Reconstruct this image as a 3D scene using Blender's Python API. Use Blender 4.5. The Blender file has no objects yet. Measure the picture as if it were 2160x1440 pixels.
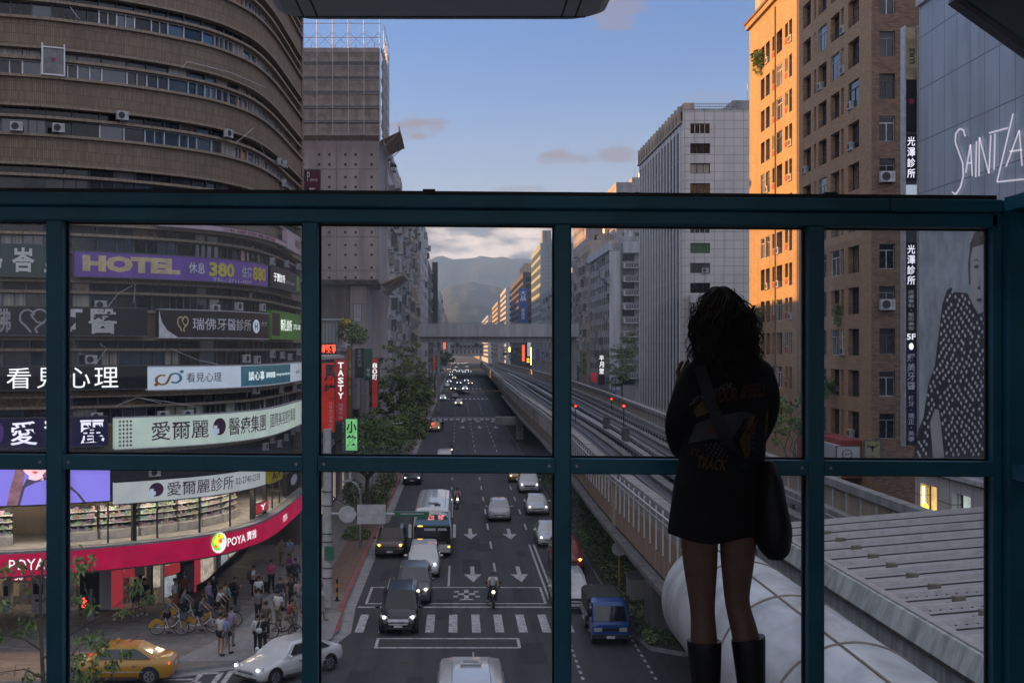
import bpy, math, random
from math import sin, cos, tan, pi, radians, sqrt, atan2
from mathutils import Vector, Matrix

S = bpy.context.scene
C = S.collection
RND = random.Random(7)
# ---------------------------------------------------------------- camera, sky, sun, exposure
CX, CY, F, H = 966.0, 736.0, 2600.0, 13.0      # street vanishing point, focal length in px, eye height
def X(px, Y): return (px - CX) * Y / F
def Z(py, Y): return H - (py - CY) * Y / F
def P(px, py, Y): return Vector((X(px, Y), Y, Z(py, Y)))
def GY(py): return F * H / (py - CY)           # distance of a ground point seen at that height

cam = bpy.data.objects.new('camera', bpy.data.cameras.new('camera'))
C.objects.link(cam)
cam.location = (0, 0, H)
cam.rotation_euler = (radians(90), 0, 0)
cam.data.sensor_width = 36
cam.data.lens = F * 36 / 2160
cam.data.shift_x = (1080 - CX) / 2160
cam.data.shift_y = (CY - 720) / 2160
cam.data.clip_start = 0.05
cam.data.clip_end = 40000
S.camera = cam

SUN_AZ, SUN_EL = radians(-72), radians(7.0)    # from +Y (north) towards -X (west)
sun_dir = Vector((sin(SUN_AZ) * cos(SUN_EL), cos(SUN_AZ) * cos(SUN_EL), sin(SUN_EL)))
w = bpy.data.worlds.new("World"); S.world = w; w.use_nodes = True
nt = w.node_tree; N = nt.nodes; L = nt.links
for n in list(N): N.remove(n)
def node(nt, typ, **kw):
    n = nt.nodes.new(typ)
    for k, v in kw.items():
        if k in ('x',): continue
        setattr(n, k, v)
    return n
out = node(nt, 'ShaderNodeOutputWorld'); bg = node(nt, 'ShaderNodeBackground')
sky = node(nt, 'ShaderNodeTexSky', sky_type='NISHITA', sun_disc=False)
sky.sun_elevation = SUN_EL; sky.sun_rotation = SUN_AZ % (2 * pi)
sky.altitude = 50; sky.air_density = 1.0; sky.dust_density = 1.0; sky.ozone_density = 2.5
bg.inputs[1].default_value = 0.145
def mth(nt, op, a, b=None, c=None, clamp=False):
    n = nt.nodes.new('ShaderNodeMath'); n.operation = op; n.use_clamp = clamp
    for i, q in enumerate((a, b, c)):
        if q is None: continue
        if isinstance(q, (int, float)): n.inputs[i].default_value = q
        else: nt.links.new(q, n.inputs[i])
    return n.outputs[0]
def smooth(nt, v, a, b):
    n = nt.nodes.new('ShaderNodeMapRange'); n.interpolation_type = 'SMOOTHSTEP'
    nt.links.new(v, n.inputs[0]); n.inputs[1].default_value = a; n.inputs[2].default_value = b
    return n.outputs[0]
def mixc(nt, f, a, b):
    n = nt.nodes.new('ShaderNodeMix'); n.data_type = 'RGBA'
    for s_, q in ((n.inputs[0], f), (n.inputs[6], a), (n.inputs[7], b)):
        if isinstance(q, (int, float)): s_.default_value = q
        elif isinstance(q, tuple): s_.default_value = q if len(q) == 4 else q + (1,)
        else: nt.links.new(q, s_)
    return n.outputs[2]
# clouds: a cloud bank over the far hills and a few wisps higher up, by view direction
tc = node(nt, 'ShaderNodeTexCoord'); sp = node(nt, 'ShaderNodeSeparateXYZ'); L.new(tc.outputs['Generated'], sp.inputs[0])
mp = node(nt, 'ShaderNodeMapping'); mp.inputs['Scale'].default_value = (1, 1, 3.2); L.new(tc.outputs['Generated'], mp.inputs[0])
n1 = node(nt, 'ShaderNodeTexNoise'); n1.inputs['Scale'].default_value = 11; n1.inputs['Detail'].default_value = 9; n1.inputs['Roughness'].default_value = 0.55; L.new(mp.outputs[0], n1.inputs[0])
n2 = node(nt, 'ShaderNodeTexNoise'); n2.inputs['Scale'].default_value = 24; n2.inputs['Detail'].default_value = 7; L.new(mp.outputs[0], n2.inputs[0])
z = sp.outputs[2]
bank = mth(nt, 'MULTIPLY', smooth(nt, mth(nt, 'ADD', z, mth(nt, 'MULTIPLY', n1.outputs[0], -0.12)), 0.062, 0.036), 1.0)
bank = mth(nt, 'MULTIPLY', bank, smooth(nt, sp.outputs[1], 0.2, 0.7))
def wisp(px, py, rx, ry, gain):
    d = Vector(((px - CX) / F, 1, -(py - CY) / F)).normalized()
    ax = mth(nt, 'DIVIDE', mth(nt, 'SUBTRACT', sp.outputs[0], d.x), rx / F)
    az = mth(nt, 'DIVIDE', mth(nt, 'SUBTRACT', z, d.z), ry / F)
    rr = mth(nt, 'ADD', mth(nt, 'MULTIPLY', ax, ax), mth(nt, 'MULTIPLY', az, az))
    e = mth(nt, 'MULTIPLY', mth(nt, 'SUBTRACT', n2.outputs[0], 0.5), 5.0)
    v = mth(nt, 'ADD', mth(nt, 'SUBTRACT', 1.0, rr), e)
    v = mth(nt, 'MULTIPLY', smooth(nt, v, -.4, .7), gain)
    return mth(nt, 'MULTIPLY', v, smooth(nt, sp.outputs[1], 0.3, 0.6))
ws = None
for a in ((855, 268, 90, 26, 1.0), (1215, 333, 75, 20, 0.85), (1290, 330, 50, 26, 0.8), (1290, 30, 60, 34, 0.6), (1090, 404, 60, 14, 0.4), (1500, 215, 70, 20, 0.2)):
    q = wisp(*a); ws = q if ws is None else mth(nt, 'MAXIMUM', ws, q)
n3 = node(nt, 'ShaderNodeTexNoise'); n3.inputs['Scale'].default_value = 26; n3.inputs['Detail'].default_value = 8; L.new(mp.outputs[0], n3.inputs[0])
cshade = smooth(nt, n3.outputs[0], 0.36, 0.64)
ccol = mixc(nt, cshade, (.85, .76, .86), (4.4, 3.4, 2.8))
wcol = (.95, .8, .95)
tn = nt.nodes.new('ShaderNodeMix'); tn.data_type = 'RGBA'; tn.blend_type = 'MULTIPLY'; tn.inputs[0].default_value = 1; L.new(sky.outputs[0], tn.inputs[6]); tn.inputs[7].default_value = (.47, .55, .82, 1); skyc = tn.outputs[2]
# soft pale haze low over the horizon
low = mth(nt, 'MULTIPLY', smooth(nt, z, 0.25, 0.03), 0.85)
c1 = mixc(nt, low, skyc, (1.72, 1.72, 1.86))
# unseen bright cloud cover added overhead and to the south, lifting ambient light
over = mth(nt, 'MAXIMUM', smooth(nt, z, .42, .75), mth(nt, 'MULTIPLY', smooth(nt, sp.outputs[1], -.05, -.5), smooth(nt, z, -.02, .1)))
c1 = mixc(nt, mth(nt, 'MULTIPLY', over, mth(nt, 'ADD', .72, mth(nt, 'MULTIPLY', n1.outputs[0], .4))), c1, (2.3, 2.32, 2.6))
c1 = mixc(nt, ws, c1, wcol)
c1 = mixc(nt, bank, c1, ccol)
L.new(c1, bg.inputs[0]); L.new(bg.outputs[0], out.inputs[0])

sl = bpy.data.lights.new('sun', 'SUN'); sun = bpy.data.objects.new('sun', sl); C.objects.link(sun)
sl.energy = 5.0; sl.angle = radians(0.5); sl.color = (1.0, 0.5, 0.12)
sun.rotation_euler = sun_dir.to_track_quat('Z', 'Y').to_euler(); sun.location = (0, 0, 120)

vs = S.view_settings; vs.view_transform = 'Standard'; vs.look = 'None'; vs.gamma = 1; vs.exposure = 1.28; vs.use_curve_mapping = False
S.render.engine = 'CYCLES'
cy = S.cycles; cy.max_bounces = 6; cy.diffuse_bounces = 3; cy.glossy_bounces = 3; cy.transmission_bounces = 4; cy.transparent_max_bounces = 24; cy.volume_bounces = 1
cy.use_denoising = True; cy.sample_clamp_indirect = 4; cy.caustics_reflective = False; cy.caustics_refractive = False

# ---------------------------------------------------------------- materials
MATS = {}
def mat(key, col=(.5, .5, .5), rough=.6, metal=0.0, var=.18, scale=3.0, emit=None, es=1.0, spec=.5, bump=0.0, kind=None, col2=None, par=None, dirt=0.0):
    """procedural principled material: mottled colour, optional brick / tile / streak pattern"""
    if key in MATS: return MATS[key]
    m = bpy.data.materials.new(key); MATS[key] = m; m.use_nodes = True
    t = m.node_tree; b = t.nodes['Principled BSDF']
    b.inputs['Roughness'].default_value = rough; b.inputs['Metallic'].default_value = metal
    b.inputs['Specular IOR Level'].default_value = spec
    c = tuple(col) + (1,)
    tcn = t.nodes.new('ShaderNodeTexCoord'); vec = tcn.outputs['Object']
    src = None
    if kind in ('brick', 'tile', 'plank'):
        se = t.nodes.new('ShaderNodeSeparateXYZ'); t.links.new(vec, se.inputs[0])
        cb = t.nodes.new('ShaderNodeCombineXYZ')
        t.links.new(mth(t, 'ADD', se.outputs[0], se.outputs[1]) if kind != 'plank' else se.outputs[0], cb.inputs[0])
        t.links.new(se.outputs[2] if kind != 'plank' else se.outputs[1], cb.inputs[1])
        bt = t.nodes.new('ShaderNodeTexBrick'); t.links.new(cb.outputs[0], bt.inputs[0])
        bw, bh, mo = par
        bt.offset = 0.5 if kind == 'brick' else 0.0
        bt.inputs['Scale'].default_value = 1; bt.inputs['Brick Width'].default_value = bw; bt.inputs['Row Height'].default_value = bh
        bt.inputs['Mortar Size'].default_value = mo; bt.inputs['Mortar Smooth'].default_value = .1
        k = var
        bt.inputs['Color1'].default_value = tuple(x * (1 - k) for x in col) + (1,)
        bt.inputs['Color2'].default_value = tuple(min(1, x * (1 + k)) for x in col) + (1,)
        bt.inputs['Mortar'].default_value = tuple(col2 or [x * .6 for x in col]) + (1,)
        src = bt.outputs[0]
    nz = t.nodes.new('ShaderNodeTexNoise'); nz.inputs['Scale'].default_value = scale; nz.inputs['Detail'].default_value = 6; nz.inputs['Roughness'].default_value = .62
    if kind == 'streak':
        mpn = t.nodes.new('ShaderNodeMapping'); mpn.inputs['Scale'].default_value = par or (1, 1, .12)
        t.links.new(vec, mpn.inputs[0]); t.links.new(mpn.outputs[0], nz.inputs[0])
    else: t.links.new(vec, nz.inputs[0])
    f = smooth(t, nz.outputs[0], .3, .7)
    if src is None:
        lo = tuple(x * (1 - var) for x in col); hi = tuple(min(1, x * (1 + var)) for x in col)
        if col2 and kind != 'brick': lo = tuple(col2)
        src = mixc(t, f, lo, hi)
    else:
        src = mixc(t, mth(t, 'MULTIPLY', f, .35), src, tuple(x * .72 for x in col))
    if dirt:
        n4 = t.nodes.new('ShaderNodeTexNoise'); n4.inputs['Scale'].default_value = .6; n4.inputs['Detail'].default_value = 8
        mpd = t.nodes.new('ShaderNodeMapping'); mpd.inputs['Scale'].default_value = (1.6, 1.6, .22)
        t.links.new(vec, mpd.inputs[0]); t.links.new(mpd.outputs[0], n4.inputs[0])
        src = mixc(t, mth(t, 'MULTIPLY', smooth(t, n4.outputs[0], .45, .75), dirt), src, tuple(x * .45 for x in col))
    t.links.new(src, b.inputs['Base Color'])
    if bump:
        bn = t.nodes.new('ShaderNodeBump'); bn.inputs['Strength'].default_value = bump; bn.inputs['Distance'].default_value = .02
        t.links.new(nz.outputs[0], bn.inputs['Height']); t.links.new(bn.outputs[0], b.inputs['Normal'])
    if emit:
        if var and not isinstance(emit, bool):
            t.links.new(mixc(t, f, tuple(x * (1 - var) for x in emit), tuple(x * (1 + var) for x in emit)), b.inputs['Emission Color'])
        else: b.inputs['Emission Color'].default_value = tuple(emit) + (1,)
        b.inputs['Emission Strength'].default_value = es
    return m
def glassmat(key, tint=(1, 1, 1), refl=1.0, dirt=.04, dcol=(.6, .62, .66), rough=0.0, edge=0):
    """thin pane: mostly clear, fresnel reflection, a film of dust"""
    if key in MATS: return MATS[key]
    m = bpy.data.materials.new(key); MATS[key] = m; m.use_nodes = True
    t = m.node_tree; t.nodes.remove(t.nodes['Principled BSDF']); o = t.nodes['Material Output']
    tr = t.nodes.new('ShaderNodeBsdfTransparent'); tr.inputs[0].default_value = tuple(tint) + (1,)
    gl = t.nodes.new('ShaderNodeBsdfGlossy'); gl.inputs['Roughness'].default_value = rough
    fr = t.nodes.new('ShaderNodeFresnel'); fr.inputs[0].default_value = 1.45
    mx = t.nodes.new('ShaderNodeMixShader'); t.links.new(mth(t, 'MULTIPLY', fr.outputs[0], refl), mx.inputs[0])
    t.links.new(tr.outputs[0], mx.inputs[1]); t.links.new(gl.outputs[0], mx.inputs[2])
    df = t.nodes.new('ShaderNodeBsdfTranslucent'); df.inputs[0].default_value = tuple(dcol) + (1,)
    d2 = t.nodes.new('ShaderNodeBsdfDiffuse'); d2.inputs[0].default_value = tuple(dcol) + (1,)
    dd = t.nodes.new('ShaderNodeMixShader'); t.links.new(df.outputs[0], dd.inputs[1]); t.links.new(d2.outputs[0], dd.inputs[2])
    tcn = t.nodes.new('ShaderNodeTexCoord'); nz = t.nodes.new('ShaderNodeTexNoise'); nz.inputs['Scale'].default_value = 2.2; nz.inputs['Detail'].default_value = 9
    nz.inputs['Roughness'].default_value = .65
    t.links.new(tcn.outputs['Object'], nz.inputs[0])
    m2 = t.nodes.new('ShaderNodeMixShader'); fac = mth(t, 'MULTIPLY', smooth(t, nz.outputs[0], .3, .75), dirt * 2)
    if edge:    # grime gathered along the seal of each pane
        sg = t.nodes.new('ShaderNodeSeparateXYZ'); t.links.new(tcn.outputs['Generated'], sg.inputs[0])
        mn = mth(t, 'MINIMUM', mth(t, 'MINIMUM', sg.outputs[0], mth(t, 'SUBTRACT', 1.0, sg.outputs[0])), mth(t, 'MINIMUM', mth(t, 'MULTIPLY', sg.outputs[2], .8), mth(t, 'MULTIPLY', mth(t, 'SUBTRACT', 1.0, sg.outputs[2]), 1.6)))
        eg = mth(t, 'MULTIPLY', smooth(t, mth(t, 'ADD', mn, mth(t, 'MULTIPLY', mth(t, 'SUBTRACT', nz.outputs[0], .5), .05)), .055, 0.0), edge); fac = mth(t, 'ADD', fac, eg)
    t.links.new(fac, m2.inputs[0])
    t.links.new(mx.outputs[0], m2.inputs[1]); t.links.new(dd.outputs[0], m2.inputs[2]); t.links.new(m2.outputs[0], o.inputs[0])
    return m
# colours used by name below
def defs():
    g = lambda *a, **k: mat(*a, **k)
    g('asphalt', (.047, .047, .055), .82, kind='streak', par=(1, .035, 1), scale=1.1, var=.3, dirt=.3, bump=.1); g('paint_white', (.55, .55, .57), .7, col2=(.24, .24, .26), scale=4); g('paint_red', (.3, .06, .05), .7, var=.3)
    g('paving', (.19, .18, .175), .8, kind='plank', par=(.6, .3, .012), var=.22); g('paving_light', (.27, .27, .28), .8, kind='plank', par=(.4, .4, .01), var=.12)
    g('paving_brick', (.17, .105, .08), .8, kind='plank', par=(.4, .2, .012), var=.25); g('kerb', (.27, .27, .28), .8, scale=2, var=.2)
    g('soil', (.035, .04, .022), .95, scale=3, var=.5); g('ground', (.1, .1, .1), .9, scale=.05)
    g('concrete', (.32, .31, .31), .85, kind='streak', scale=1.4, var=.22, dirt=.35); g('concrete_dark', (.17, .165, .17), .85, kind='streak', scale=1.2, var=.3, dirt=.4)
    g('concrete_tan', (.36, .3, .235), .85, kind='streak', scale=1.5, var=.2, dirt=.35); g('fascia_tan', (.32, .235, .17), .85, kind='streak', scale=2, var=.2, dirt=.3); g('panel_pale', (.47, .46, .41), .7, kind='streak', scale=2, var=.12, dirt=.35)
    g('brown_tile', (.235, .175, .122), .75, kind='tile', par=(.11, .42, .012), var=.22, col2=(.09, .07, .055), dirt=.35); g('brown_edge', (.27, .21, .155), .75, kind='streak', par=(9, 9, 1), scale=2, var=.35)
    g('black', (.012, .012, .014), .5); g('dark', (.035, .035, .04), .6); g('dark_grey', (.09, .09, .1), .6); g('grey', (.25, .25, .27), .6); g('light_grey', (.48, .48, .5), .6)
    g('white', (.72, .72, .74), .5, var=.06); g('steel', (.4, .41, .43), .35, .8); g('alu', (.55, .56, .58), .4, .5)
    g('glass_dark', (.012, .014, .017), .08, spec=.45, var=.4); g('glass_blue', (.03, .05, .08), .05, spec=1.0); g('glass_pale', (.14, .14, .145), .12, var=.35, scale=1.2); g('glass_curtain', (.34, .32, .29), .25, kind='streak', par=(4, 4, .05), scale=3, var=.35)
    g('glass_green', (.05, .12, .06), .1); g('glass_grey', (.04, .04, .045), .1, var=.5, scale=.7); g('glass_warm', (.16, .1, .06), .1, var=.5)
    g('orange_brick', (.44, .28, .155), .85, kind='brick', par=(.24, .09, .012), var=.26, col2=(.28, .19, .13), scale=.5, dirt=.3); g('red_brick', (.21, .125, .085), .85, kind='brick', par=(.4, .13, .02), var=.38, col2=(.13, .09, .07), scale=.5)
    g('white_tile', (.62, .6, .6), .6, kind='tile', par=(1.32, 1.15, .035), var=.04, col2=(.2, .19, .2), scale=.4, dirt=.3); g('grey_render', (.3, .3, .32), .85, kind='streak', scale=.8, var=.22, dirt=.5); g('pale_render', (.46, .46, .49), .85, kind='streak', scale=.6, var=.15, dirt=.4)
    g('stone_panel', (.43, .49, .57), .5, kind='tile', par=(1.5, 2.6, .03), var=.05, col2=(.14, .16, .19), scale=.5, dirt=.5)
    g('dark_render', (.1, .09, .09), .85, kind='streak', scale=.8, var=.3, dirt=.5); g('tan_render', (.4, .33, .27), .85, kind='streak', scale=.8, var=.2, dirt=.4); g('pink_render', (.33, .3, .33), .85, kind='streak', scale=.8, var=.2, dirt=.4); g('teal_render', (.3, .36, .37), .7, kind='tile', par=(1.2, 1.5, .05), var=.06)
    g('net', (.27, .25, .24), .9, kind='streak', par=(1, 1, .5), scale=1.3, var=.25, dirt=.3); g('board', (.3, .285, .3), .8, kind='streak', scale=.5, var=.2, dirt=.35)
    g('frame_teal', (.02, .175, .25), .42, var=.22, scale=2.5, dirt=.45, bump=.06); g('ceiling', (.3, .3, .3), .8); g('duct', (.8, .81, .79), .45, var=.06); g('brace_paint', (.3, .38, .4), .5); g('floor_dark', (.27, .26, .26), .6); g('wall_dark', (.02, .021, .023), .8)
    g('tube_white', (.5, .52, .55), .5, kind='streak', par=(1, .3, 1), scale=1.3, var=.2, dirt=.6); g('seam_brown', (.2, .17, .14), .8); g('roof_metal', (.37, .355, .37), .5, kind='streak', par=(.3, 1.5, 1), scale=1.2, var=.14); g('roof_rib', (.42, .4, .41), .5, var=.15)
    g('gutter', (.42, .44, .43), .6, kind='streak', par=(2, 2, .12), scale=1.5, var=.3, dirt=.4); g('stain', (.05, .045, .04), .8, var=.5)
    g('foliage', (.15, .215, .075), .7, var=.5, scale=.5, col2=(.075, .115, .045)); g('foliage_light', (.2, .27, .09), .65, var=.4, scale=.8, col2=(.05, .08, .02)); g('foliage_dark', (.055, .085, .032), .7, var=.5, scale=.5); g('bark', (.1, .085, .07), .9, kind='streak', scale=4, var=.3)
    g('hill_near', (.022, .034, .018), .9, scale=.02, var=.4); g('hill_far', (.022, .034, .024), .9, scale=.006, var=.4)
    g('tyre', (.015, .015, .016), .8); g('rim', (.4, .4, .42), .3, .8); g('car_glass', (.012, .014, .018), .05, spec=.9); g('chrome', (.55, .55, .57), .2, .9)
    for k, c in dict(white=(.62, .63, .66), silver=(.36, .37, .4), black=(.012, .012, .015), brown=(.05, .035, .028), yellow=(.55, .27, .015), blue=(.02, .075, .3), red=(.25, .03, .03), grey=(.1, .1, .115), pale=(.66, .67, .7), green=(.04, .16, .09)).items():
        q_ = mat('car_' + k, c, .3, var=.05, spec=.5); q_.node_tree.nodes['Principled BSDF'].inputs['Coat Weight'].default_value = .8 if sum(c) > .5 else .25; q_.node_tree.nodes['Principled BSDF'].inputs['Coat Roughness'].default_value = .04
    g('lamp_warm', (.9, .8, .6), .3, emit=(1, .82, .52), es=2.0, var=0); g('lamp_white', (.9, .9, .95), .3, emit=(.85, .92, 1), es=2.0, var=0); g('lamp_amber', (.9, .4, .05), .3, emit=(1, .42, .05), es=2.6, var=0); g('lamp_red', (.6, .02, .02), .3, emit=(1, .04, .03), es=2.2, var=0); g('lamp_off', (.5, .5, .52), .15); g('lamp_green', (.05, .5, .2), .3, emit=(.1, 1, .35), es=3, var=0)
    g('plate', (.65, .65, .65), .5); g('skin', (.36, .22, .15), .6, var=.08); g('hair', (.014, .011, .01), .5, var=.4, scale=30); g('skin_dark', (.2, .115, .075), .6, var=.08)
    for k, c in dict(white=(.62, .62, .64), black=(.014, .014, .017), lilac=(.32, .26, .42), teal=(.12, .32, .38), tan=(.27, .22, .15), blue=(.24, .3, .55), pink=(.5, .08, .17), grey=(.16, .16, .17), red=(.26, .06, .045), navy=(.03, .035, .06), khaki=(.24, .2, .14), rose=(.45, .3, .31), denim=(.09, .12, .2), purple=(.2, .09, .22), olive=(.1, .085, .06)).items():
        g('cloth_' + k, c, .85, var=.15, scale=6)
defs()
def emis(key, col, es=1.0, var=.05, scale=.6):
    return mat(key, tuple(min(.8, c * .6) for c in col), .4, emit=col, es=es, var=var, scale=scale)

# ---------------------------------------------------------------- mesh builder
ROT = {}
class MB:
    def __init__(s): s.v = []; s.f = []; s.m = []; s.sm = []
    def add(s, vs, fs, m, sm=False):
        n = len(s.v); s.v += [tuple(q) for q in vs]
        for f in fs: s.f.append(tuple(i + n for i in f)); s.m.append(m); s.sm.append(sm)
    def quad(s, a, b, c, d, m): s.add((a, b, c, d), ((0, 1, 2, 3),), m)
    def box(s, x0, x1, y0, y1, z0, z1, m):
        s.add([(x, y, z) for z in (z0, z1) for y in (y0, y1) for x in (x0, x1)],
              ((0, 2, 3, 1), (4, 5, 7, 6), (0, 1, 5, 4), (2, 6, 7, 3), (0, 4, 6, 2), (1, 3, 7, 5)), m)
    def obox(s, c, d, m, rz=0, M=None):
        n = len(s.v); s.box(-d[0] / 2, d[0] / 2, -d[1] / 2, d[1] / 2, -d[2] / 2, d[2] / 2, m)
        T = Matrix.Translation(c) @ (M if M is not None else Matrix.Rotation(rz, 4, 'Z'))
        for i in range(n, len(s.v)): s.v[i] = tuple(T @ Vector(s.v[i]))
    def prism(s, poly, z0, z1, m, msides=None):
        n = len(poly); s.add([(x, y, z0) for x, y in poly] + [(x, y, z1) for x, y in poly], [tuple(range(n - 1, -1, -1)), tuple(range(n, 2 * n))], m)
        k = len(s.v) - 2 * n
        for i in range(n):
            j = (i + 1) % n; s.f.append((k + i, k + j, k + n + j, k + n + i)); s.m.append(msides or m); s.sm.append(False)
    def extr(s, poly, vec, m):
        n = len(poly); vec = Vector(vec); q = [Vector(p) for p in poly]
        s.add(q + [p + vec for p in q], [tuple(range(n - 1, -1, -1)), tuple(range(n, 2 * n))] + [(i, (i + 1) % n, n + (i + 1) % n, n + i) for i in range(n)], m)
    def tube(s, pts, r, m, n=6, cap=True):
        pts = [Vector(p) for p in pts]; k = len(pts); rs = r if isinstance(r, (list, tuple)) else [r] * k
        vs = []; prev = None
        for i, p in enumerate(pts):
            t = (pts[min(i + 1, k - 1)] - pts[max(i - 1, 0)])
            t = t.normalized() if t.length > 1e-9 else Vector((0, 0, 1))
            a = prev if prev is not None else (Vector((1, 0, 0)) if abs(t.x) < .8 else Vector((0, 1, 0)))
            a = (a - t * a.dot(t)).normalized(); b = t.cross(a); prev = a
            for j in range(n):
                an = 2 * pi * j / n; vs.append(p + (a * cos(an) + b * sin(an)) * rs[i])
        fs = [(i * n + j, i * n + (j + 1) % n, (i + 1) * n + (j + 1) % n, (i + 1) * n + j) for i in range(k - 1) for j in range(n)]
        s.add(vs, fs, m, True)
        if cap: s.add(vs[:n], (tuple(range(n - 1, -1, -1)),), m); s.add(vs[-n:], (tuple(range(n)),), m)
    def rings(s, rings, m, sm=True, cap=True, closed=True):
        n = len(rings[0]); vs = [p for r in rings for p in r]
        fs = [(i * n + j, i * n + (j + 1) % n, (i + 1) * n + (j + 1) % n, (i + 1) * n + j) for i in range(len(rings) - 1) for j in range(n if closed else n - 1)]
        if callable(m):
            b = len(s.v); s.v += [tuple(p) for p in vs]
            for q, f in enumerate(fs): s.f.append(tuple(i + b for i in f)); s.m.append(m(q // n, q % n)); s.sm.append(sm)
        else: s.add(vs, fs, m, sm)
        mm = m if not callable(m) else m(0, 0)
        if cap: s.add(rings[0], (tuple(range(n - 1, -1, -1)),), mm); s.add(rings[-1], (tuple(range(n)),), mm)
    def ell(s, c, r, m, n=10, k=7, M=None):
        rg = []
        for i in range(k + 1):
            th = pi * (i + .02) / (k + .04); row = []
            for j in range(n):
                p = Vector((r[0] * sin(th) * cos(2 * pi * j / n), r[1] * sin(th) * sin(2 * pi * j / n), -r[2] * cos(th)))
                if M is not None: p = M @ p
                row.append(p + Vector(c))
            rg.append(row)
        s.rings(rg, m)
    def disc(s, c, r, nrm, m, n=16):
        nrm = Vector(nrm).normalized(); a = nrm.orthogonal().normalized(); b = nrm.cross(a)
        s.add([Vector(c) + (a * cos(2 * pi * i / n) + b * sin(2 * pi * i / n)) * r for i in range(n)], (tuple(range(n)),), m)
    def build(s, name, parent=None, world=True, bevel=0, sub=0):
        me = bpy.data.meshes.new(name); off = parent_loc(parent) if (world and parent is not None) else None
        vs = s.v if off is None else [(a - off[0], b - off[1], c - off[2]) for a, b, c in s.v]
        me.from_pydata(vs, [], s.f)
        keys = []; ix = {}
        for q in s.m:
            if q not in ix: ix[q] = len(keys); keys.append(q)
        for q in keys: me.materials.append(MATS[q])
        me.polygons.foreach_set('material_index', [ix[q] for q in s.m]); me.polygons.foreach_set('use_smooth', s.sm)
        me.update()
        o = bpy.data.objects.new(name, me); C.objects.link(o)
        if parent is not None: o.parent = parent
        if bevel:
            md = o.modifiers.new('bevel', 'BEVEL'); md.width = bevel; md.segments = 2; md.limit_method = 'ANGLE'; md.angle_limit = radians(40)
        if sub:
            md = o.modifiers.new('sub', 'SUBSURF'); md.levels = sub; md.render_levels = sub
        return o
def parent_loc(p):
    v = Vector((0, 0, 0))
    while p is not None: v += p.location; p = p.parent
    return v
def thing(name, label, cat, loc=(0, 0, 0), rz=0, group=None):
    o = bpy.data.objects.new(name, None); C.objects.link(o); o.location = loc; o.rotation_euler = (0, 0, rz); o.empty_display_size = .3
    o['label'] = label; o['category'] = cat
    if group: o['group'] = group
    return o
def tag(o, label, cat, group=None):
    o['label'] = label; o['category'] = cat
    if group: o['group'] = group
    return o
def struct(o): o['kind'] = 'structure'; return o
def parts(name, parent, fns, world=True):
    """one part object for each piece"""
    for f in fns: part(name, parent, f, world)
def part(name, parent, fn, world=True, **k):
    m = MB(); fn(m); return m.build(name, parent, world, **k)
def dup(root, loc, rz=0, label=None, group=None, swap=None, sc=None):
    """copy of a thing with its parts and sub-parts; swap = {material: other} per copy"""
    def cp(o, par):
        c = o.copy(); C.objects.link(c); c.parent = par
        if swap and c.type == 'MESH':
            for sl_ in c.material_slots:
                if sl_.material and sl_.material.name in swap: mt = MATS[swap[sl_.material.name]]; sl_.link = 'OBJECT'; sl_.material = mt
        for ch in KIDS.get(o.name, ()): cp(ch, c)
        return c
    if root.name not in KIDS:
        for q in [root] + list(root.children_recursive): KIDS[q.name] = list(q.children)
    r = cp(root, None); r.location = loc; r.rotation_euler = (0, 0, rz)
    if sc: r.scale = (sc, sc, sc)
    if label: r['label'] = label
    if group: r['group'] = group
    return r
KIDS = {}
# ---------------------------------------------------------------- lettering
_T = {}
def glyphs(txt, bold=0.0):
    k = (txt, bold)
    if k not in _T:
        cu = bpy.data.curves.new('t', 'FONT'); cu.body = txt; cu.offset = bold; cu.resolution_u = 2
        o = bpy.data.objects.new('t', cu); C.objects.link(o)
        dg = bpy.context.evaluated_depsgraph_get(); e = o.evaluated_get(dg); me = e.to_mesh()
        vs = [(v.co.x, v.co.y) for v in me.vertices]; fs = [tuple(p.vertices) for p in me.polygons]
        e.to_mesh_clear(); bpy.data.objects.remove(o); bpy.data.curves.remove(cu)
        x0 = min(v[0] for v in vs); x1 = max(v[0] for v in vs); y0 = min(v[1] for v in vs); y1 = max(v[1] for v in vs)
        _T[k] = ([((x - x0) / (x1 - x0), (y - y0) / (y1 - y0)) for x, y in vs], fs)
    return _T[k]
def text(mb, txt, fn, m, bold=0.0):
    """fn(u, v) with u, v in 0..1 gives the place of a point of the lettering"""
    vs, fs = glyphs(txt, bold); mb.add([fn(u, v) for u, v in vs], fs, m)
def rect_fn(a, ux, uy, n=None, lift=.012):
    a = Vector(a); ux = Vector(ux); uy = Vector(uy); nn = ux.cross(uy).normalized() * lift
    return lambda u, v: a + ux * u + uy * v + nn
def sub_fn(fn, u0, u1, v0, v1): return lambda u, v: fn(u0 + (u1 - u0) * u, v0 + (v1 - v0) * v)
def vtext(mb, txt, fn, m, u0=.15, u1=.85, v0=.03, v1=.97, bold=.01, fill=.86):
    """characters stacked downwards"""
    n = len(txt); h = (v1 - v0) / n
    for i, c in enumerate(txt):
        if c == ' ': continue
        t = v1 - h * i
        if c in '·|':
            text(mb, '•' if c == '·' else '|', sub_fn(fn, .45, .55, t - h * .6, t - h * .4), m); continue
        text(mb, c, sub_fn(fn, u0, u1, t - h * (.5 + fill / 2), t - h * (.5 - fill / 2)), m, bold)
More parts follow.
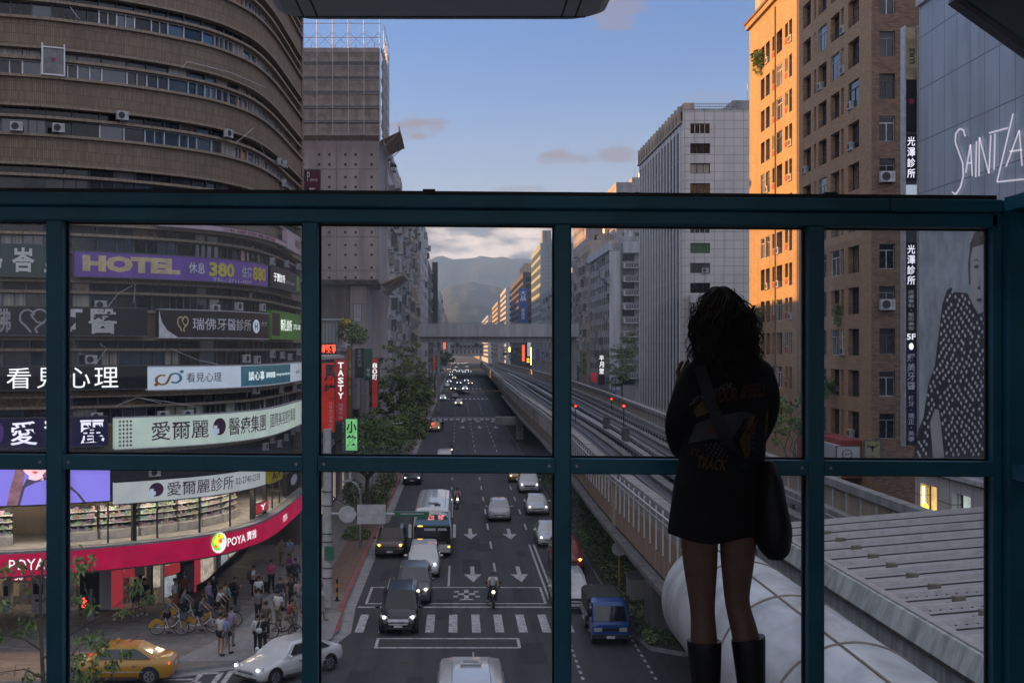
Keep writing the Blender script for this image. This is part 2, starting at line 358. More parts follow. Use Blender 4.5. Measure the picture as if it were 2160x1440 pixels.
# ---------------------------------------------------------------- walls with real openings
def wall(mb, O, U, V, W, Hh, ops, m, depth=.25, mj=None):
    """wall sheet O + u*U + v*V with rectangular openings (u0,u1,v0,v1) and reveals going inwards (against U x V)"""
    O = Vector(O); U = Vector(U); V = Vector(V); Nn = U.cross(V).normalized()
    us = sorted(set([0, W] + [q for o in ops for q in o[:2] if 0 < q < W])); vs = sorted(set([0, Hh] + [q for o in ops for q in o[2:4] if 0 < q < Hh]))
    ov = [(o[0] + 1e-6, o[1] - 1e-6, o[2] + 1e-6, o[3] - 1e-6) for o in ops]
    idx = {}
    def vid(i, j):
        if (i, j) not in idx: idx[(i, j)] = len(mb.v); mb.v.append(tuple(O + U * us[i] + V * vs[j]))
        return idx[(i, j)]
    for j in range(len(vs) - 1):
        b = (vs[j] + vs[j + 1]) / 2
        act = [o for o in ov if o[2] < b < o[3]]
        for i in range(len(us) - 1):
            a = (us[i] + us[i + 1]) / 2
            if any(o[0] < a < o[1] for o in act): continue
            mb.f.append((vid(i, j), vid(i + 1, j), vid(i + 1, j + 1), vid(i, j + 1))); mb.m.append(m); mb.sm.append(False)
    for o in ops:
        a = O + U * o[0] + V * o[2]; b = O + U * o[1] + V * o[2]; c = O + U * o[1] + V * o[3]; d = O + U * o[0] + V * o[3]; k = -Nn * depth
        for p, q in ((a, b), (b, c), (c, d), (d, a)): mb.quad(p, q, q + k, p + k, mj or m)
def frame_at(O, U, V, o, depth):
    O = Vector(O); U = Vector(U); V = Vector(V); Nn = U.cross(V).normalized()
    return O + U * o[0] + V * o[2] - Nn * depth, U, V, Nn
def win_into(mb, O, U, V, o, depth=.18, glass='glass_dark', fr='dark_grey', nu=2, tr=.7, fw=.05, rail=False):
    """glazing set back in an opening: pane, frame bars, optional transom and rail"""
    a, U, V, Nn = frame_at(O, U, V, o, depth); w_ = o[1] - o[0]; h = o[3] - o[2]
    mb.quad(a, a + U * w_, a + U * w_ + V * h, a + V * h, glass)
    def bar(u0, u1, v0, v1, d=.05, off=0):
        p = a + U * u0 + V * v0 + Nn * off
        mb.extr([p, p + U * (u1 - u0), p + U * (u1 - u0) + V * (v1 - v0), p + V * (v1 - v0)], Nn * d, fr)
    bar(0, w_, 0, fw); bar(0, w_, h - fw, h); bar(0, fw, fw, h - fw); bar(w_ - fw, w_, fw, h - fw)
    top = h * tr if tr else h
    if tr: bar(fw, w_ - fw, top - fw / 2, top + fw / 2)
    for i in range(1, nu): bar(w_ * i / nu - fw / 2, w_ * i / nu + fw / 2, fw, top - fw / 2 if tr else h - fw)
    if rail:
        for k in range(3): bar(fw, w_ - fw, h * (.08 + .1 * k), h * (.08 + .1 * k) + .025, .03, max(depth - .08, .06))
def build_window(mb, name, parent, world=True):
    """frame as the part, its panes as a sub-part"""
    gi = [i for i, k in enumerate(mb.m) if k.startswith('glass') or k == 'black']; fi = [i for i, k in enumerate(mb.m) if i not in set(gi)]
    def pick(ix):
        q = MB(); mp_ = {}
        for i in ix:
            f = []
            for v in mb.f[i]:
                if v not in mp_: mp_[v] = len(q.v); q.v.append(mb.v[v])
                f.append(mp_[v])
            q.f.append(tuple(f)); q.m.append(mb.m[i]); q.sm.append(False)
        return q
    o = pick(fi).build(name, parent, world); pick(gi).build('pane', o, False) if not world else None
    if world:
        q = pick(gi); off = parent_loc(parent); q.v = [(a - off[0], b - off[1], c - off[2]) for a, b, c in q.v]; q.build('pane', o, False)
    return o
WC = {}
def window(parent, O, U, V, o, name='window', **k):
    """one window part; equal windows of one wall share their mesh"""
    key = (tuple(U), round(o[1] - o[0], 2), round(o[3] - o[2], 2), tuple(sorted(k.items())))
    p0 = Vector(O) + Vector(U) * o[0] + Vector(V) * o[2]
    if key not in WC:
        mb = MB(); win_into(mb, (0, 0, 0), U, V, (0, o[1] - o[0], 0, o[3] - o[2]), **k); ob = mb.build(name, parent, world=False); WC[key] = ob
    else: ob = WC[key].copy(); ob.name = name; C.objects.link(ob); ob.parent = parent
    ob.location = p0 - parent_loc(parent)
    return ob
# ================================================================ round-cornered commercial building
_cp = [(-60, 47.6), (-46, 49.2), (-30, 51.4), (-20.06, 54), (-16.9, 55.3), (-14.25, 57.1), (-12.16, 59.3), (-11.04, 61.6), (-10.45, 64), (-10.15, 67.5), (-10.05, 72), (-9.98, 78.4)]
def catmull(cp, n=14):
    o = []
    for i in range(len(cp) - 1):
        p0 = Vector(cp[max(i - 1, 0)]); p1 = Vector(cp[i]); p2 = Vector(cp[i + 1]); p3 = Vector(cp[min(i + 2, len(cp) - 1)])
        for k in range(n):
            t = k / n; o.append(.5 * ((2 * p1) + (p2 - p0) * t + (2 * p0 - 5 * p1 + 4 * p2 - p3) * t * t + (3 * p1 - p0 - 3 * p2 + p3) * t ** 3))
    o.append(Vector(cp[-1])); return o
class Path:
    def __init__(s, cp, n=14):
        s.p = catmull(cp, n); s.s = [0]
        for a, b in zip(s.p, s.p[1:]): s.s.append(s.s[-1] + (b - a).length)
        s.len = s.s[-1]
    def at(s, q, off=0.0):
        q = min(max(q, 0), s.len - 1e-6); i = 0
        import bisect
        i = min(max(bisect.bisect_right(s.s, q) - 1, 0), len(s.p) - 2)
        t = (q - s.s[i]) / (s.s[i + 1] - s.s[i]); p = s.p[i].lerp(s.p[i + 1], t)
        d0 = (s.p[min(i + 1, len(s.p) - 1)] - s.p[max(i - 1, 0)]).normalized(); d1 = (s.p[min(i + 2, len(s.p) - 1)] - s.p[i]).normalized()
        d = d0.lerp(d1, t).normalized()
        return Vector((p.x + d.y * off, p.y - d.x * off)), d, Vector((d.y, -d.x))
    def px(s, px, off=0.0):
        lo, hi = 0.0, s.len
        for _ in range(40):
            m = (lo + hi) / 2; q = s.at(m, off)[0]
            if q.x * F / q.y + CX < px: lo = m
            else: hi = m
        return (lo + hi) / 2
    def sweep(s, mb, s0, s1, prof, m, step=.5, cap=True):
        n = max(2, int((s1 - s0) / step) + 1); rg = []
        for i in range(n + 1):
            q = s0 + (s1 - s0) * i / n; row = []
            for off, z_ in prof: p = s.at(q, off)[0]; row.append((p.x, p.y, z_))
            rg.append(row)
        mb.rings(rg, m, sm=False, cap=cap)
    def box(s, mb, s0, s1, o0, o1, z0, z1, m, step=.5): s.sweep(mb, s0, s1, [(o0, z0), (o0, z1), (o1, z1), (o1, z0)], m, step)
RP = Path(_cp); SL = RP.len
def zl(py): return H + (736 - py) * 54 / F     # height of a row read at the photo's left edge
rb = thing('commercial_building', 'brown tiled office block with a rounded corner and stacked ribbon windows, shop signs below', 'building', (-20, 62, 0))
kz = [zl(31 + 124 * k) for k in range(-4, 9)]
GL = ['glass_dark'] * 6 + ['glass_grey'] * 3 + ['glass_curtain', 'glass_pale']
for fi, zk in enumerate(kz):
    k = fi - 4
    if k > 7: break
    m = MB(); h = 1.27 if k >= 0 else 1.27
    RP.box(m, 0, SL, 0, -.6, zk - h, zk - .1, 'brown_tile')
    m.build('spandrel_band', rb)
    m = MB(); RP.box(m, 0, SL, .16, -.5, zk - .1, zk + .02, 'brown_edge'); RP.box(m, 0, SL, .1, -.5, zk - h - .1, zk - h, 'brown_edge'); m.build('ledge', rb)
    # ribbon of windows above this ledge
    zb, zt = zk + .02, zk + 2.575 - h - .1
    m = MB(); q = 0.0; RP.box(m, 0, SL, .02, -.5, zb + .70, zb + .82, 'brown_edge'); m.build('transom_ledge', rb)
    m = MB(); R2 = random.Random(40 + k); run = 0
    gl = GL
    if k == 1: gl = ['glass_pale', 'glass_curtain', 'glass_curtain', 'glass_grey']
    if k == 0: gl = ['glass_dark', 'glass_grey', 'glass_dark']
    if k == 2: gl = ['glass_dark', 'glass_dark', 'glass_dark', 'glass_grey', 'glass_warm']
    if k >= 4: gl = ['glass_dark', 'glass_dark', 'black', 'black', 'dark', 'glass_warm']
    while q < SL - .1:
        wd = R2.uniform(.75, 1.25); e = min(q + wd, SL); g1 = R2.choice(gl); g2 = R2.choice(gl)
        a = RP.at(q, -.34)[0]; b = RP.at(e, -.34)[0]
        if q > 38: g1 = R2.choice(['glass_blue', 'glass_blue', 'glass_grey', 'glass_dark', 'glass_curtain'])
        t1 = R2.uniform(-.012, .012)
        m.quad((a.x, a.y, zb), (b.x, b.y, zb), (b.x, b.y - t1, zb + .7), (a.x, a.y - t1, zb + .7), g1)
        m.quad((a.x, a.y, zb + .82), (b.x, b.y, zb + .82), (b.x, b.y, zt), (a.x, a.y, zt), g2)
        fr = 'alu' if (q > 44 and k < 3) or k == 1 and R2.random() < .7 else 'dark_grey'
        RP.box(m, q - .03, q + .03, -.26, -.36, zb, zb + .7, fr); RP.box(m, q - .03, q + .03, -.26, -.36, zb + .82, zt, 'dark_grey')
        if R2.random() < .5 and q > 40: c = (q + e) / 2; RP.box(m, c - .02, c + .02, -.27, -.36, zb, zb + .7, fr)
        RP.box(m, q, e, -.28, -.36, zb, zb + .05, fr, 2); RP.box(m, q, e, -.28, -.36, zb + .65, zb + .7, fr, 2)
        q = e
    m.build('ribbon_window', rb)
ztop = kz[0] + 1.4
def core(m):
    poly = [tuple(RP.at(SL * i / 60, -.56)[0]) for i in range(61)] + [(-24, 79.5), (-24, 110), (-60, 110)]  # unseen rear extended as a blocker for the low sun
    m.prism(poly, zl(1068) , ztop, 'dark')
part('core_wall', rb, core)
def sdw(m):
    poly = [tuple(RP.at(SL * i / 60, -.3)[0]) for i in range(61)] + [(-24, 79.5), (-60, 79.5)]
    m.prism(poly, ztop, ztop + .3, 'concrete_dark')
part('roof', rb, sdw)
# end post of the street side
part('corner_post', rb, lambda m: m.box(-10.5, -9.9, 78.4, 79.0, 4, ztop, 'brown_tile'))
# upper-shop glazing (second floor) and its lit interior
z2b, z2t = zl(1160), zl(1070)
part('floor_slab', rb, lambda m: RP.sweep(m, 0, SL, [(0, z2b - .12), (0, z2b), (-5, z2b), (-5, z2b - .12)], 'concrete'))
part('shop_ceiling', rb, lambda m: RP.sweep(m, 0, SL, [(-.1, z2t), (-.1, z2t + .25), (-5, z2t + .25), (-5, z2t)], 'dark_grey'))
goods = mat('goods', (.2, .16, .13), .6, var=0)
def goods_setup():
    t = goods.node_tree; b = t.nodes['Principled BSDF']; tcn = t.nodes.new('ShaderNodeTexCoord'); vo = t.nodes.new('ShaderNodeTexVoronoi'); vo.inputs['Scale'].default_value = 3.2
    mpn = t.nodes.new('ShaderNodeMapping'); mpn.inputs['Scale'].default_value = (1.3, 1.3, 2.2); t.links.new(tcn.outputs['Object'], mpn.inputs[0]); t.links.new(mpn.outputs[0], vo.inputs[0])
    hs = t.nodes.new('ShaderNodeHueSaturation'); hs.inputs['Saturation'].default_value = .55; hs.inputs['Value'].default_value = .4; t.links.new(vo.outputs['Color'], hs.inputs['Color']); t.links.new(hs.outputs[0], b.inputs['Base Color'])
goods_setup()
def shelves(m):
    q = 16.0; R2 = random.Random(3)
    while q < SL - 14:
        wd = R2.uniform(1.6, 2.6)
        if R2.random() < .88:
            RP.box(m, q, q + wd - .15, -1.7, -1.75, z2b + .02, z2t - .25, 'dark')
            for j in range(4):
                zz = z2b + .42 + j * .3
                RP.box(m, q, q + wd - .15, -1.28, -1.7, zz, zz + .03, 'light_grey', 1)
                u = q + .03
                while u < q + wd - .3:
                    e = u + R2.uniform(.08, .22); RP.box(m, u, e - .02, -1.33, -1.65, zz + .03, zz + R2.uniform(.12, .25), 'goods', 1); u = e
            RP.box(m, q, q + wd - .15, -1.2, -1.75, z2b + .02, z2b + .4, 'light_grey')
        q += wd
part('display_shelves', rb, shelves)
part('shop_back_wall', rb, lambda m: RP.box(m, 0, SL, -4.6, -4.7, z2b, z2t, 'tan_render'))
emis('shop_light', (1, .82, .58), 17)
parts('ceiling_light', rb, [lambda m, q=14 + 2.2 * i: RP.box(m, q, q + 1.3, -.75, -.95, z2t - .06, z2t - .01, 'shop_light', 2) for i in range(int((SL - 18) / 2.2))])
glassmat('shop_glass', (.9, .9, .92), .8, .01)
def shopglass(m):
    q = 2.0
    while q < SL - .4:
        e = min(q + 2.4, SL); a = RP.at(q, -.2)[0]; b = RP.at(e, -.2)[0]
        m.quad((a.x, a.y, z2b), (b.x, b.y, z2b), (b.x, b.y, z2t), (a.x, a.y, z2t), 'shop_glass')
        RP.box(m, q - .03, q + .03, -.14, -.22, z2b, z2t, 'dark', 1); q = e
part('shop_window', rb, shopglass)
parts('entrance_post', rb, [lambda m, p=p: RP.box(m, RP.px(p, -.15) - .1, RP.px(p, -.15) + .1, -.1, -.3, z2b, z2t, 'dark') for p in (283, 536, 560)])
# red fascia with the shop name
emis('fascia_red', (.36, .006, .05), .36, .18, .9)
fz0, fz1 = zl(1213), zl(1166)
fas = thing('shop_fascia', 'long glowing crimson shop fascia curving round the corner above the arcade', 'sign', (-18, 54, fz0))
part('fascia_panel', fas, lambda m: (RP.box(m, 6, SL, .42, .1, fz0, fz1, 'fascia_red'), RP.box(m, 6, SL, .45, -5, fz1 + .0, fz1 + .1, 'grey'), RP.box(m, 6, SL, .36, -5, fz0 - .08, fz0 - .004, 'dark_grey')))
def fpath(px0, px1, v0, v1, off=.44, zz=(fz0, fz1)):
    s0, s1 = RP.px(px0, off), RP.px(px1, off)
    def fn(u, v):
        p = RP.at(s0 + (s1 - s0) * u, off)[0]; return (p.x, p.y, zz[0] + (zz[1] - zz[0]) * (v0 + (v1 - v0) * v))
    return fn
emis('letter_white', (1, 1, 1), .4); emis('letter_dim', (.85, .85, .9), .2); emis('letter_yellow', (.9, .75, .12), .25); emis('letter_cream', (.8, .72, .55), .2)
emis('emblem_green', (.12, .6, .06), .6); emis('emblem_yellow', (1, .6, .05), .7); emis('emblem_red', (.9, .1, .03), .7)
parts('lettering', fas, [lambda m: (text(m, 'POYA', fpath(480, 518, .3, .72), 'letter_white', .01), text(m, '寶雅', fpath(521, 541, .34, .8), 'letter_white', .01)), lambda m: (text(m, 'POYA', fpath(19, 95, .25, .75), 'letter_white', .0), text(m, '寶雅', fpath(104, 134, .25, .75), 'letter_white', .01)), lambda m: text(m, 'POYA', fpath(598, 606, .3, .7), 'letter_white', .01)])
def emblem(m):
    q = RP.px(464, .5); fn = lambda u, v, o=.46: (lambda p: (p.x, p.y, fz0 + .58 + v))(RP.at(q + u, o)[0])
    def bl(cu, cv, r, mt, o, sx=1.0): m.add([fn(cu + r * sx * cos(a * pi / 8), cv + r * sin(a * pi / 8), o) for a in range(16)], (tuple(range(16)),), mt)
    bl(0, 0, .5, 'letter_white', .47); bl(-.08, .05, .42, 'emblem_green', .48); bl(.17, -.12, .27, 'letter_white', .495, .7)
    for cu, cv, r, mt in ((-.1, .28, .14, 'emblem_yellow'), (-.26, .1, .13, 'emblem_yellow'), (.02, .1, .13, 'emblem_red'), (-.12, -.05, .13, 'emblem_yellow'), (-.28, -.14, .1, 'emblem_red'), (-.05, .36, .08, 'emblem_red'), (.12, .3, .1, 'emblem_yellow')): bl(cu, cv, r, mt, .51)
part('emblem', fas, emblem)
# ground-floor shop under the overhang
AP = Path([(-60, 58), (-30, 60.2), (-22.3, 60.8), (-17.5, 60.9), (-15.3, 62), (-13.9, 65.5), (-13.7, 70), (-13.6, 79)])
def ground(m):
    AP.box(m, 0, AP.len, -3.5, -3.6, .1, fz0, 'tan_render'); AP.sweep(m, 0, AP.len, [(.02, fz0 - .3), (.02, fz0 - .09), (-3.4, fz0 - .09), (-3.4, fz0 - .3)], 'dark_grey')
    R2 = random.Random(9); q = 30.0
    while q < AP.len - 1.5:
        wd = R2.uniform(1.2, 2.2)
        if R2.random() < .6: AP.box(m, q, q + wd * .8, -1.3, -1.8, .15, 1.7, 'goods')
        q += wd
part('ground_shop_wall', rb, ground)
parts('arcade_light', rb, [lambda m, q=30 + 2.4 * i: AP.box(m, q, q + .9, -1.0, -1.15, fz0 - .36, fz0 - .31, 'shop_light', 2) for i in range(int((AP.len - 31) / 2.4))])
emis('ad_panel', (.6, .5, .4), .28, .5, 2.5); emis('poster_red', (.5, .04, .06), .22); emis('screen_pale', (.5, .55, .6), .2, .3, 2)
def gp(px0, px1, z0, z1, m, mt, o=.02, d=.1):
    a, b = AP.px(px0, o), AP.px(px1, o); AP.box(m, a, b, o, o - d, z0, z1, mt)
for (p0, p1, mt, nm) in ((210, 235, 'pale_render', 'white_column'), (235, 260, 'poster_red', 'red_column'), (411, 423, 'poster_red', 'red_column'), (168, 172, 'dark', 'door_post'), (319, 323, 'dark', 'door_post'), (344, 347, 'alu', 'door_post'), (455, 466, 'pale_render', 'white_column')):
    part(nm, rb, lambda m: gp(p0, p1, .1, fz0 - .09, m, mt, .05, .4))
parts('dark_door_panel', rb, [lambda m: gp(172, 209, .1, 2.5, m, 'black'), lambda m: gp(376, 410, .1, 2.6, m, 'dark', .0)])
part('promotion_poster', rb, lambda m: (gp(9, 98, 2.1, 2.75, m, 'poster_red', .3), gp(12, 98, 1.55, 2.1, m, 'pale_render', .3), gp(28, 45, 1.65, 2.0, m, 'poster_red', .33, .02), gp(55, 90, 1.65, 2.0, m, 'poster_red', .33, .02)))
parts('promotion_poster', rb, [lambda m: gp(325, 338, 1.0, 2.3, m, 'ad_panel'), lambda m: gp(345, 380, 1.5, 2.0, m, 'poster_red', .05), lambda m: gp(262, 285, 1.7, 2.2, m, 'poster_red', .05), lambda m: gp(284, 305, 1.7, 2.5, m, 'pale_render', .06), lambda m: gp(348, 372, .4, 1.4, m, 'screen_pale', .05)])
parts('lit_advert_panel', rb, [lambda m: gp(427, 450, .5, 2.6, m, 'ad_panel', .06), lambda m: gp(390, 410, .3, 1.7, m, 'grey', .04), lambda m: gp(467, 480, .6, 2.4, m, 'screen_pale', .06), lambda m: gp(486, 500, .6, 2.4, m, 'ad_panel', .06)])
part('base_plinth', rb, lambda m: gp(415, 560, .1, .5, m, 'dark', .08))
part('lettering', rb, lambda m: text(m, '50', (lambda f: f)(lambda u, v: (lambda p: (p.x, p.y, 1.68 + .3 * v))(AP.at(AP.px(31, .35) + .4 * u, .35)[0])), 'letter_white', .01))
for p0, p1, h in ((10, 24, 1.6), (70, 100, 1.75)):
    a = AP.at(AP.px((p0 + p1) / 2, .7), .7)[0]
    t = thing('ticket_kiosk', 'grey self-service machine %s under the shop fascia' % ('with a slim case, at the photo edge,' if p0 < 20 else 'with a wide panel behind the bare tree'), 'kiosk', (a.x, a.y, .15))
    wd = (p1 - p0) * a.y / F
    part('case', t, lambda m: m.box(-wd / 2, wd / 2, -.3, .3, 0, h, 'light_grey'), False, bevel=.03); part('screen', t, lambda m: m.box(-wd * .35, wd * .35, -.32, -.305, h * .55, h * .85, 'glass_dark'), False)
    part('coin_tray', t, lambda m: m.box(-wd * .2, wd * .2, -.36, -.302, h * .35, h * .42, 'dark'), False)
# ---------------------------------------------------------------- signs on the facade
def fsign(label, px0, px1, y0, y1, m, draw=None, off=.55, d=.28, name='sign_board', edge='dark_grey', ref=None):
    """sign board following the facade; y0,y1 = top and bottom row read at its left end px0"""
    s0, s1 = RP.px(px0, off), RP.px(px1, off); p = RP.at(s0, off)[0]; Yd = p.y
    if ref is not None: Yd = RP.at(RP.px(ref, off), off)[0].y
    zt, zb = Z(y0, Yd), Z(y1, Yd)
    t = thing(name, label, 'sign', (p.x, p.y, zb))
    mb = MB(); RP.box(mb, s0, s1, off, off - d, zb, zt, m, .4); mb.build('panel', t)
    mb = MB(); RP.box(mb, s0, s1, off + .015, off - d, zt + .001, zt + .05, edge, .4); RP.box(mb, s0, s1, off + .015, off - d, zb - .05, zb - .001, edge, .4); mb.build('frame', t)
    mb = MB()
    parts('bracket', t, [lambda m, q=q, z_=z_: RP.box(m, q - .04, q + .04, off - d - .001, -.5, z_, z_ + .08, 'dark_grey') for q in (s0 + .3, s1 - .3) for z_ in (zb + .2, zt - .28)])
    def fn(u, v, o=.015): a = RP.at(s0 + (s1 - s0) * u, off + o)[0]; return (a.x, a.y, zb + (zt - zb) * v)
    def pf(pa, pb, v0, v1, o=.015):
        sa, sb = RP.px(pa, off), RP.px(pb, off)
        return lambda u, v: (lambda a: (a.x, a.y, zb + (zt - zb) * (v0 + (v1 - v0) * v)))(RP.at(sa + (sb - sa) * u, off + o)[0])
    if draw:
        mb = MB(); draw(mb, pf); mb.build('lettering', t)
    return t
def pan(m, pf, p0, p1, v0, v1, mt, o=.008, n=10):
    f = pf(p0, p1, v0, v1, o)
    for i in range(n): m.quad(f(i / n, 0), f((i + 1) / n, 0), f((i + 1) / n, 1), f(i / n, 1), mt)
def blob(m, f, cu, cv, ru, rv, mt, n=16, a0=0, a1=360):
    m.add([f(cu + ru * cos(radians(a0 + (a1 - a0) * i / n)), cv + rv * sin(radians(a0 + (a1 - a0) * i / n))) for i in range(n if a1 - a0 >= 360 else n + 1)], (tuple(range(n if a1 - a0 >= 360 else n + 1)),), mt)
def stroke(m, f, pts, wd, mt):
    for (u0, v0), (u1, v1) in zip(pts, pts[1:]):
        dx, dy = u1 - u0, v1 - v0; l = sqrt(dx * dx + dy * dy) or 1; nx, ny = -dy / l * wd, dx / l * wd
        m.quad(f(u0 - nx, v0 - ny), f(u1 - nx, v1 - ny), f(u1 + nx, v1 + ny), f(u0 + nx, v0 + ny), mt)
def arc(cx, cy, rx, ry, a0, a1, n=14): return [(cx + rx * cos(radians(a0 + (a1 - a0) * i / n)), cy + ry * sin(radians(a0 + (a1 - a0) * i / n))) for i in range(n + 1)]
mat('sign_purple', (.2, .1, .42), .5, var=.15, scale=.6); mat('sign_dark_green', (.05, .085, .075), .6, kind='streak', par=(8, 8, .1)); mat('sign_black', (.016, .016, .02), .5, var=.3); mat('sign_navy', (.03, .022, .09), .5)
mat('sign_brown', (.035, .022, .022), .5); mat('sign_pale', (.45, .5, .58), .5, var=.04); mat('sign_teal', (.12, .38, .46), .5); mat('sign_pinkish', (.55, .42, .48), .5, var=.05); mat('sign_green', (.14, .36, .05), .5); mat('sign_yellow', (.6, .5, .04), .5); mat('ink_plum', (.11, .045, .1), .6); mat('ink_dark', (.04, .04, .055), .6); mat('ink_red', (.25, .03, .07), .6); mat('ink_orange', (.5, .22, .05), .6); mat('ink_teal', (.06, .3, .36), .6)
mat('letter_silver', (.6, .6, .6), .35, .3, var=.1); mat('paint_gold', (.62, .5, .3), .5); mat('paint_yel', (.66, .56, .06), .5); mat('paint_pale', (.68, .68, .72), .5); mat('ink_grey', (.35, .35, .38), .5)
emis('sign_lit_mint', (.62, .74, .66), .2, .08); emis('sign_lit_grey', (.68, .72, .72), .17, .12, .5); emis('sign_lit_blue', (.62, .72, .86), .18, .05)
def heartmark(m, f, mt, wd=.05):
    stroke(m, f, arc(.3, .62, .24, .3, 20, 250) + [(.42, .05)], wd, mt); stroke(m, f, arc(.7, .68, .24, .26, 200, -60) + [(.55, .2), (.62, .02)], wd, mt); stroke(m, f, [(.4, .75), (.6, .45), (.85, .4)], wd * .8, mt)
fsign('dark green ribbed sign with pale raised characters, at the far end of the hotel sign', -60, 105, 514, 580, 'sign_dark_green', lambda m, pf: (text(m, '峇', pf(25, 73, .12, .92), 'letter_silver', .03), text(m, '里', pf(93, 140, .12, .92), 'letter_silver', .03), text(m, '島', pf(-40, 5, .12, .92), 'letter_silver', .03)), off=.4)
fsign('purple hotel sign with cream capitals and yellow prices', 157, 565, 530, 582, 'sign_purple', lambda m, pf: (
    text(m, 'HOTEL', pf(174, 380, .2, .88), 'paint_gold', .07), text(m, '休息', pf(398, 432, .3, .78), 'paint_pale', .01), text(m, '380', pf(441, 494, .22, .85), 'paint_yel', .04), text(m, '住宿', pf(510, 531, .3, .78), 'paint_pale', .01),
    text(m, '880', pf(533, 560, .2, .85), 'paint_yel', .035), text(m, 'TEL: 2711-4559', pf(448, 530, .02, .16), 'paint_pale')))
fsign('black clinic sign with white characters at the street side below the beauty sign', 571, 634, 562, 603, 'sign_black', lambda m, pf: (text(m, '于寶診所', pf(577, 601, .3, .75), 'letter_white', .01), text(m, 'SKIN CLINIC', pf(604, 622, .35, .5), 'paint_pale'), pan(m, pf, 625, 632, .1, .95, 'sign_green')))
fsign('long white and pink sign with dark red characters, highest below the top rail', 334, 605, 466, 476, 'sign_pinkish', lambda m, pf: (text(m, '沐國際美容館', pf(470, 580, .1, .8), 'ink_red', .01),), ref=334)
fsign('pink sign end panel at the street side beside the white beauty sign', 606, 634, 486, 522, 'sign_pinkish', lambda m, pf: (text(m, '美容', pf(622, 632, .25, .8), 'ink_plum', .01),), edge='light_grey')
fsign('black dental sign with big grey characters and an open heart mark', -70, 311, 646, 706, 'sign_black', lambda m, pf: (text(m, '佛', pf(-8, 23, .08, .95), 'ink_grey', .03), heartmark(m, pf(38, 104, .05, .97), 'ink_grey', .035), text(m, '牙', pf(130, 176, .08, .95), 'letter_silver', .03), text(m, '醫', pf(187, 246, .06, .97), 'letter_silver', .02)), off=.5)
fsign('dark brown dental clinic sign with white corner curve and small heart mark', 335, 567, 653, 711, 'sign_brown', lambda m, pf: (heartmark(m, pf(373, 398, .2, .8), 'paint_gold', .05), text(m, '瑞佛牙醫診所', pf(406, 529, .28, .74), 'paint_pale', .008), [m.add([pf(335, 375, 0, 1)(0, 1), pf(335, 375, 0, 1)(0, 0), pf(335, 375, 0, 1)(1, 0), pf(335, 375, 0, 1)(.45, .25), pf(335, 375, 0, 1)(.15, .55)], ((0, 1, 2, 3, 4),), 'paint_pale')], blob(m, pf(533, 547, .2, .75), .5, .5, .5, .5, 'sign_lit_blue'), text(m, 'H', pf(537, 543, .33, .62, .02), 'sign_navy', .02), text(m, '台大', pf(551, 563, .5, .7), 'paint_pale')), edge='light_grey')
fsign('green clinic sign with white characters wrapping onto the street side', 573, 634, 656, 713, 'sign_green', lambda m, pf: (pan(m, pf, 574, 590, .1, .95, 'sign_brown'), text(m, '新陳診所', pf(592, 615, .3, .75, .02), 'letter_white', .01), text(m, '2772-1201', pf(619, 633, .4, .6), 'letter_white')), edge='sign_green')
fsign('black counselling sign with four glowing white characters', -60, 311, 774, 823, 'sign_black', lambda m, pf: (text(m, '看', pf(14, 65, .06, .96), 'letter_white', .0), text(m, '見', pf(78, 128, .06, .96), 'letter_white', 0), text(m, '心', pf(140, 190, .06, .96), 'letter_white', 0), text(m, '理', pf(199, 249, .06, .96), 'letter_white', 0)), off=.5)
def lp(m, f):
    stroke(m, f, arc(.28, .4, .2, .3, 60, 330), .05, 'ink_orange'); stroke(m, f, [(.45, .25), (.58, .75)], .045, 'ink_orange'); stroke(m, f, arc(.72, .5, .2, .3, 140, -130), .05, 'ink_teal'); blob(m, f, .08, .1, .07, .1, 'ink_orange'); blob(m, f, .95, .9, .07, .1, 'ink_teal')
fsign('pale blue counselling sign with orange and teal loop mark and a teal panel', 312, 636, 774, 822, 'sign_lit_blue', lambda m, pf: (lp(m, pf(324, 386, .15, .85)), text(m, '看見心理', pf(393, 467, .3, .72), 'ink_dark', .0), pan(m, pf, 508, 612, .02, .98, 'sign_teal', n=12), text(m, '談心事', pf(524, 557, .28, .72, .02), 'letter_white'), text(m, '讓專業傾聽', pf(561, 580, .35, .65, .02), 'letter_white'), text(m, 'being heard by you', pf(583, 611, .4, .55, .02), 'letter_white'), text(m, '看見', pf(623, 632, .4, .6, .02), 'ink_dark')), edge='light_grey')
emis('letter_lilac', (.86, .84, 1), .4)
fsign('dark purple clinic sign with three glowing white characters', -60, 228, 884, 947, 'sign_navy', lambda m, pf: (text(m, '愛', pf(22, 79, .1, .9), 'letter_lilac', .012), text(m, '爾', pf(92, 148, .1, .9), 'letter_lilac', .012), text(m, '麗', pf(166, 220, .1, .9), 'letter_lilac', .012), blob(m, pf(-22, 8, .15, .9), .5, .5, .5, .5, 'sign_purple')), off=.5)
def crossball(m, pf, a, b, v0, v1):
    f = pf(a, b, v0, v1); blob(m, f, .55, .55, .45, .45, 'ink_plum', 20); f2 = pf(a, b, v0, v1, .022)
    for x0, x1, y0, y1 in ((.0, .5, .2, .45), (.13, .37, 0, .62)): m.quad(f2(x0, y0), f2(x1, y0), f2(x1, y1), f2(x0, y1), 'sign_lit_blue')
def stars(m, pf, a, b):
    for i in range(4):
        for j in range(7): f = pf(a + (b - a) * i / 3.4, a + (b - a) * (i + .75) / 3.4, .06 + .13 * j, .16 + .13 * j); text(m, '+', f, 'ink_plum', .04)
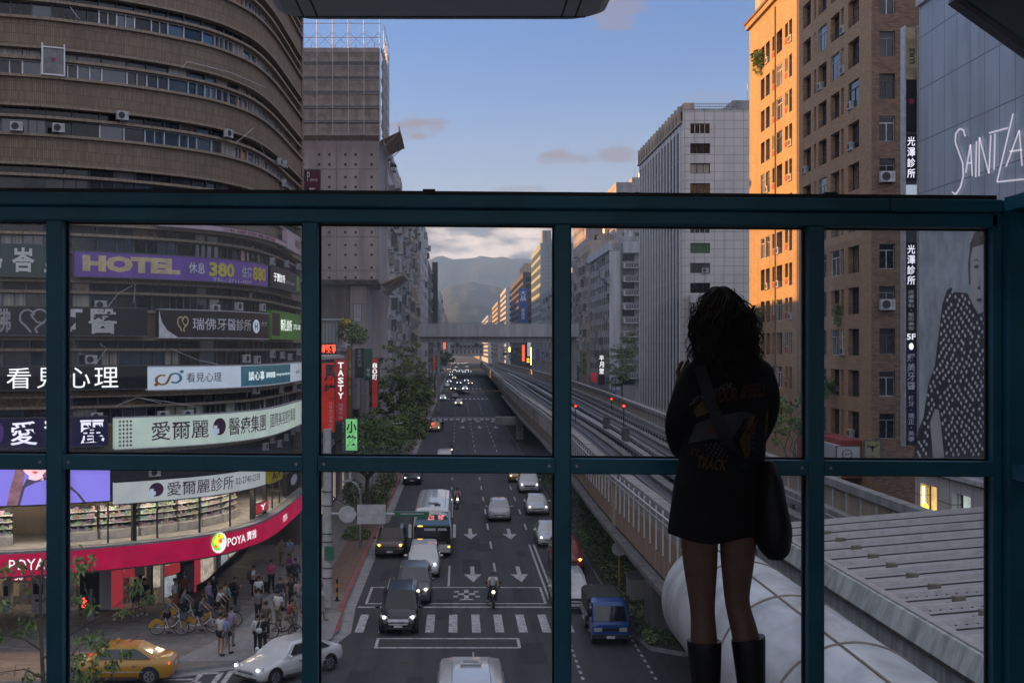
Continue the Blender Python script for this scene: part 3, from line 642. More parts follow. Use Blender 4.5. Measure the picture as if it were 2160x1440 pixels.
fsign('glowing mint clinic group sign with plum characters and star pattern, curving round', 242, 636, 882, 947, 'sign_lit_mint', lambda m, pf: (stars(m, pf, 250, 276), text(m, '愛爾麗', pf(319, 440, .22, .84), 'ink_plum', .004), crossball(m, pf, 446, 476, .2, .86), text(m, '醫療集團', pf(482, 560, .22, .84), 'ink_plum', .004), text(m, '國際美容整形集團', pf(570, 622, .28, .8), 'ink_dark', .0)), edge='light_grey')
fsign('glowing grey clinic sign with plum characters and a phone number', 242, 560, 1018, 1063, 'sign_lit_grey', lambda m, pf: (crossball(m, pf, 311, 345, .15, .88), text(m, '愛爾麗診所', pf(352, 492, .18, .86), 'ink_plum', .004), text(m, '02-2740-2338', pf(497, 548, .36, .7), 'ink_plum', .0)), edge='dark')
fsign('yellow sign panel with black script, between the grey clinic sign and the street end', 570, 596, 992, 1020, 'sign_yellow', lambda m, pf: (text(m, 'Art', pf(573, 592, .2, .8), 'ink_dark', .01),), ref=570)
fsign('black sign panel beside the yellow one at the street end', 606, 634, 1000, 1045, 'sign_black', lambda m, pf: (blob(m, pf(611, 628, .3, .8), .5, .5, .4, .5, 'paint_pale'),), ref=606)
fsign('lower small red shop panel with white mark in the upper shop window', 545, 566, 1063, 1083, 'poster_red', lambda m, pf: (text(m, 'Y', pf(549, 560, .2, .8), 'letter_white', .02),), off=-.05, ref=545)
# video screen
emis('screen_violet', (.2, .17, .62), 0.5, .04, .3); emis('screen_hair', (.12, .06, .08), .9, .4, 2); emis('screen_skin', (.62, .38, .42), .8, .06); emis('screen_black', (.03, .025, .05), .9, .3, 1); emis('screen_lip', (.45, .06, .1), .9)
def scr(m, pf):
    f = pf(0, 232, 0, 1)
    def pg(pts, mt, o): g = pf(0, 232, 0, 1, o); m.add([g(a / 232, 1 - (b - 985) / 83) for a, b in pts], (tuple(range(len(pts))),), mt)
    pg([(14, 1068), (20, 1035), (30, 1000), (33, 985), (52, 985), (50, 1010), (45, 1040), (38, 1068)], 'screen_hair', .006); pg([(88, 985), (101, 985), (100, 1000), (92, 1012), (84, 1000)], 'screen_hair', .006)
    pg([(46, 985), (98, 985), (94, 998), (86, 1007), (74, 1012), (60, 1006), (50, 997)], 'screen_skin', .01); pg([(62, 1000), (86, 1000), (90, 1016), (58, 1016)], 'screen_skin', .009)
    pg([(65, 998), (72, 996), (80, 998), (73, 1003)], 'screen_lip', .014)
    pg([(36, 1068), (46, 1030), (56, 1012), (74, 1017), (92, 1010), (112, 1013), (141, 1027), (165, 1050), (179, 1068)], 'screen_black', .012)
led = fsign('bright violet video screen showing a long-haired woman in a black top', -40, 232, 985, 1068, 'screen_violet', scr, off=.5, name='video_screen', edge='black')
# ---------------------------------------------------------------- outdoor units fixed to the facade
def acunit(sc=1.0):
    m = MB(); m.box(-.42, .42, -.16, .16, 0, .62, 'light_grey'); m.disc((-.1, -.165, .31), .24, (0, -1, 0), 'dark', 14); m.tube([(-.1 + .25 * cos(a * pi / 8), -.17, .31 + .25 * sin(a * pi / 8)) for a in range(17)], .015, 'grey', 4, False)
    for i in range(5): m.box(.2, .38, -.17, -.161, .12 + .08 * i, .15 + .08 * i, 'grey')
    m.box(-.4, -.32, -.2, .35, -.06, -.002, 'dark_grey'); m.box(.32, .4, -.2, .35, -.06, -.002, 'dark_grey')
    return m
acp = None
def put_ac(px, py, off=.25, parent=None, rz=None, Yd=None, xy=None, sc=1.0):
    global acp
    parent = parent or rb
    if acp is None: o = acunit().build('air_conditioner', parent, world=False); acp = o
    else: o = acp.copy(); C.objects.link(o); o.parent = parent
    if xy is None:
        s_ = RP.px(px, off); p, d, n = RP.at(s_, off); rz = atan2(d.y, d.x); xy = (p.x, p.y, Z(py, p.y))
    o.location = Vector(xy) - parent_loc(parent); o.rotation_euler = (0, 0, rz or 0); o.scale = (sc,) * 3
for px, py in ((35, 272), (123, 275), (258, 249), (212, 648), (192, 763), (204, 884), (344, 880), (396, 878), (454, 655), (504, 650), (554, 652), (482, 286), (590, 345), (602, 350), (600, 390), (575, 555), (605, 560), (630, 565), (520, 760), (543, 762), (575, 750), (596, 752), (612, 755), (594, 824), (622, 818), (575, 930), (590, 938), (604, 925), (618, 912), (628, 905), (560, 945), (326, 1000), (630, 745), (540, 826)):
    put_ac(px, py + 4, sc=.62)
# loose cables and a steel hoist frame hung in front of one bay
def cables(m):
    for pts in (((148, 15), (162, 35), (168, 40)), ((383, 145), (395, 130), (485, 153), (560, 185)), ((225, 650), (250, 618), (280, 602)), ((200, 770), (225, 735), (210, 724)), ((244, 856), (290, 838), (340, 850)), ((290, 838), (360, 848), (415, 858)), ((360, 735), (420, 760), (460, 768)), ((500, 300), (535, 270), (560, 330), (600, 350)), ((270, 580), (285, 600), (282, 640))):
        m.tube([(lambda p: (p.x, p.y, Z(b, p.y)))(RP.at(RP.px(a, .3), .3)[0]) for a, b in pts], .018, 'light_grey', 4)
part('cables', rb, cables)
def hatch(m):
    s0, s1 = RP.px(91, .2), RP.px(134, .2); Yd = RP.at(s0, .2)[0].y; za, zb = Z(100, Yd), Z(155, Yd)
    RP.box(m, s0, s1, .2, .16, zb, za, 'glass_pale'); 
    for a, b in ((s0 - .06, s0), (s1, s1 + .06)): RP.box(m, a, b, .26, .1, zb - .06, za + .06, 'white')
    RP.box(m, s0, s1, .26, .1, za, za + .06, 'white'); RP.box(m, s0, s1, .26, .1, zb - .06, zb, 'white')
    f = lambda u, v: (lambda p: (p.x, p.y, zb + (za - zb) * v))(RP.at(s0 + (s1 - s0) * u, .22)[0])
    m.add([f(.35, .62), f(.65, .62), f(.5, .45)], ((0, 1, 2),), 'ink_red')
    f2 = lambda u, v: (lambda p: (p.x, p.y, p[0] * 0 + v))(RP.at(u, -.2)[0])
    for p0, p1, y0, y1 in ((87, 91, 90, 157), (134, 137, 90, 157)):
        RP.box(m, RP.px(p0, .2), RP.px(p1, .2), .22, .1, Z(y1, Yd), Z(y0, Yd), 'alu')
part('rescue_window', rb, hatch, name='x') if False else part('rescue_window', rb, hatch)
# unseen block added to keep the low sun off part of the tower
wb = thing('shade_block', 'plain grey office block standing behind the rounded brown building', 'building', (-45, 100, 0))
part('wall', wb, lambda m: m.box(-60, -24.2, 110.3, 127, 0, 62, 'grey_render')); part('roof', wb, lambda m: m.box(-60.3, -24, 110, 127.3, 62, 62.6, 'concrete_dark'))
# ================================================================ other buildings
UX, UZ = Vector((1, 0, 0)), Vector((0, 0, 1)); UL = Vector((0, -1, 0)); UR = Vector((0, 1, 0))
GLS = ['glass_dark'] * 5 + ['glass_grey'] * 3 + ['glass_blue', 'glass_pale', 'glass_curtain']
def shell(m, x0, x1, y0, y1, h, mt, skip, roof='concrete_dark', par=.9):
    """closed walls except those built with openings, roof slab and parapet"""
    if 'f' not in skip: m.quad((x0, y0, 0), (x1, y0, 0), (x1, y0, h), (x0, y0, h), mt)
    if 'l' not in skip: m.quad((x0, y1, 0), (x0, y0, 0), (x0, y0, h), (x0, y1, h), mt)
    if 'r' not in skip: m.quad((x1, y0, 0), (x1, y1, 0), (x1, y1, h), (x1, y0, h), mt)
    m.quad((x1, y1, 0), (x0, y1, 0), (x0, y1, h), (x1, y1, h), mt)
def roofslab(m, x0, x1, y0, y1, h, mt, par=.9):
    m.quad((x0, y0, h), (x1, y0, h), (x1, y1, h), (x0, y1, h), 'concrete_dark')
    for a in ((x0 - .05, x1 + .05, y0 - .05, y0 + .2), (x0 - .05, x1 + .05, y1 - .2, y1 + .05), (x0 - .05, x0 + .2, y0 + .2, y1 - .2), (x1 - .2, x1 + .05, y0 + .2, y1 - .2)): m.box(*a, h + .002, h + par, mt)
# ---- orange-brown apartment tower on the right
OX, OY0, OY1, OH = 30.2, 90.0, 127.8, 46.0
ob_ = thing('apartment_tower', 'tall orange-brown brick apartment tower, half in low sunlight, behind the woman', 'building', (38, 100, 0))
O_ = (OX, OY1, 0)
cols = [[(4.9, 6.4, 0, 1), (6.9, 8.4, 0, 1)], [(9.4, 10.2, .32, 1), (11.0, 13.0, 0, 1)], [(14.0, 15.0, .38, 1), (15.4, 16.4, 0, 1)], [(19.9, 22.3, 0, 1)], [(23.2, 23.9, 0, 1), (24.5, 26.8, 0, 1)], [(27.9, 30.2, 0, 1), (30.6, 31.3, 0, 1)], [(32.4, 35.0, 0, 1)]]
ops = []; R2 = random.Random(21); wins = []
for k in range(-7, 5):
    zt = 30.3 + 3.15 * k; zb = zt - 2.05
    if zb < 3.5: continue
    for ci, cset in enumerate(cols):
        o_ = [(a, b, zb + 2.05 * c0, zb + 2.05 * c1) for a, b, c0, c1 in cset]; ops += o_; wins.append((ci, k, o_))
m = MB(); wall(m, O_, UL, UZ, OY1 - OY0, OH, ops, 'orange_brick', .45); shell(m, OX, 47, OY0, OY1, OH, 'orange_brick', 'lf'); m.build('wall', ob_)
for ci, k, o_ in wins:
    m = MB(); loggia = R2.random() < .68
    for o in o_:
        big = o[1] - o[0] > 1.3
        g = R2.choice(['black', 'glass_dark', 'glass_dark', 'glass_grey', 'glass_warm']) if loggia else R2.choice(['glass_dark', 'glass_grey', 'glass_pale', 'glass_blue'])
        win_into(m, O_, UL, UZ, o, .42 if loggia else .14, g, 'dark' if loggia else R2.choice(['alu', 'white', 'alu', 'dark_grey']), 2 if big else 1, .72 if o[3] - o[2] > 1.8 else 0, .06, rail=loggia and big)
        if o[0] in (9.4, 14.0): a = Vector(O_) + UL * o[0]; m.extr([a + UZ * (o[2] - .6), a + UL * .8 + UZ * (o[2] - .6), a + UL * .8 + UZ * (o[2] - .12), a + UZ * (o[2] - .12)], Vector((-.03, 0, 0)), 'paint_red')
    build_window(m, 'window', ob_)
    if R2.random() < .22: o = o_[-1]; put_ac(0, 0, parent=ob_, xy=(OX + .05, OY1 - o[0] - .5, o[2] + .02), rz=-pi / 2)
m = MB(); O2 = (OX, OY0, 0); op2 = [(.57, 1.72, 30.0 - 1.85 + 3.1 * k, 30.0 + 3.1 * k) for k in range(-7, 6)] + [(6.5, 8.2, 30.0 - 1.85 + 3.1 * k, 30.0 + 3.1 * k) for k in range(-7, 6)]
wall(m, O2, UX, UZ, 47 - OX, OH, op2, 'red_brick', .3); m.build('wall', ob_)
for i, o in enumerate(op2):
    m = MB(); win_into(m, O2, UX, UZ, o, .26, GLS[i * 7 % 8], ['grey', 'alu', 'dark_grey'][i % 3], 2, .74); build_window(m, 'stair_window', ob_)
for i, k in enumerate((-1, -4)): put_ac(0, 0, parent=ob_, xy=(31.25, 89.75, 30.1 - 1.85 + 3.1 * k), rz=0, sc=1.25)
def otop(m):
    m.box(OX - .35, 47.2, OY0 - .35, OY1 + .2, OH, OH + .5, 'orange_brick'); m.box(OX - .5, 47.3, OY0 - .5, OY1 + .35, OH + .5, OH + .75, 'red_brick'); m.box(OX + .5, 46.5, OY0 + .5, OY1 - .5, OH + .75, 60, 'tan_render')
part('roof', ob_, otop)
part('drain_pipe', ob_, lambda m: (m.tube([(OX - .08, 113.9 + 3.2, 4), (OX - .08, 117.1, 45.5)], .06, 'red_brick', 5), m.tube([(OX - .08, 109.5, 4), (OX - .08, 109.5, 45.5)], .05, 'tan_render', 5)))
def leaves(m, c, r, n, sz, mats, rnd, flat=1.0):
    for _ in range(n):
        while True:
            p = Vector((rnd.uniform(-1, 1), rnd.uniform(-1, 1), rnd.uniform(-1, 1)))
            if p.length < 1: break
        p = Vector((p.x * r[0], p.y * r[1], p.z * r[2])) + Vector(c)
        a = Vector((rnd.gauss(0, 1), rnd.gauss(0, 1), rnd.gauss(0, .6))).normalized(); b = a.orthogonal().normalized(); b = (b * cos(rnd.random() * 6) + a.cross(b) * sin(rnd.random() * 6)) * flat
        s_ = sz * rnd.uniform(.6, 1.3)
        m.add([p - a * s_, p + b * s_ * .5, p + a * s_, p - b * s_ * .5], ((0, 1, 2, 3),), rnd.choice(mats))
def hang_plant(label, px, py, Yp, r, n, mats):
    c = P(px, py, Yp); t = thing('balcony_plant', label, 'plant', c)
    part('foliage', t, lambda m: (leaves(m, c + Vector((-.3, 0, .1)), (r, r, r * .8), n, .16, mats, RND), leaves(m, c + Vector((-.4, .2, -.6)), (r * .6, r * 1.1, r), n // 2, .14, mats, RND)))
    part('planter_box', t, lambda m: m.box(c.x + .05, c.x + .45, c.y - .7, c.y + .7, c.z - .45, c.z - .1, 'dark_grey'))
hang_plant('bushy green plant spilling from a sunlit upper balcony of the orange tower', 1612, 124, 122.5, 1.1, 700, ['foliage_light', 'foliage'])
hang_plant('pale green plant on a lower balcony of the orange tower beside the woman\'s hair', 1600, 668, 123, 1.0, 450, ['foliage_light', 'foliage'])
hang_plant('small leafy plant on a shaded window ledge of the orange tower', 1780, 655, 97.5, .6, 220, ['foliage'])
hang_plant('dark potted plant by a balcony door low on the orange tower', 1755, 812, 98.5, .6, 220, ['foliage'])
# shop fronts at the foot of the tower
def feet(m):
    m.box(28.6, 30.15, 92, 104, 3.4, 6.2, 'paint_red'); m.box(28.3, 28.6, 92, 97, 3.2, 5.8, 'pale_render')
part('shop_front', ob_, feet)
emis('warm_wall', (.8, .55, .28), .25, .4, 1.2)
mat('sign_khaki', (.27, .25, .13), .6); mat('boutique', (.075, .06, .05), .5, kind='streak', par=(3, 3, .1))
def sgn(name, label, x0, x1, y, z0, z1, mt, draw=None, th=.16, frm='dark_grey', lit=None, group=None):
    """sign box facing the camera side, with its frame and lettering"""
    t = thing(name, label, 'sign', ((x0 + x1) / 2, y, z0), group=group)
    f = .05; part('panel', t, lambda m: m.box(x0 + f, x1 - f, y, y + th, z0 + f, z1 - f, mt)); part('frame', t, lambda m: (m.box(x0, x1, y - .02, y + th + .01, z0, z0 + f, frm), m.box(x0, x1, y - .02, y + th + .01, z1 - f, z1, frm), m.box(x0, x0 + f, y - .02, y + th + .01, z0 + f, z1 - f, frm), m.box(x1 - f, x1, y - .02, y + th + .01, z0 + f, z1 - f, frm)))
    fn = lambda u, v: (x0 + (x1 - x0) * u, y - .012, z0 + (z1 - z0) * v)
    if draw: mb = MB(); draw(mb, fn); mb.build('lettering', t)
    return t
def psgn(label, p0, p1, q0, q1, Yp, mt, draw=None, name='sign_board', **k): return sgn(name, label, X(p0, Yp), X(p1, Yp), Yp, Z(q1, Yp), Z(q0, Yp), mt, draw, **k)
def bull(m, f):
    blob(m, f, .5, .62, .1, .1, 'ink_dark'); m.add([f(.44, .6), f(.56, .6), f(.53, .38), f(.47, .38)], ((0, 1, 2, 3),), 'ink_dark'); stroke(m, f, arc(.5, .82, .32, .2, 190, 350), .03, 'ink_dark'); stroke(m, f, [(.4, .12), (.5, .2), (.62, .1)], .015, 'ink_dark')
psgn('khaki sign with a black bull skull at the foot of the red brick wall', 1823, 1858, 928, 968, 88, 'sign_khaki', bull)
psgn('white sign with a round mark under wall lamps at the tower foot', 1764, 1815, 940, 972, 87, 'pale_render', lambda m, f: (stroke(m, f, arc(.45, .45, .2, .3, 0, 360), .02, 'ink_dark'), stroke(m, f, [(.3, .4), (.6, .5)], .02, 'ink_dark')))
part('wall_lamp', ob_, lambda m: [(m.tube([(28.2, y_, 6.6), (27.4, y_, 6.6)], .03, 'dark', 4), m.box(27.2, 27.5, y_ - .1, y_ + .1, 6.35, 6.6, 'dark'), m.box(27.25, 27.45, y_ - .06, y_ + .06, 6.31, 6.345, 'lamp_white')) for y_ in (93.5, 94.6)])
# ---- pale tiled office building with fins
wt = thing('tiled_office_building', 'pale tiled office building with dark vertical fin facade, above the woman\'s head', 'building', (36, 180, 0))
WX, WY0, WY1, WH = 30.2, 165.7, 205.5, 45.0
mat('bay_dark', (.018, .018, .022), .5, spec=.15, var=.4); mat('bay_mid', (.05, .05, .055), .5, spec=.15, var=.3)
nb = 14; bw = (WY1 - WY0 - 3.0) / nb; OW = (WX, WY1, 0)
ops = [(1.2 + bw * i + .2, 1.2 + bw * (i + 1) - .2, 4, 42.6) for i in range(nb)]
m = MB(); wall(m, OW, UL, UZ, WY1 - WY0, WH - 1.6, ops, 'white_tile', .12); shell(m, WX, 46, WY0, WY1, WH, 'white_tile', 'lf'); m.build('wall', wt)
for i, o in enumerate(ops):
    m = MB(); a, U_, V_, N_ = frame_at(OW, UL, UZ, o, .1); wd = o[1] - o[0]; R3 = random.Random(i)
    for j in range(14):
        z0 = .3 + 2.72 * j; p = a + UZ * z0
        m.quad(p, p + UL * wd, p + UL * wd + UZ * 1.7, p + UZ * 1.7, R3.choice(['bay_dark', 'bay_dark', 'bay_dark', 'bay_dark', 'bay_mid'])); m.quad(p + UZ * 1.7, p + UL * wd + UZ * 1.7, p + UL * wd + UZ * 2.72, p + UZ * 2.72, 'bay_mid')
        m.extr([p + UZ * 1.66, p + UL * wd + UZ * 1.66, p + UL * wd + UZ * 1.76, p + UZ * 1.76], N_ * .08, 'grey')
    m.build('window_bay', wt)
part('fins', wt, lambda m: [m.box(WX - .16, WX - .003, WY1 - 1.2 - bw * i - .17, WY1 - 1.2 - bw * i + .17, 3.5, 43.2, 'white') for i in range(nb + 1)])
O3 = (WX, WY0, 0); wz = [Z(p, WY0) for p in (282, 324, 366, 408, 450, 492, 534, 576, 618, 660, 702, 744)]
op3 = [(X(1456, WY0) - WX, X(1498, WY0) - WX, z_, z_ + 1.38) for z_ in wz]
m = MB(); wall(m, O3, UX, UZ, 46 - WX, WH, op3, 'white_tile', .35); m.build('wall', wt)
for i, o in enumerate(op3):
    m = MB(); win_into(m, O3, UX, UZ, o, .3, ['glass_dark', 'glass_dark', 'glass_curtain', 'glass_warm', 'glass_curtain', 'glass_dark', 'glass_green', 'glass_grey'][i % 8], ['alu', 'dark', 'dark', 'dark', 'alu'][i % 5], 4 if i % 5 == 0 else 3, 0, .07); build_window(m, 'window', wt)
put_ac(0, 0, parent=wt, xy=(33.2, WY0 - .2, wz[7] + .05), rz=0)
def wroof(m):
    m.box(WX, 46, WY0 + .01, WY1, WH, WH + .3, 'concrete'); m.box(WX - .3, WX + .4, WY0 + .3, WY1, WH - 1.6, WH - 1.3, 'tan_render')
    for i in range(nb + 1): y_ = WY1 - 1.0 - bw * i; m.box(WX - .3, WX + .1, y_ - .35, y_ + .35, WH - 1.3, WH + .9, 'tan_render')
    m.box(37.0, 45.5, WY0 + .5, WY0 + 9, WH + .3, WH + 1.5, 'grey_render'); m.box(WX + .2, WX + 1.6, WY0 + .2, WY0 + 3, WH + .3, WH + 1.1, 'tan_render')
part('roof', wt, wroof)
def wrail(m):
    m.tube([(31.8, WY0 + .2, WH + .95), (37.6, WY0 + .2, WH + .95)], .04, 'grey', 4); m.tube([(31.8, WY0 + .2, WH + .6), (37.6, WY0 + .2, WH + .6)], .04, 'grey', 4)
    for i in range(20): m.tube([(31.9 + i * .3, WY0 + .2, WH + .3), (31.9 + i * .3, WY0 + .2, WH + 1.1)], .03, 'grey', 4)
part('roof_railing', wt, wrail)
part('antenna', wt, lambda m: (m.tube([(41.5, WY0 + 2, WH + 1.5), (41.5, WY0 + 2, WH + 6.0)], .05, 'grey', 4), m.tube([(40.6, WY0 + 2, WH + 1.5), (41.5, WY0 + 2, WH + 4)], .03, 'grey', 4), m.tube([(42.4, WY0 + 2, WH + 1.5), (41.5, WY0 + 2, WH + 4)], .03, 'grey', 4), m.tube([(39.4, WY0 + 2, WH + 1.5), (39.4, WY0 + 2, WH + 4)], .05, 'white', 4)))
part('shop_awning', wt, lambda m: (m.box(31, 35, WY0 - 1.2, WY0 - .01, 19.2, 20.2, 'pale_render'), m.box(31, 35, WY0 - .9, WY0 - .02, 12, 19.1, 'grey_render')))
# ---- generic street-row buildings
def row_building(name, label, side, Xs, y0, y1, h, mt, depth=14, pitch=3.0, ww=1.5, wh=1.5, gap=1.0, front=True, clutter=0, seed=1, rail=None, extras=None, fr='dark_grey', glass=None, top=None, frontgap=1.4, zmin=4.5, nmax=46):
    rnd = random.Random(seed); g = glass or GLS
    x0, x1 = (Xs, Xs + depth) if side > 0 else (Xs - depth, Xs)
    t = thing(name, label, 'building', ((x0 + x1) / 2, (y0 + y1) / 2, 0)); W = y1 - y0
    Os, Us = ((x0, y1, 0), UL) if side > 0 else ((x1, y0, 0), UR)
    ops = []; nc = max(1, int((W - .8) / (ww + gap))); st = (W - .8) / nc
    for j in range(int((h - 2 - zmin) / pitch) + 1):
        z0 = h - 2.0 - pitch * j - wh + .6
        if z0 < zmin: break
        for i in range(nc): ops.append((.4 + st * i + (st - ww) / 2, .4 + st * i + (st + ww) / 2, z0, z0 + wh))
    m = MB(); wall(m, Os, Us, UZ, W, h, ops, mt, .3)
    opf = []
    if front:
        Of = (x0, y0, 0); nf = max(1, int((depth - 1) / (ww + frontgap))); sf = (depth - 1) / nf
        for j in range(int((h - 2 - zmin) / pitch) + 1):
            z0 = h - 2.0 - pitch * j - wh + .6
            if z0 < zmin: break
            for i in range(nf): opf.append((.5 + sf * i + (sf - ww) / 2, .5 + sf * i + (sf + ww) / 2, z0, z0 + wh))
        wall(m, Of, UX, UZ, depth, h, opf, mt, .3)
    shell(m, x0, x1, y0, y1, h, mt, ('l' if side > 0 else 'r') + ('f' if front else ''))
    m.build('wall', t)
    def win(O, U, os_):
        n = 0
        for o in os_:
            if n < nmax: window(t, O, U, UZ, o, depth=.24, glass=rnd.choice(g), fr=fr, nu=2, tr=0 if wh < 1.4 else .75); n += 1
        if os_[nmax:]:
            mb = MB()
            for o in os_[nmax:]: win_into(mb, O, U, UZ, o, .24, rnd.choice(g), fr, 2, 0)
            q = mb.build('window', t); q['kind'] = 'stuff'
    win(Os, Us, ops)
    if opf: win(Of, UX, opf)
    part('roof', t, lambda m: roofslab(m, x0, x1, y0, y1, h, mt))
    def rf(m):
        a = x0 + depth * .3; m.box(a, a + depth * .4, y0 + W * .3, y0 + W * .3 + min(6, W * .4), h + .003, h + 3.2, mt); m.tube([(a + 1, y0 + W * .4, h + 3.2), (a + 1, y0 + W * .4, h + 6)], .05, 'grey', 4)
        m.tube([(a + depth * .2, y0 + W * .5, h + 3.3), (a + depth * .2, y0 + W * .5, h + 5)], .9, 'steel', 9)
    part('roof_house', t, rf)
    if clutter:
        pool = rnd.sample(ops, len(ops))
        for _c in range(min(clutter, 100, len(pool))):
            def cl(m):
                o = pool[_c % len(pool)]; a = Vector(Os) + Us * (o[0] - .15) + UZ * (o[2] - .15); n_ = Us.cross(UZ); k = rnd.random(); wd = o[1] - o[0] + .3; d = rnd.uniform(.4, .9)
                if k < .45:     # cage
                    m.extr([a, a + Us * wd, a + Us * wd + UZ * .06, a + UZ * .06], n_ * d, 'grey')
                    for i in range(6): m.extr([a + Us * (wd * i / 6) + UZ * .07, a + Us * (wd * i / 6 + .06) + UZ * .07, a + Us * (wd * i / 6 + .06) + UZ * (wh + .2), a + Us * (wd * i / 6) + UZ * (wh + .2)], n_ * d, rnd.choice(['grey', 'dark_grey', 'light_grey']))
                elif k < .75:   # awning
                    b = a + UZ * (wh + .3); m.extr([b, b + n_ * d, b + n_ * d + UZ * .08, b + UZ * .5], Us * wd, rnd.choice(['light_grey', 'grey', 'dark_grey', 'teal_render']))
                else: b = a + n_ * .05 + Us * .2; m.extr([b, b + Us * .8, b + Us * .8 + UZ * .65, b + UZ * .65], n_ * .4, 'light_grey')
            part('window_cage', t, cl)
    if extras: extras(t, x0, x1, y0, y1, h)
    return t
def bands(side, mt, pitch, h0, out=.5):
    def f(t, x0, x1, y0, y1, h):
        def g(m):
            z_ = h - 1.4
            while z_ > 5:
                if side > 0: m.box(x0 - out, x0 - .003, y0, y1, z_ - h0, z_, mt)
                else: m.box(x1 + .003, x1 + out, y0, y1, z_ - h0, z_, mt)
                z_ -= pitch
        part('balcony_band', t, g)
    return f
# gray balcony block next to the pale tiled building
def balc(t, x0, x1, y0, y1, h):
    def g(m):
        for j in range(9):
            z_ = h - 4.2 - 2.7 * j
            m.box(x0 + 2.2, x1 - 2, y0 - 1.2, y0 - .003, z_, z_ + .18, 'pale_render'); m.box(x0 + 2.2, x0 + 2.5, y0 - 1.2, y0 - .004, z_ + .18, z_ + 1.1, 'pale_render'); m.box(x0 + 2.5, x1 - 2, y0 - 1.2, y0 - 1.12, z_ + .18, z_ + .95, 'dark_grey')
            for q in range(8): m.box(x0 + 2.6 + q * .5, x0 + 2.66 + q * .5, y0 - 1.24, y0 - 1.2, z_ + .18, z_ + 1.0, 'light_grey')
        m.box(x0 + 2.2, x1 - 1, y0 - 1.1, y0 - .003, h - 1.2, h + 1.0, 'pale_render'); m.box(x0 - .5, x0 + 1.6, y0 - .5, y0 - .002, 5, h - .8, 'pale_render')
        m.box(x0 - .6, x0 - .003, y0, y1, h - .6, h + 1.2, 'pale_render')
    part('balcony', t, g)
    for i in (1, 2, 5): put_ac(0, 0, parent=t, xy=(x0 + 5.2, y0 - .6, h - 3.4 - 2.7 * i), rz=0)
row_building('balcony_block', 'grey apartment block with stacked balconies facing the camera, beside the finned building', 1, 30.2, 242, 281, 33.0, 'grey_render', 12, 2.7, 2.4, 1.35, .9, True, 26, 5, extras=balc, fr='dark')
row_building('narrow_building', 'narrow street building lit gold by the low sun beyond the balcony block', 1, 30.0, 282, 316, 37, 'tan_render', 12, 3.0, 1.8, 1.6, .9, False, 60, 6)
row_building('mauve_apartment_block', 'tall mauve apartment block rising behind the sunlit narrow building', 1, 33, 318, 352, 47, 'pink_render', 24, 3.2, 1.3, 1.5, 2.2, True, 0, 7, frontgap=3.2)
row_building('roof_topped_tower', 'pink tower whose dish-topped roof shows just above the railing', 1, 36.5, 284, 312, 50.5, 'pink_render', 16, 3.1, 1.4, 1.5, 2, True, 0, 8)
row_building('slab_office', 'pale slab office on the far right side of the avenue', 1, 30.0, 354, 384, 34, 'pale_render', 13, 3.1, 1.6, 1.6, .8, True, 16, 9)
def tower_x(t, x0, x1, y0, y1, h): part('roof_tower', t, lambda m: (m.box(x0 + .8, x0 + 4, y0 + .5, y0 + 9, h + .01, h + 5.5, 'grey_render'), m.box(x0 + 5, x0 + 8, y0 + 2, y0 + 8, h + .01, h + 2.5, 'tan_render')))
row_building('glass_office_tower', 'pale blue glass office tower, tallest at the right of the hill gap', 1, 30.2, 452, 507, 51, 'teal_render', 16, 3.4, 2.4, 2.2, .5, False, 0, 10, extras=tower_x, glass=['glass_blue', 'glass_pale', 'glass_grey'], fr='light_grey', nmax=60)
row_building('brown_apartment_block', 'lower brown apartment block in front of the glass office tower', 1, 30.5, 388, 450, 32, 'grey_render', 13, 3.1, 1.8, 1.5, .9, True, 50, 11)
def banner(t, x0, x1, y0, y1, h):
    pass
mat('banner_blue', (.02, .075, .36), .6, var=.06)
row_building('dark_glass_block', 'dark glazed block with a sunlit rooftop frame next to the blue banner', 1, 29.5, 560, 690, 47, 'dark_render', 18, 3.2, 4, 2.0, .6, True, 0, 12, glass=['glass_dark', 'glass_grey'], extras=lambda t, x0, x1, y0, y1, h: part('roof_frame', t, lambda m: [m.box(x0 + .5, x1, y0 - .2 + 8 * i, y0 + 8 * i, h + .9, h + 5, 'tan_render') for i in range(6)]))
tb = psgn('tall blue banner with white characters on the dark block down the avenue', 1094, 1113, 608, 692, 545, 'banner_blue', lambda m, f: (vtext(m, '大品', f, 'paint_pale', .2, .8, .68, .95), vtext(m, '家具展', f, 'paint_pale', .3, .7, .2, .5)), name='banner', th=.5)
row_building('white_block', 'white block with dark window stripes in the distance right of the hills', 1, 29.5, 760, 860, 50, 'pale_render', 16, 3.4, 4, 1.8, .4, True, 0, 13, glass=['glass_dark', 'glass_blue'])
row_building('cream_block', 'small cream block with banded windows at the end of the avenue', 1, 29, 900, 1050, 47, 'tan_render', 20, 3.6, 5, 1.7, .5, True, 0, 14)
row_building('far_cream_block', 'farthest cream block catching the sun below the hills', 1, 28, 1150, 1450, 44, 'pale_render', 22, 4, 6, 2, .6, True, 0, 15)
row_building('far_low_block', 'lowest pink block at the far end of the avenue', 1, 27, 1550, 2000, 34, 'tan_render', 22, 4, 6, 2, 1, True, 0, 16)
row_building('slim_tan_block', 'slim tan block standing between the blue banner and the glass tower', 1, 33, 516, 552, 36, 'tan_render', 14, 3.1, 1.6, 1.6, 1, True, 0, 17)
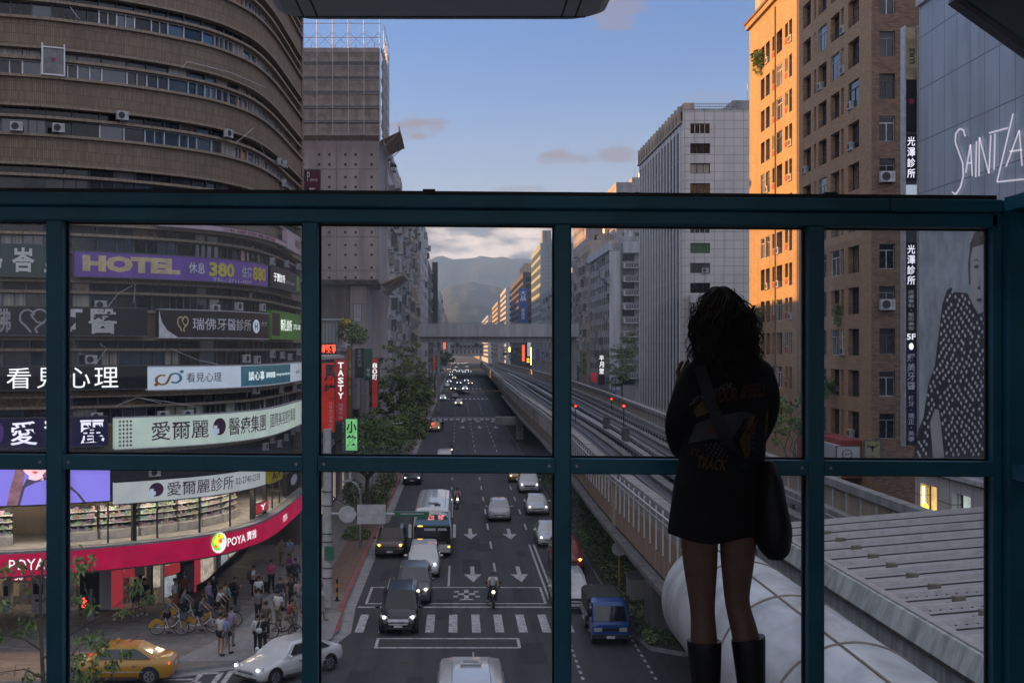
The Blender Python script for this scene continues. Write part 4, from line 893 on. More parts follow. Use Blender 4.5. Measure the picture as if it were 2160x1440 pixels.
# ---- left row beyond the scaffolded tower
row_building('grey_walkup_block', 'grey apartment block crusted with window cages, next beyond the scaffolded tower', -1, -9.3, 163, 205, 39.5, 'pale_render', 16, 3.0, 1.8, 1.5, .8, True, 110, 31, frontgap=5, extras=lambda t, x0, x1, y0, y1, h: part('lettering', t, lambda m: (vtext(m, '北一製', rect_fn((x1 - 3.5, y0 - .02, h - 6), (2.4, 0, 0), (0, 0, 5)), 'ink_red', .1, .9))))
row_building('caged_apartment_block', 'darker apartment block covered in cages and awnings on the left of the avenue', -1, -9.4, 206, 250, 38.5, 'grey_render', 16, 3.0, 2.0, 1.6, .5, True, 150, 32)
row_building('brown_stone_block', 'brown stone block with a sunlit rear edge on the left of the avenue', -1, -9.5, 252, 300, 43, 'tan_render', 16, 3.2, 2, 1.7, .8, True, 80, 33)
row_building('pale_blue_block', 'pale blue narrow block with ledges at every floor, left of the hills', -1, -9.2, 302, 380, 46, 'pale_render', 14, 3.2, 1.6, 1.5, 1.4, True, 30, 34)
row_building('charcoal_block', 'charcoal block with a tall black fin sign, last tall one on the left', -1, -9.4, 390, 470, 40, 'dark_render', 16, 3.2, 2, 1.6, .8, True, 20, 35, extras=lambda t, x0, x1, y0, y1, h: part('fin_sign', t, lambda m: m.box(x1 + .2, x1 + 2.2, y1 - 30, y1 - 29, 16, h + 4, 'black')))
row_building('far_pale_block', 'distant pale block at the left end of the avenue', -1, -9.0, 640, 760, 42, 'pale_render', 16, 3.4, 3, 1.8, .8, True, 20, 36)
row_building('far_grey_block', 'distant grey block farthest down the left side', -1, -8.5, 800, 1100, 36, 'grey_render', 18, 3.8, 4, 1.8, .8, True, 0, 37)
# ---- tower under construction
sc_ = thing('scaffolded_tower', 'concrete tower under construction wrapped in grey netting and scaffold poles', 'building', (-22, 158, 0))
SX0, SX1, SY0, SY1 = -37.0, -9.6, 150.0, 162.0
zn0, zn1 = Z(288, 150), Z(102, 150)
part('wall', sc_, lambda m: m.box(SX0, SX1 - .6, SY0 + 1.4, SY1, 20.8, zn1 - 1, 'concrete_dark'))
part('lower_wall', sc_, lambda m: (m.box(SX0, SX1 - 2.2, SY0 + 1.5, SY1, 0, 20.79, 'concrete_dark'), m.box(SX1 - 3.6, SX1 - 1.6, SY0 + 1.2, SY1 + .1, 0, 20.7, 'concrete')))
def boards(m):
    m.box(SX0, SX1, SY0, SY0 + .12, Z(595, 150), zn0 - .2, 'board'); m.box(SX1 - .12, SX1, SY0 + .12, SY1, Z(595, 150), zn0 - .2, 'board')
    i = 0; x_ = SX1 - .9
    while x_ > SX0 + .5:
        for j in range(20):
            z_ = zn0 - 2.2 - j * 2.75
            for dz_ in (0, -1.2):
                if z_ + dz_ > Z(590, 150): m.disc((x_, SY0 - .006, z_ + dz_), .17, (0, -1, 0), 'black', 8)
        x_ -= 1.25 if i % 2 else 1.95; i += 1
    for k in range(5): m.box(SX0, SX1, SY0 - .03, SY0 - .001, zn0 - 4 - k * 4.1, zn0 - 3.94 - k * 4.1, 'concrete_dark')
    for k in range(6): m.box(SX1 - 5.2 - k * 4.8, SX1 - 5.14 - k * 4.8, SY0 - .028, SY0 - .001, Z(595, 150), zn0 - .3, 'concrete_dark')
part('formwork_boards', sc_, boards)
def net(m):
    rg = []; nz_ = 24; nx = 44
    for face in (0, 1):
        V_ = []; 
        for j in range(nz_ + 1):
            z_ = zn0 + (zn1 - zn0) * j / nz_
            for i in range(nx + 1):
                if face == 0: x_ = SX0 + (SX1 + .15 - SX0) * i / nx; y_ = SY0 - .25 + .12 * sin(j * 2 * pi / 4) + .05 * sin(i * 2.1 + j)
                else: y_ = SY0 - .2 + (SY1 - SY0) * i / nx; x_ = SX1 + .35 + .08 * sin(j * 2 * pi / 4) + .05 * sin(i * 2.3 + j)
                V_.append((x_, y_, z_))
        m.add(V_, [(j * (nx + 1) + i, j * (nx + 1) + i + 1, (j + 1) * (nx + 1) + i + 1, (j + 1) * (nx + 1) + i) for j in range(nz_) for i in range(nx)], 'net', True)
    for j in range(1, 6): z_ = zn0 + (zn1 - zn0) * j / 6; m.box(SX0, SX1 + .1, SY0 - .45, SY0 - .4, z_ - .25, z_ + .1, 'dark_grey')
part('safety_net', sc_, net)
def poles(m):
    xs = [SX1 + .1 - 1.9 * i for i in range(15)]
    for x_ in xs: m.tube([(x_, SY0 - .55, zn0 - .8), (x_, SY0 - .55, zn1 + 3.9)], .05, 'steel', 5)
    z_ = zn0
    while z_ < zn1 + 3.8:
        m.tube([(SX0, SY0 - .58, z_), (SX1 + .3, SY0 - .58, z_)], .04, 'steel', 4); z_ += 1.7
    for i, x_ in enumerate(xs[:-1]):
        m.tube([(x_, SY0 - .5, zn1), (x_ - 1.9, SY0 - .5, zn1 + 1.9)], .03, 'steel', 4); m.tube([(x_ - 1.9, SY0 - .5, zn1), (x_, SY0 - .5, zn1 + 1.9)], .03, 'steel', 4)
    for i in range(7):
        y_ = SY0 + .3 + i * 1.9; m.tube([(SX1 + .55, y_, zn0 - 1), (SX1 + .55, y_, zn1 + 2.2 - .9 * (i % 2))], .05, 'steel', 5)
    for k in range(9): m.tube([(SX1 + .58, SY0, zn0 + 1.7 * k), (SX1 + .58, SY1, zn0 + 1.7 * k)], .04, 'steel', 4)
    for k in range(30): x_ = SX0 + 27 * RND.random(); m.tube([(x_, SY0 + 1.6, zn1 - 1), (x_, SY0 + 1.6, zn1 + RND.uniform(.2, 1.4))], .04, 'dark_grey', 4)
part('scaffold_poles', sc_, poles)
for z_, o in ((zn0 - .6, 2.4), (Z(600, 150), 2.8)):
    def fans(m):
        a = Vector((SX1 + .2, SY0 - .4, z_)); q = [a, a + Vector((o, 0, 1.1)), a + Vector((o, 0, 1.2)), a + Vector((0, 0, .1))]; m.extr(q, (0, SY1 - SY0 + .4, 0), 'fascia_tan')
        for k in range(8): y_ = SY0 + k * 1.6; m.tube([(SX1 + .3, y_, z_ - .9), (SX1 + o, y_, z_ + 1.05)], .05, 'steel', 4); m.tube([(SX1 + o, y_, z_ + 1.1), (SX1 + o, y_, z_ + 2.0)], .04, 'steel', 4)
        for k in range(3): m.tube([(SX1 + o, SY0, z_ + 1.2 + .4 * k), (SX1 + o, SY1, z_ + 1.2 + .4 * k)], .03, 'steel', 4)
        b = Vector((SX0, SY0 - .4, z_)); m.extr([b, b + Vector((0, -o * .45, .5)), b + Vector((0, -o * .45, .6)), b + Vector((0, 0, .1))], (SX1 - SX0, 0, 0), 'net')
    part('catch_fan', sc_, fans)
part('hoist_tower', sc_, lambda m: [(m.tube([(-8.6 + dx, 164 + dy, 0), (-8.6 + dx, 164 + dy, 16)], .06, 'steel', 4)) for dx in (0, 1.2) for dy in (0, 1.2)] + [m.tube([(-8.6, 164, 2 * k), (-7.4, 164, 2 * k + 2)], .04, 'steel', 4) for k in range(8)])
# ---- low shops on the left pavement
def lowshop(name, label, y0, y1, h, mt, roofm):
    t = thing(name, label, 'building', (-18, (y0 + y1) / 2, 0))
    part('wall', t, lambda m: m.box(-30, -10.4, y0, y1, 0, h, mt)); part('roof', t, lambda m: m.extr([(-30, y0 - .2, h + .01), (-10.0, y0 - .2, h + .01), (-10.0, y0 - .2, h + .25), (-30, y0 - .2, h + 1.6)], (0, y1 - y0 + .4, 0), roofm))
    def rbx(m):
        R4 = random.Random(int(y0))
        for i in range(9): y_ = y0 + 1 + R4.random() * (y1 - y0 - 3); m.box(-10.39, -9.9 + R4.random() * .5, y_, y_ + R4.uniform(1.5, 4), R4.uniform(3.2, h - 3), h - R4.uniform(.2, 2.5), R4.choice(['dark', 'grey', 'dark_grey', 'sign_brown', 'teal_render']))
    part('fascia_boxes', t, rbx)
    for i in range(5): window(t, (-10.4, y0, 0), UR, UZ, (1 + i * (y1 - y0 - 2) / 5, 3.4 + i * (y1 - y0 - 2) / 5, .4, 2.9), 'shop_window', depth=-.02, glass='screen_pale' if i % 2 else 'ad_panel', fr='dark', tr=0, nu=2)
    return t
lowshop('low_shop_house', 'low shop house with corrugated roof left of the red restaurant signs', 81, 108, 12.2, 'dark_render', 'light_grey')
lowshop('dim_shop_house', 'dim low shop house with roof garden under the scaffolded tower', 109, 148, 12.8, 'grey_render', 'grey')
rs = thing('roof_shed', 'small corrugated shed on the low shop roof below the construction', 'shed', (-12.5, 112, 13))
part('wall', rs, lambda m: m.box(-14.5, -10.6, 112, 122, 13.2, 15.6, 'pale_render')); part('roof', rs, lambda m: (m.box(-14.8, -10.3, 111.7, 122.3, 15.6, 15.75, 'light_grey'), [m.box(-14.5 + .3 * i, -14.4 + .3 * i, 111.94, 111.99, 13.2, 15.5, 'grey') for i in range(13)]))
# vertical shop signs over the left pavement
emis('sign_red_lit', (.5, .03, .015), .22, .3, .5); emis('sign_red2', (.32, .025, .03), .2, .2, .5); emis('led_red', (1, .07, .03), 1.2, .5, 5); emis('sign_green_lit', (.2, .55, .22), .35, .2, 1); mat('sign_orange', (.3, .13, .03), .5); mat('sign_mid_green', (.03, .13, .07), .5); mat('sign_blue', (.04, .05, .22), .5)
psgn('red restaurant sign with brush-stroke black characters, nearest the brown block', 675, 707, 764, 912, 84, 'sign_red_lit', lambda m, f: (vtext(m, '馬辣', f, 'ink_dark', .28, .98, .45, .98, .04, .9), vtext(m, '頂級麻辣鴛鴦火鍋', f, 'paint_pale', .6, .82, .04, .44)), th=.4)
psgn('red sign with five stacked white capitals above small characters', 704, 733, 757, 890, 90, 'sign_red2', lambda m, f: (vtext(m, 'TASTY', f, 'letter_white', .3, .72, .36, .96, .03, .8), vtext(m, '西堤牛排', f, 'paint_pale', .36, .68, .04, .3)), th=.4)
psgn('slim orange-brown pole sign beside the red sign with stacked capitals', 733, 743, 728, 882, 96, 'sign_orange', lambda m, f: vtext(m, '燒肉火鍋', f, 'paint_gold', .3, .7, .3, .8), th=.4)
psgn('black vertical sign with four grey characters by the trees', 748, 769, 734, 797, 104, 'sign_black', lambda m, f: vtext(m, '皇家巴黎', f, 'ink_grey', .3, .7, .35, .97), th=.4)
psgn('dark green vertical sign beside the black four-character sign', 769, 785, 735, 802, 107, 'sign_mid_green', lambda m, f: vtext(m, '咖啡', f, 'paint_pale', .3, .7, .1, .4), th=.4)
psgn('dark red sign half hidden by the street trees', 784, 797, 754, 860, 112, 'sign_red2', lambda m, f: (vtext(m, '80町', f, 'letter_white', .1, .9, .55, .9),), th=.4)
psgn('bright green drink shop sign under the red sign with stacked capitals', 728, 755, 882, 951, 89, 'sign_green_lit', lambda m, f: vtext(m, '小飲', f, 'ink_dark', .1, .9, .1, .95, .03), th=.4)
psgn('narrow teal sign strip left of the bright green drink sign', 721, 727, 886, 955, 88.5, 'sign_mid_green', lambda m, f: vtext(m, '鐵板燒·上海小食', f, 'paint_pale', .2, .8), th=.4)
psgn('dark blue box sign below the red restaurant sign', 673, 698, 913, 946, 84.5, 'sign_blue', lambda m, f: text(m, '小館', sub_fn(f, .2, .8, .3, .7), 'paint_pale'), th=.4)
psgn('moss green box sign right of the dark blue box sign', 698, 722, 893, 925, 86, 'sign_dark_green', th=.4)
psgn('glowing red scrolling display on the low shop roof edge', 677, 709, 723, 748, 99, 'black', lambda m, f: text(m, '串燒酒場', sub_fn(f, .06, .96, .12, .88), 'led_red', .05), th=.4)
psgn('white lantern sign with two grey squares under the concrete tower', 745, 763, 640, 679, 130, 'pale_render', lambda m, f: vtext(m, '回回', f, 'ink_grey', .2, .8, .2, .95, .04), th=.5)
mat('sign_wine', (.11, .012, .035), .5)
psgn('wine red blade sign with white letters by the brown block, above the railing', 641, 676, 358, 470, 79.6, 'sign_wine', lambda m, f: (text(m, 'P', sub_fn(f, .2, .36, .78, .96), 'paint_pale'), text(m, 'AMOUS', sub_fn(f, .36, .82, .78, .83), 'paint_pale'), vtext(m, '菲夢絲', f, 'paint_pale', .3, .68, .02, .68)), th=.3)
# ---- boutique building with the fashion wall on the right
sb = thing('boutique_building', 'grey stone-panelled boutique building with a huge fashion wall at the photo edge', 'building', (30, 52, 0))
BX, BY1 = 23.2, 62.0
part('wall', sb, lambda m: (wall(m, (BX, BY1, 7.2), UL, UZ, 50, 23, [], 'stone_panel'), m.quad((BX, BY1, 0), (BX + 20, BY1, 0), (BX + 20, BY1, 30.2), (BX, BY1, 30.2), 'stone_panel'), m.quad((BX + 20, 12, 0), (BX, 12, 0), (BX, 12, 30.2), (BX + 20, 12, 30.2), 'stone_panel')))
part('roof', sb, lambda m: m.box(BX - .15, BX + 20, 12, BY1 + .1, 30.2, 30.7, 'light_grey'))
opb = [(2.6 + 3.9 * i - 1.9, 2.6 + 3.9 * i + .2, 2.2, 6.35) for i in range(12)]
part('base_wall', sb, lambda m: (wall(m, (BX - .2, BY1, 0), UL, UZ, 50, 7.0, opb, 'white_tile', .6), m.box(BX - .45, BX, 12, BY1, 7.0, 7.2, 'light_grey')))
emis('warm_strip', (1, .72, .2), 3.0); emis('shop_pale', (.45, .52, .5), .35, .3, .8)
for i, o in enumerate(opb[:7]): window(sb, (BX - .2, BY1, 0), UL, UZ, o, 'display_window', depth=.5, glass='warm_wall' if i == 0 else 'shop_pale', fr='dark', nu=1, tr=0, fw=.1)
part('light_strip', sb, lambda m: (m.box(BX - .15, BX - .08, BY1 - opb[0][0] - .25, BY1 - opb[0][0] - .15, 2.4, 6.2, 'warm_strip'),))
emb = thing('hand_emblem', 'small glowing yellow emblem in the first boutique window', 'sign', (BX - .3, BY1 - 1.8, 4.2)); emis('emblem_gold', (1, .75, .05), 1.2)
part('emblem', emb, lambda m: (m.extr([(BX - .3, BY1 - 1.62, 4.2), (BX - .3, BY1 - 1.9, 4.2), (BX - .3, BY1 - 2.02, 5.0), (BX - .3, BY1 - 1.76, 5.25), (BX - .3, BY1 - 1.5, 5.0)], (-.08, 0, 0), 'emblem_gold'), [m.tube([(BX - .34, BY1 - 1.76 + .11 * k, 5.0), (BX - .34, BY1 - 1.76 + .13 * k, 5.5 - .06 * abs(k))], .05, 'emblem_gold', 5) for k in (-2, -1, 0, 1, 2)]))
part('stand', emb, lambda m: m.box(BX - .34, BX - .3, BY1 - 1.8, BY1 - 1.72, 2.3, 4.2, 'dark'))
def WP(px, py, o=.03): x_ = BX - o; Yp = F * x_ / (px - CX); return (x_, Yp, Z(py, Yp))
po = thing('fashion_mural', 'giant black and white advertising wall of a woman in a polka-dot dress', 'mural', WP(2000, 965)); mat('mural_skin', (.5, .48, .48), .6, var=.1, scale=.4); mat('mural_dark', (.045, .045, .052), .6, var=.3); mat('mural_dot', (.7, .7, .73), .6); mat('mural_hair', (.13, .11, .1), .6, var=.4); mat('mural_shade', (.12, .115, .12), .6); mat('mural_ground', (.42, .46, .5), .6, kind='streak', par=(.6, .6, .5), scale=.8, var=.3)
dress = [(1926, 965), (1938, 905), (1948, 880), (1958, 810), (1972, 770), (1988, 640), (1998, 612), (2006, 606), (2014, 616), (2040, 618), (2050, 640), (2062, 662), (2082, 655), (2110, 640), (2150, 650), (2200, 700), (2240, 965)]
def inside(p, poly):
    c = False; j = len(poly) - 1
    for i in range(len(poly)):
        (xi, yi), (xj, yj) = poly[i], poly[j]
        if (yi > p[1]) != (yj > p[1]) and p[0] < (xj - xi) * (p[1] - yi) / (yj - yi) + xi: c = not c
        j = i
    return c
def pgon(m, pts, mt, o): m.add([WP(a, b, o) for a, b in pts], (tuple(range(len(pts))),), mt)
arm = [(1962, 890), (1972, 862), (1980, 864), (1984, 890), (1992, 965), (1968, 965)]
def fig(m):
    pgon(m, dress, 'mural_dark', .06); pgon(m, arm, 'mural_skin', .075)
    R5 = random.Random(5); j = 0; y_ = 610
    while y_ < 965:
        x_ = 1924 + (j % 2) * 6
        while x_ < 2236:
            q = (x_ + 3 * sin(y_ * .05) + R5.uniform(-1.5, 1.5), y_ + 5 * sin(x_ * .06) + R5.uniform(-1.5, 1.5))
            if all(inside((q[0] + a, q[1] + b), dress) for a, b in ((-3, 0), (3, 0), (0, -4), (0, 4))) and not inside(q, [(1958, 985), (1962, 880), (1974, 855), (1984, 860), (1998, 985)]) and R5.random() < .93:
                r = 2.4; an = R5.uniform(-.3, .3); pgon(m, [(q[0] + r * cos(t * pi / 4) + an * 3 * sin(t * pi / 4), q[1] + 4.2 * sin(t * pi / 4)) for t in range(8)], 'mural_dot', .07)
            x_ += 12.5
        y_ += 9.5; j += 1
    pgon(m, [(2044, 600), (2042, 560), (2046, 515), (2056, 490), (2090, 478), (2130, 500), (2136, 560), (2118, 640), (2085, 600)], 'mural_hair', .063)
    pgon(m, [(2047, 590), (2047, 545), (2052, 522), (2076, 515), (2096, 524), (2104, 570), (2098, 620), (2084, 652), (2066, 662), (2054, 648), (2049, 620)], 'mural_skin', .08)
    for p in ([(2053, 563), (2060, 558), (2067, 562), (2060, 567)], [(2079, 566), (2086, 562), (2093, 566), (2086, 571)], [(2058, 632), (2066, 628), (2074, 632), (2066, 638)], [(2064, 570), (2068, 600), (2061, 608), (2068, 612)], [(2050, 552), (2060, 546), (2069, 552), (2060, 549)], [(2078, 555), (2087, 549), (2096, 557), (2087, 552)]): pgon(m, p, 'mural_shade', .09)
part('figure', po, fig)
part('ground_sheet', po, lambda m: pgon(m, [(1938.5, 480), (2235, 480), (2235, 965), (1938.5, 965)], 'mural_ground', .03))
lt = thing('wall_lettering', 'tall thin white capitals high on the grey boutique wall', 'sign', WP(2014, 410)); emis('letter_pale', (.75, .72, .82), .22)
def wl(m):
    def pt(s_, x0, x1, y0, y1, sk=0): text(m, s_, lambda u, v: WP(x0 + (x1 - x0) * u + sk * v, y1 + (y0 - y1) * v, .14), 'letter_pale')
    f = lambda u, v: WP(u, v, .14)
    def sk(pts, wd): stroke(m, f, pts, wd, 'letter_pale')
    sk([(2036, 288), (2032, 274), (2024, 272), (2016, 282), (2015, 300), (2022, 320), (2031, 345), (2032, 372), (2026, 395), (2016, 410), (2008, 405)], 1.8)
    for a in (((2037, 365), (2047, 305), (2051, 372)), ((2041, 345), (2050, 343)), ((2058, 374), (2060, 298)), ((2065, 372), (2066, 290), (2086, 366), (2090, 285)), ((2097, 358), (2099, 282)), ((2086, 281), (2126, 270)), ((2137, 240), (2103, 384), (2160, 378)), ((2122, 352), (2150, 275), (2156, 350)), ((2129, 320), (2156, 316)), ((2166, 270), (2166, 340), (2186, 340), (2186, 265)), ((2196, 345), (2196, 262), (2210, 275), (2198, 300), (2214, 340))): sk(a, 1.7)
part('lettering', lt, wl)
# tall sign column at the corner of the boutique building
vy = 63.0; vx0, vx1 = X(1908, vy), X(1936, vy)
vs_ = thing('sign_column', 'very tall narrow column of stacked clinic signs on the boutique corner', 'sign', ((vx0 + vx1) / 2, vy, Z(935, vy)))
mat('column_gold', (.42, .34, .2), .5, var=.4, scale=1.5)
segs = [(57, 168, 'column_gold', 'LUKE', 'ink_dark'), (169, 276, 'black', '', 'mural_dot'), (284, 380, 'sign_black', '光澤診所', 'letter_lilac'), (390, 480, 'sign_lit_blue', '', 'ink_dark'), (512, 605, 'sign_black', '光澤診所', 'letter_lilac'), (608, 700, 'sign_black', '皮膚專科|整形美容', 'paint_pale'), (702, 718, 'dark', '5F', 'letter_lilac'), (722, 826, 'sign_navy', ' 耀美牙醫', 'paint_pale'), (830, 935, 'sign_navy', '植牙·矯正·美學', 'paint_pale')]
for y0, y1, mt, tx, im in segs:
    z1_, z0_ = Z(y0, vy), Z(y1, vy)
    def sg(m):
        m.box(vx0 + .06, vx1 - .06, vy, vy + .5, z0_, z1_, mt); fn = lambda u, v: (vx0 + .06 + (vx1 - vx0 - .12) * u, vy - .012, z0_ + (z1_ - z0_) * v)
        if tx == '5F': text(m, '5F', sub_fn(fn, .1, .9, .1, .9), im, .02)
        elif tx == 'LUKE': text(m, 'LUKE', lambda u, v: fn(.82 - .5 * v, .3 + .3 * u), im, .04)
        elif tx: vtext(m, tx, fn, im, .14 if len(tx) < 6 else .22, .86 if len(tx) < 6 else .78, bold=.015)
        if im == 'mural_dot': blob(m, fn, .5, .58, .28, .06, 'ink_red')
        if y0 == 722: blob(m, fn, .5, .92, .22, .07, 'letter_white')
    part('sign_panel', vs_, sg)
part('frame', vs_, lambda m: (m.box(vx0 - .02, vx0 + .055, vy - .06, vy + .52, Z(940, vy), Z(55, vy), 'alu'), m.box(vx1 - .055, vx1 + .02, vy - .06, vy + .52, Z(940, vy), Z(55, vy), 'alu'), m.box(vx0, vx1, vy + .1, vy + .48, Z(940, vy), Z(55, vy), 'dark_grey')))
# signs beyond the viaduct on the right pavement
psgn('yellow-green vertical banner on the right pavement beyond the viaduct', 1225, 1239, 742, 792, 262, 'sign_khaki', lambda m, f: vtext(m, '舒壽司飯', f, 'ink_dark', .25, .75), th=.4)
psgn('black vertical sign with white characters in front of the balcony block', 1262, 1276, 746, 812, 236, 'sign_black', lambda m, f: vtext(m, '半月堂', f, 'letter_white', .15, .85, .35, .97, .02), th=.4)
psgn('dark green vertical sign nearest the middle mullion beyond the viaduct', 1205, 1221, 770, 802, 275, 'sign_mid_green', lambda m, f: vtext(m, '文正堂', f, 'paint_pale', .2, .8), th=.4)
psgn('dull red shop sign beside the black vertical sign', 1246, 1260, 785, 806, 244, 'sign_red2', th=.4)
psgn('navy blade sign at the foot of the large dark tree', 1290, 1300, 795, 830, 232, 'sign_blue', lambda m, f: vtext(m, '診所', f, 'paint_pale'), th=.4)
for lb, p0, p1, q0, q1, Yp, mt in (('white vertical sign glowing far down the right pavement', 1112, 1120, 716, 752, 380, 'sign_lit_grey'), ('orange and white vertical sign far down the right pavement', 1101, 1107, 727, 762, 360, 'emblem_red'), ('yellow square sign with a dark letter, far right pavement', 1111, 1117, 755, 765, 370, 'emblem_yellow'), ('thin warm neon pole sign far right pavement', 1119, 1121, 732, 770, 352, 'warm_strip'), ('purple vertical sign far right pavement', 1130, 1138, 735, 760, 340, 'sign_purple'), ('small cream lit sign beside the distant viaduct', 1073, 1077, 732, 742, 420, 'warm_strip'), ('red neon sign on the distant left pavement', 935, 940, 718, 736, 330, 'led_red'), ('small red sign above the queued cars on the left', 914, 918, 752, 780, 240, 'sign_red_lit')):
    psgn(lb, p0, p1, q0, q1, Yp, mt, (lambda m, f: text(m, 'H', sub_fn(f, .25, .75, .2, .8), 'ink_dark', .03)) if 'letter' in lb else None, th=.4)
# unseen blocks added to keep the low sun off crossing and facades
rt = thing('shade_tower', 'plain tower standing behind the scaffolded one, hidden from the bridge', 'building', (-21, 205, 0)); part('wall', rt, lambda m: m.box(-27.6, -25.6, 165, 235, 0, 56, 'grey_render')); part('roof', rt, lambda m: m.box(-27.8, -25.5, 164.8, 235.2, 56, 56.6, 'concrete_dark'))
lw = thing('low_shade_block', 'low office block hidden behind the brown building', 'building', (-42, 138, 0)); part('wall', lw, lambda m: m.box(-60, -26, 127.4, 149, 0, 24.0, 'grey_render')); part('roof', lw, lambda m: m.box(-60.2, -25.8, 127.4, 149.2, 24, 24.6, 'concrete_dark'))
dw = thing('crossing_shade_block', 'large department store across the side street outside the photo', 'building', (-85, 20, 0)); part('wall', dw, lambda m: m.box(-110, -60.4, -40, 60, 0, 48, 'grey_render')); part('roof', dw, lambda m: m.box(-110.3, -60.3, -40.3, 60.2, 48, 49, 'concrete_dark'))
row_building('long_filler_block', 'long low street block between the charcoal block and the distant pale one', -1, -9.6, 471, 638, 36, 'grey_render', 16, 3.2, 2.4, 1.6, 1.2, True, 20, 41)  # added to close a gap that let low sun onto the road
# ================================================================ ground, road, pavements
def sheet(name, polys, mt, z0):
    m = MB()
    for p in polys: m.add([(a, b, z0) for a, b in p], (tuple(range(len(p))),), mt)
    return struct(m.build(name))
sheet('ground', [[(-2550, -280), (2550, -280), (2550, 7900), (-2550, 7900)]], 'ground', 0.0)
sheet('road', [[(-130, -40), (120, -40), (120, 58), (33, 58), (33, 2400), (-7, 2400), (-7, 62), (-130, 62)]], 'asphalt', .004)
kerbl = [(-5.7, 2300), (-5.7, 62), (-5.45, 56.5), (-6.1, 53.4), (-8.7, 51.0), (-11.2, 49.4), (-16, 47.9), (-30, 44.6), (-80, 33)]
def lsw(m): m.prism([(-80, 78), (-80, 33)] + kerbl[::-1][1:] + [(-14, 2300), (-14, 78)], 0.0, .15, 'paving', 'kerb')
m = MB(); lsw(m); struct(m.build('pavement_left'))
def strip(pts, w0, w1, z_, mt, name, kind='structure'):
    m = MB(); q = [Vector((a, b, 0)) for a, b in pts]; n_ = []
    for i, p in enumerate(q):
        d = (q[min(i + 1, len(q) - 1)] - q[max(i - 1, 0)]).normalized(); n_.append(Vector((d.y, -d.x, 0)))
    for i in range(len(q) - 1): m.quad(q[i] + n_[i] * w0 + UZ * z_, q[i + 1] + n_[i + 1] * w0 + UZ * z_, q[i + 1] + n_[i + 1] * w1 + UZ * z_, q[i] + n_[i] * w1 + UZ * z_, mt)
    o = m.build(name); o['kind'] = kind; return o
strip([(a, b) for a, b in kerbl], 0, -.55, .008, 'kerb', 'gutter_strip')
strip([(-5.7, 190), (-5.7, 62), (-5.45, 56.5), (-6.1, 53.4), (-8.7, 51.0)], .02, .2, .154, 'paint_red', 'kerb_paint')
strip([(-5.7, 2300), (-5.7, 200), (-5.7, 65)], .25, 1.7, .155, 'paving_brick', 'brick_path')
m = MB()
def gpx(px, py, z0=0.0): Yq = F * (H - z0) / (py - CY); return (X(px, Yq), Yq)
for poly in ([(360, 1395), (532, 1392), (588, 1300), (640, 1240), (610, 1235), (560, 1260), (500, 1330)], [(640, 1300), (720, 1290), (700, 1345), (660, 1370), (600, 1378)]):
    m.add([gpx(a, b, .15) + (.158,) for a, b in poly], (tuple(range(len(poly))),), 'paving_light')
struct(m.build('pale_path'))
m = MB()
for x0, x1, y0, y1 in ((-8.3, -7.3, 52.8, 53.6), (-9.6, -8.6, 63, 64), (-7.4, -6.4, 60.3, 61.3)): m.add([(x0, y0, .163), (x1, y0, .163), (x1, y1, .163), (x0, y1, .163)], ((0, 1, 2, 3),), 'dark_grey')
struct(m.build('pavement_covers'))
m = MB(); m.prism([(33, 58.4), (60, 58.4), (60, 2300), (33, 2300)], 0, .15, 'paving', 'kerb'); struct(m.build('pavement_right'))
m = MB(); m.prism([(8.3, 53.2), (9.5, 52.2), (17, 52.2), (18.6, 54), (18.6, 900), (8.0, 900), (7.9, 56)], 0, .2, 'soil', 'kerb'); struct(m.build('median_ground'))
# painted markings
m = MB()
def mk(x0, x1, y0, y1, z_=.009): m.add([(x0, y0, z_), (x1, y0, z_), (x1, y1, z_), (x0, y1, z_)], ((0, 1, 2, 3),), 'paint_white')
for i in range(12): mk(-4.55 + 1.08 * i - .2, -4.55 + 1.08 * i + .2, 56.6, 60.4)
mk(-5.05, 4.9, 62.0, 62.3)
def rectline(x0, x1, y0, y1, wd=.13): mk(x0, x1, y0, y0 + wd * 1.6); mk(x0, x1, y1 - wd * 1.6, y1); mk(x0, x0 + wd, y0 + wd * 1.6, y1 - wd * 1.6); mk(x1 - wd, x1, y0 + wd * 1.6, y1 - wd * 1.6)
rectline(-4.75, 4.55, 62.9, 67.4); rectline(-3.65, 2.75, 53.6, 55.5)
for i in range(40):
    y_ = 72.0 + 8.4 * i
    if y_ > 222 and y_ < 244 or y_ > 305 and y_ < 335: continue
    mk(2.12, 2.24, y_, y_ + 3.0)
    if y_ > 84: mk(4.88, 5.0, y_, y_ + 3.0)
    if 78 < y_: mk(-.63, -.53, y_, y_ + 2.4)
mk(-.57, -.45, 67.6, 74); mk(4.68, 4.8, 64, 82); mk(4.98, 5.1, 64, 82)
def arrow(x_, y_, s_=1.0):
    mk(x_ - .12 * s_, x_ + .12 * s_, y_, y_ + 2.6 * s_); m.add([(x_ - .5 * s_, y_, .009), (x_, y_ - 2.4 * s_, .009), (x_ + .5 * s_, y_, .009)], ((0, 1, 2),), 'paint_white')
for x_, y_ in ((.87, 86.7), (3.63, 86.7), (.85, 71.2), (3.55, 71.2), (.8, 205), (3.6, 205), (6.3, 205), (.8, 222), (3.6, 222), (6.3, 222), (-3, 222), (-3, 205)): arrow(x_, y_, 1 if y_ < 100 else 1.2)
def groundline(a, b, wd):
    a = Vector(gpx(*a)); b = Vector(gpx(*b)); d = (b - a).normalized(); n_ = Vector((d.y, -d.x)) * wd / 2
    m.add([(p.x, p.y, .009) for p in (a - n_, b - n_, b + n_, a + n_)], ((0, 1, 2, 3),), 'paint_white')
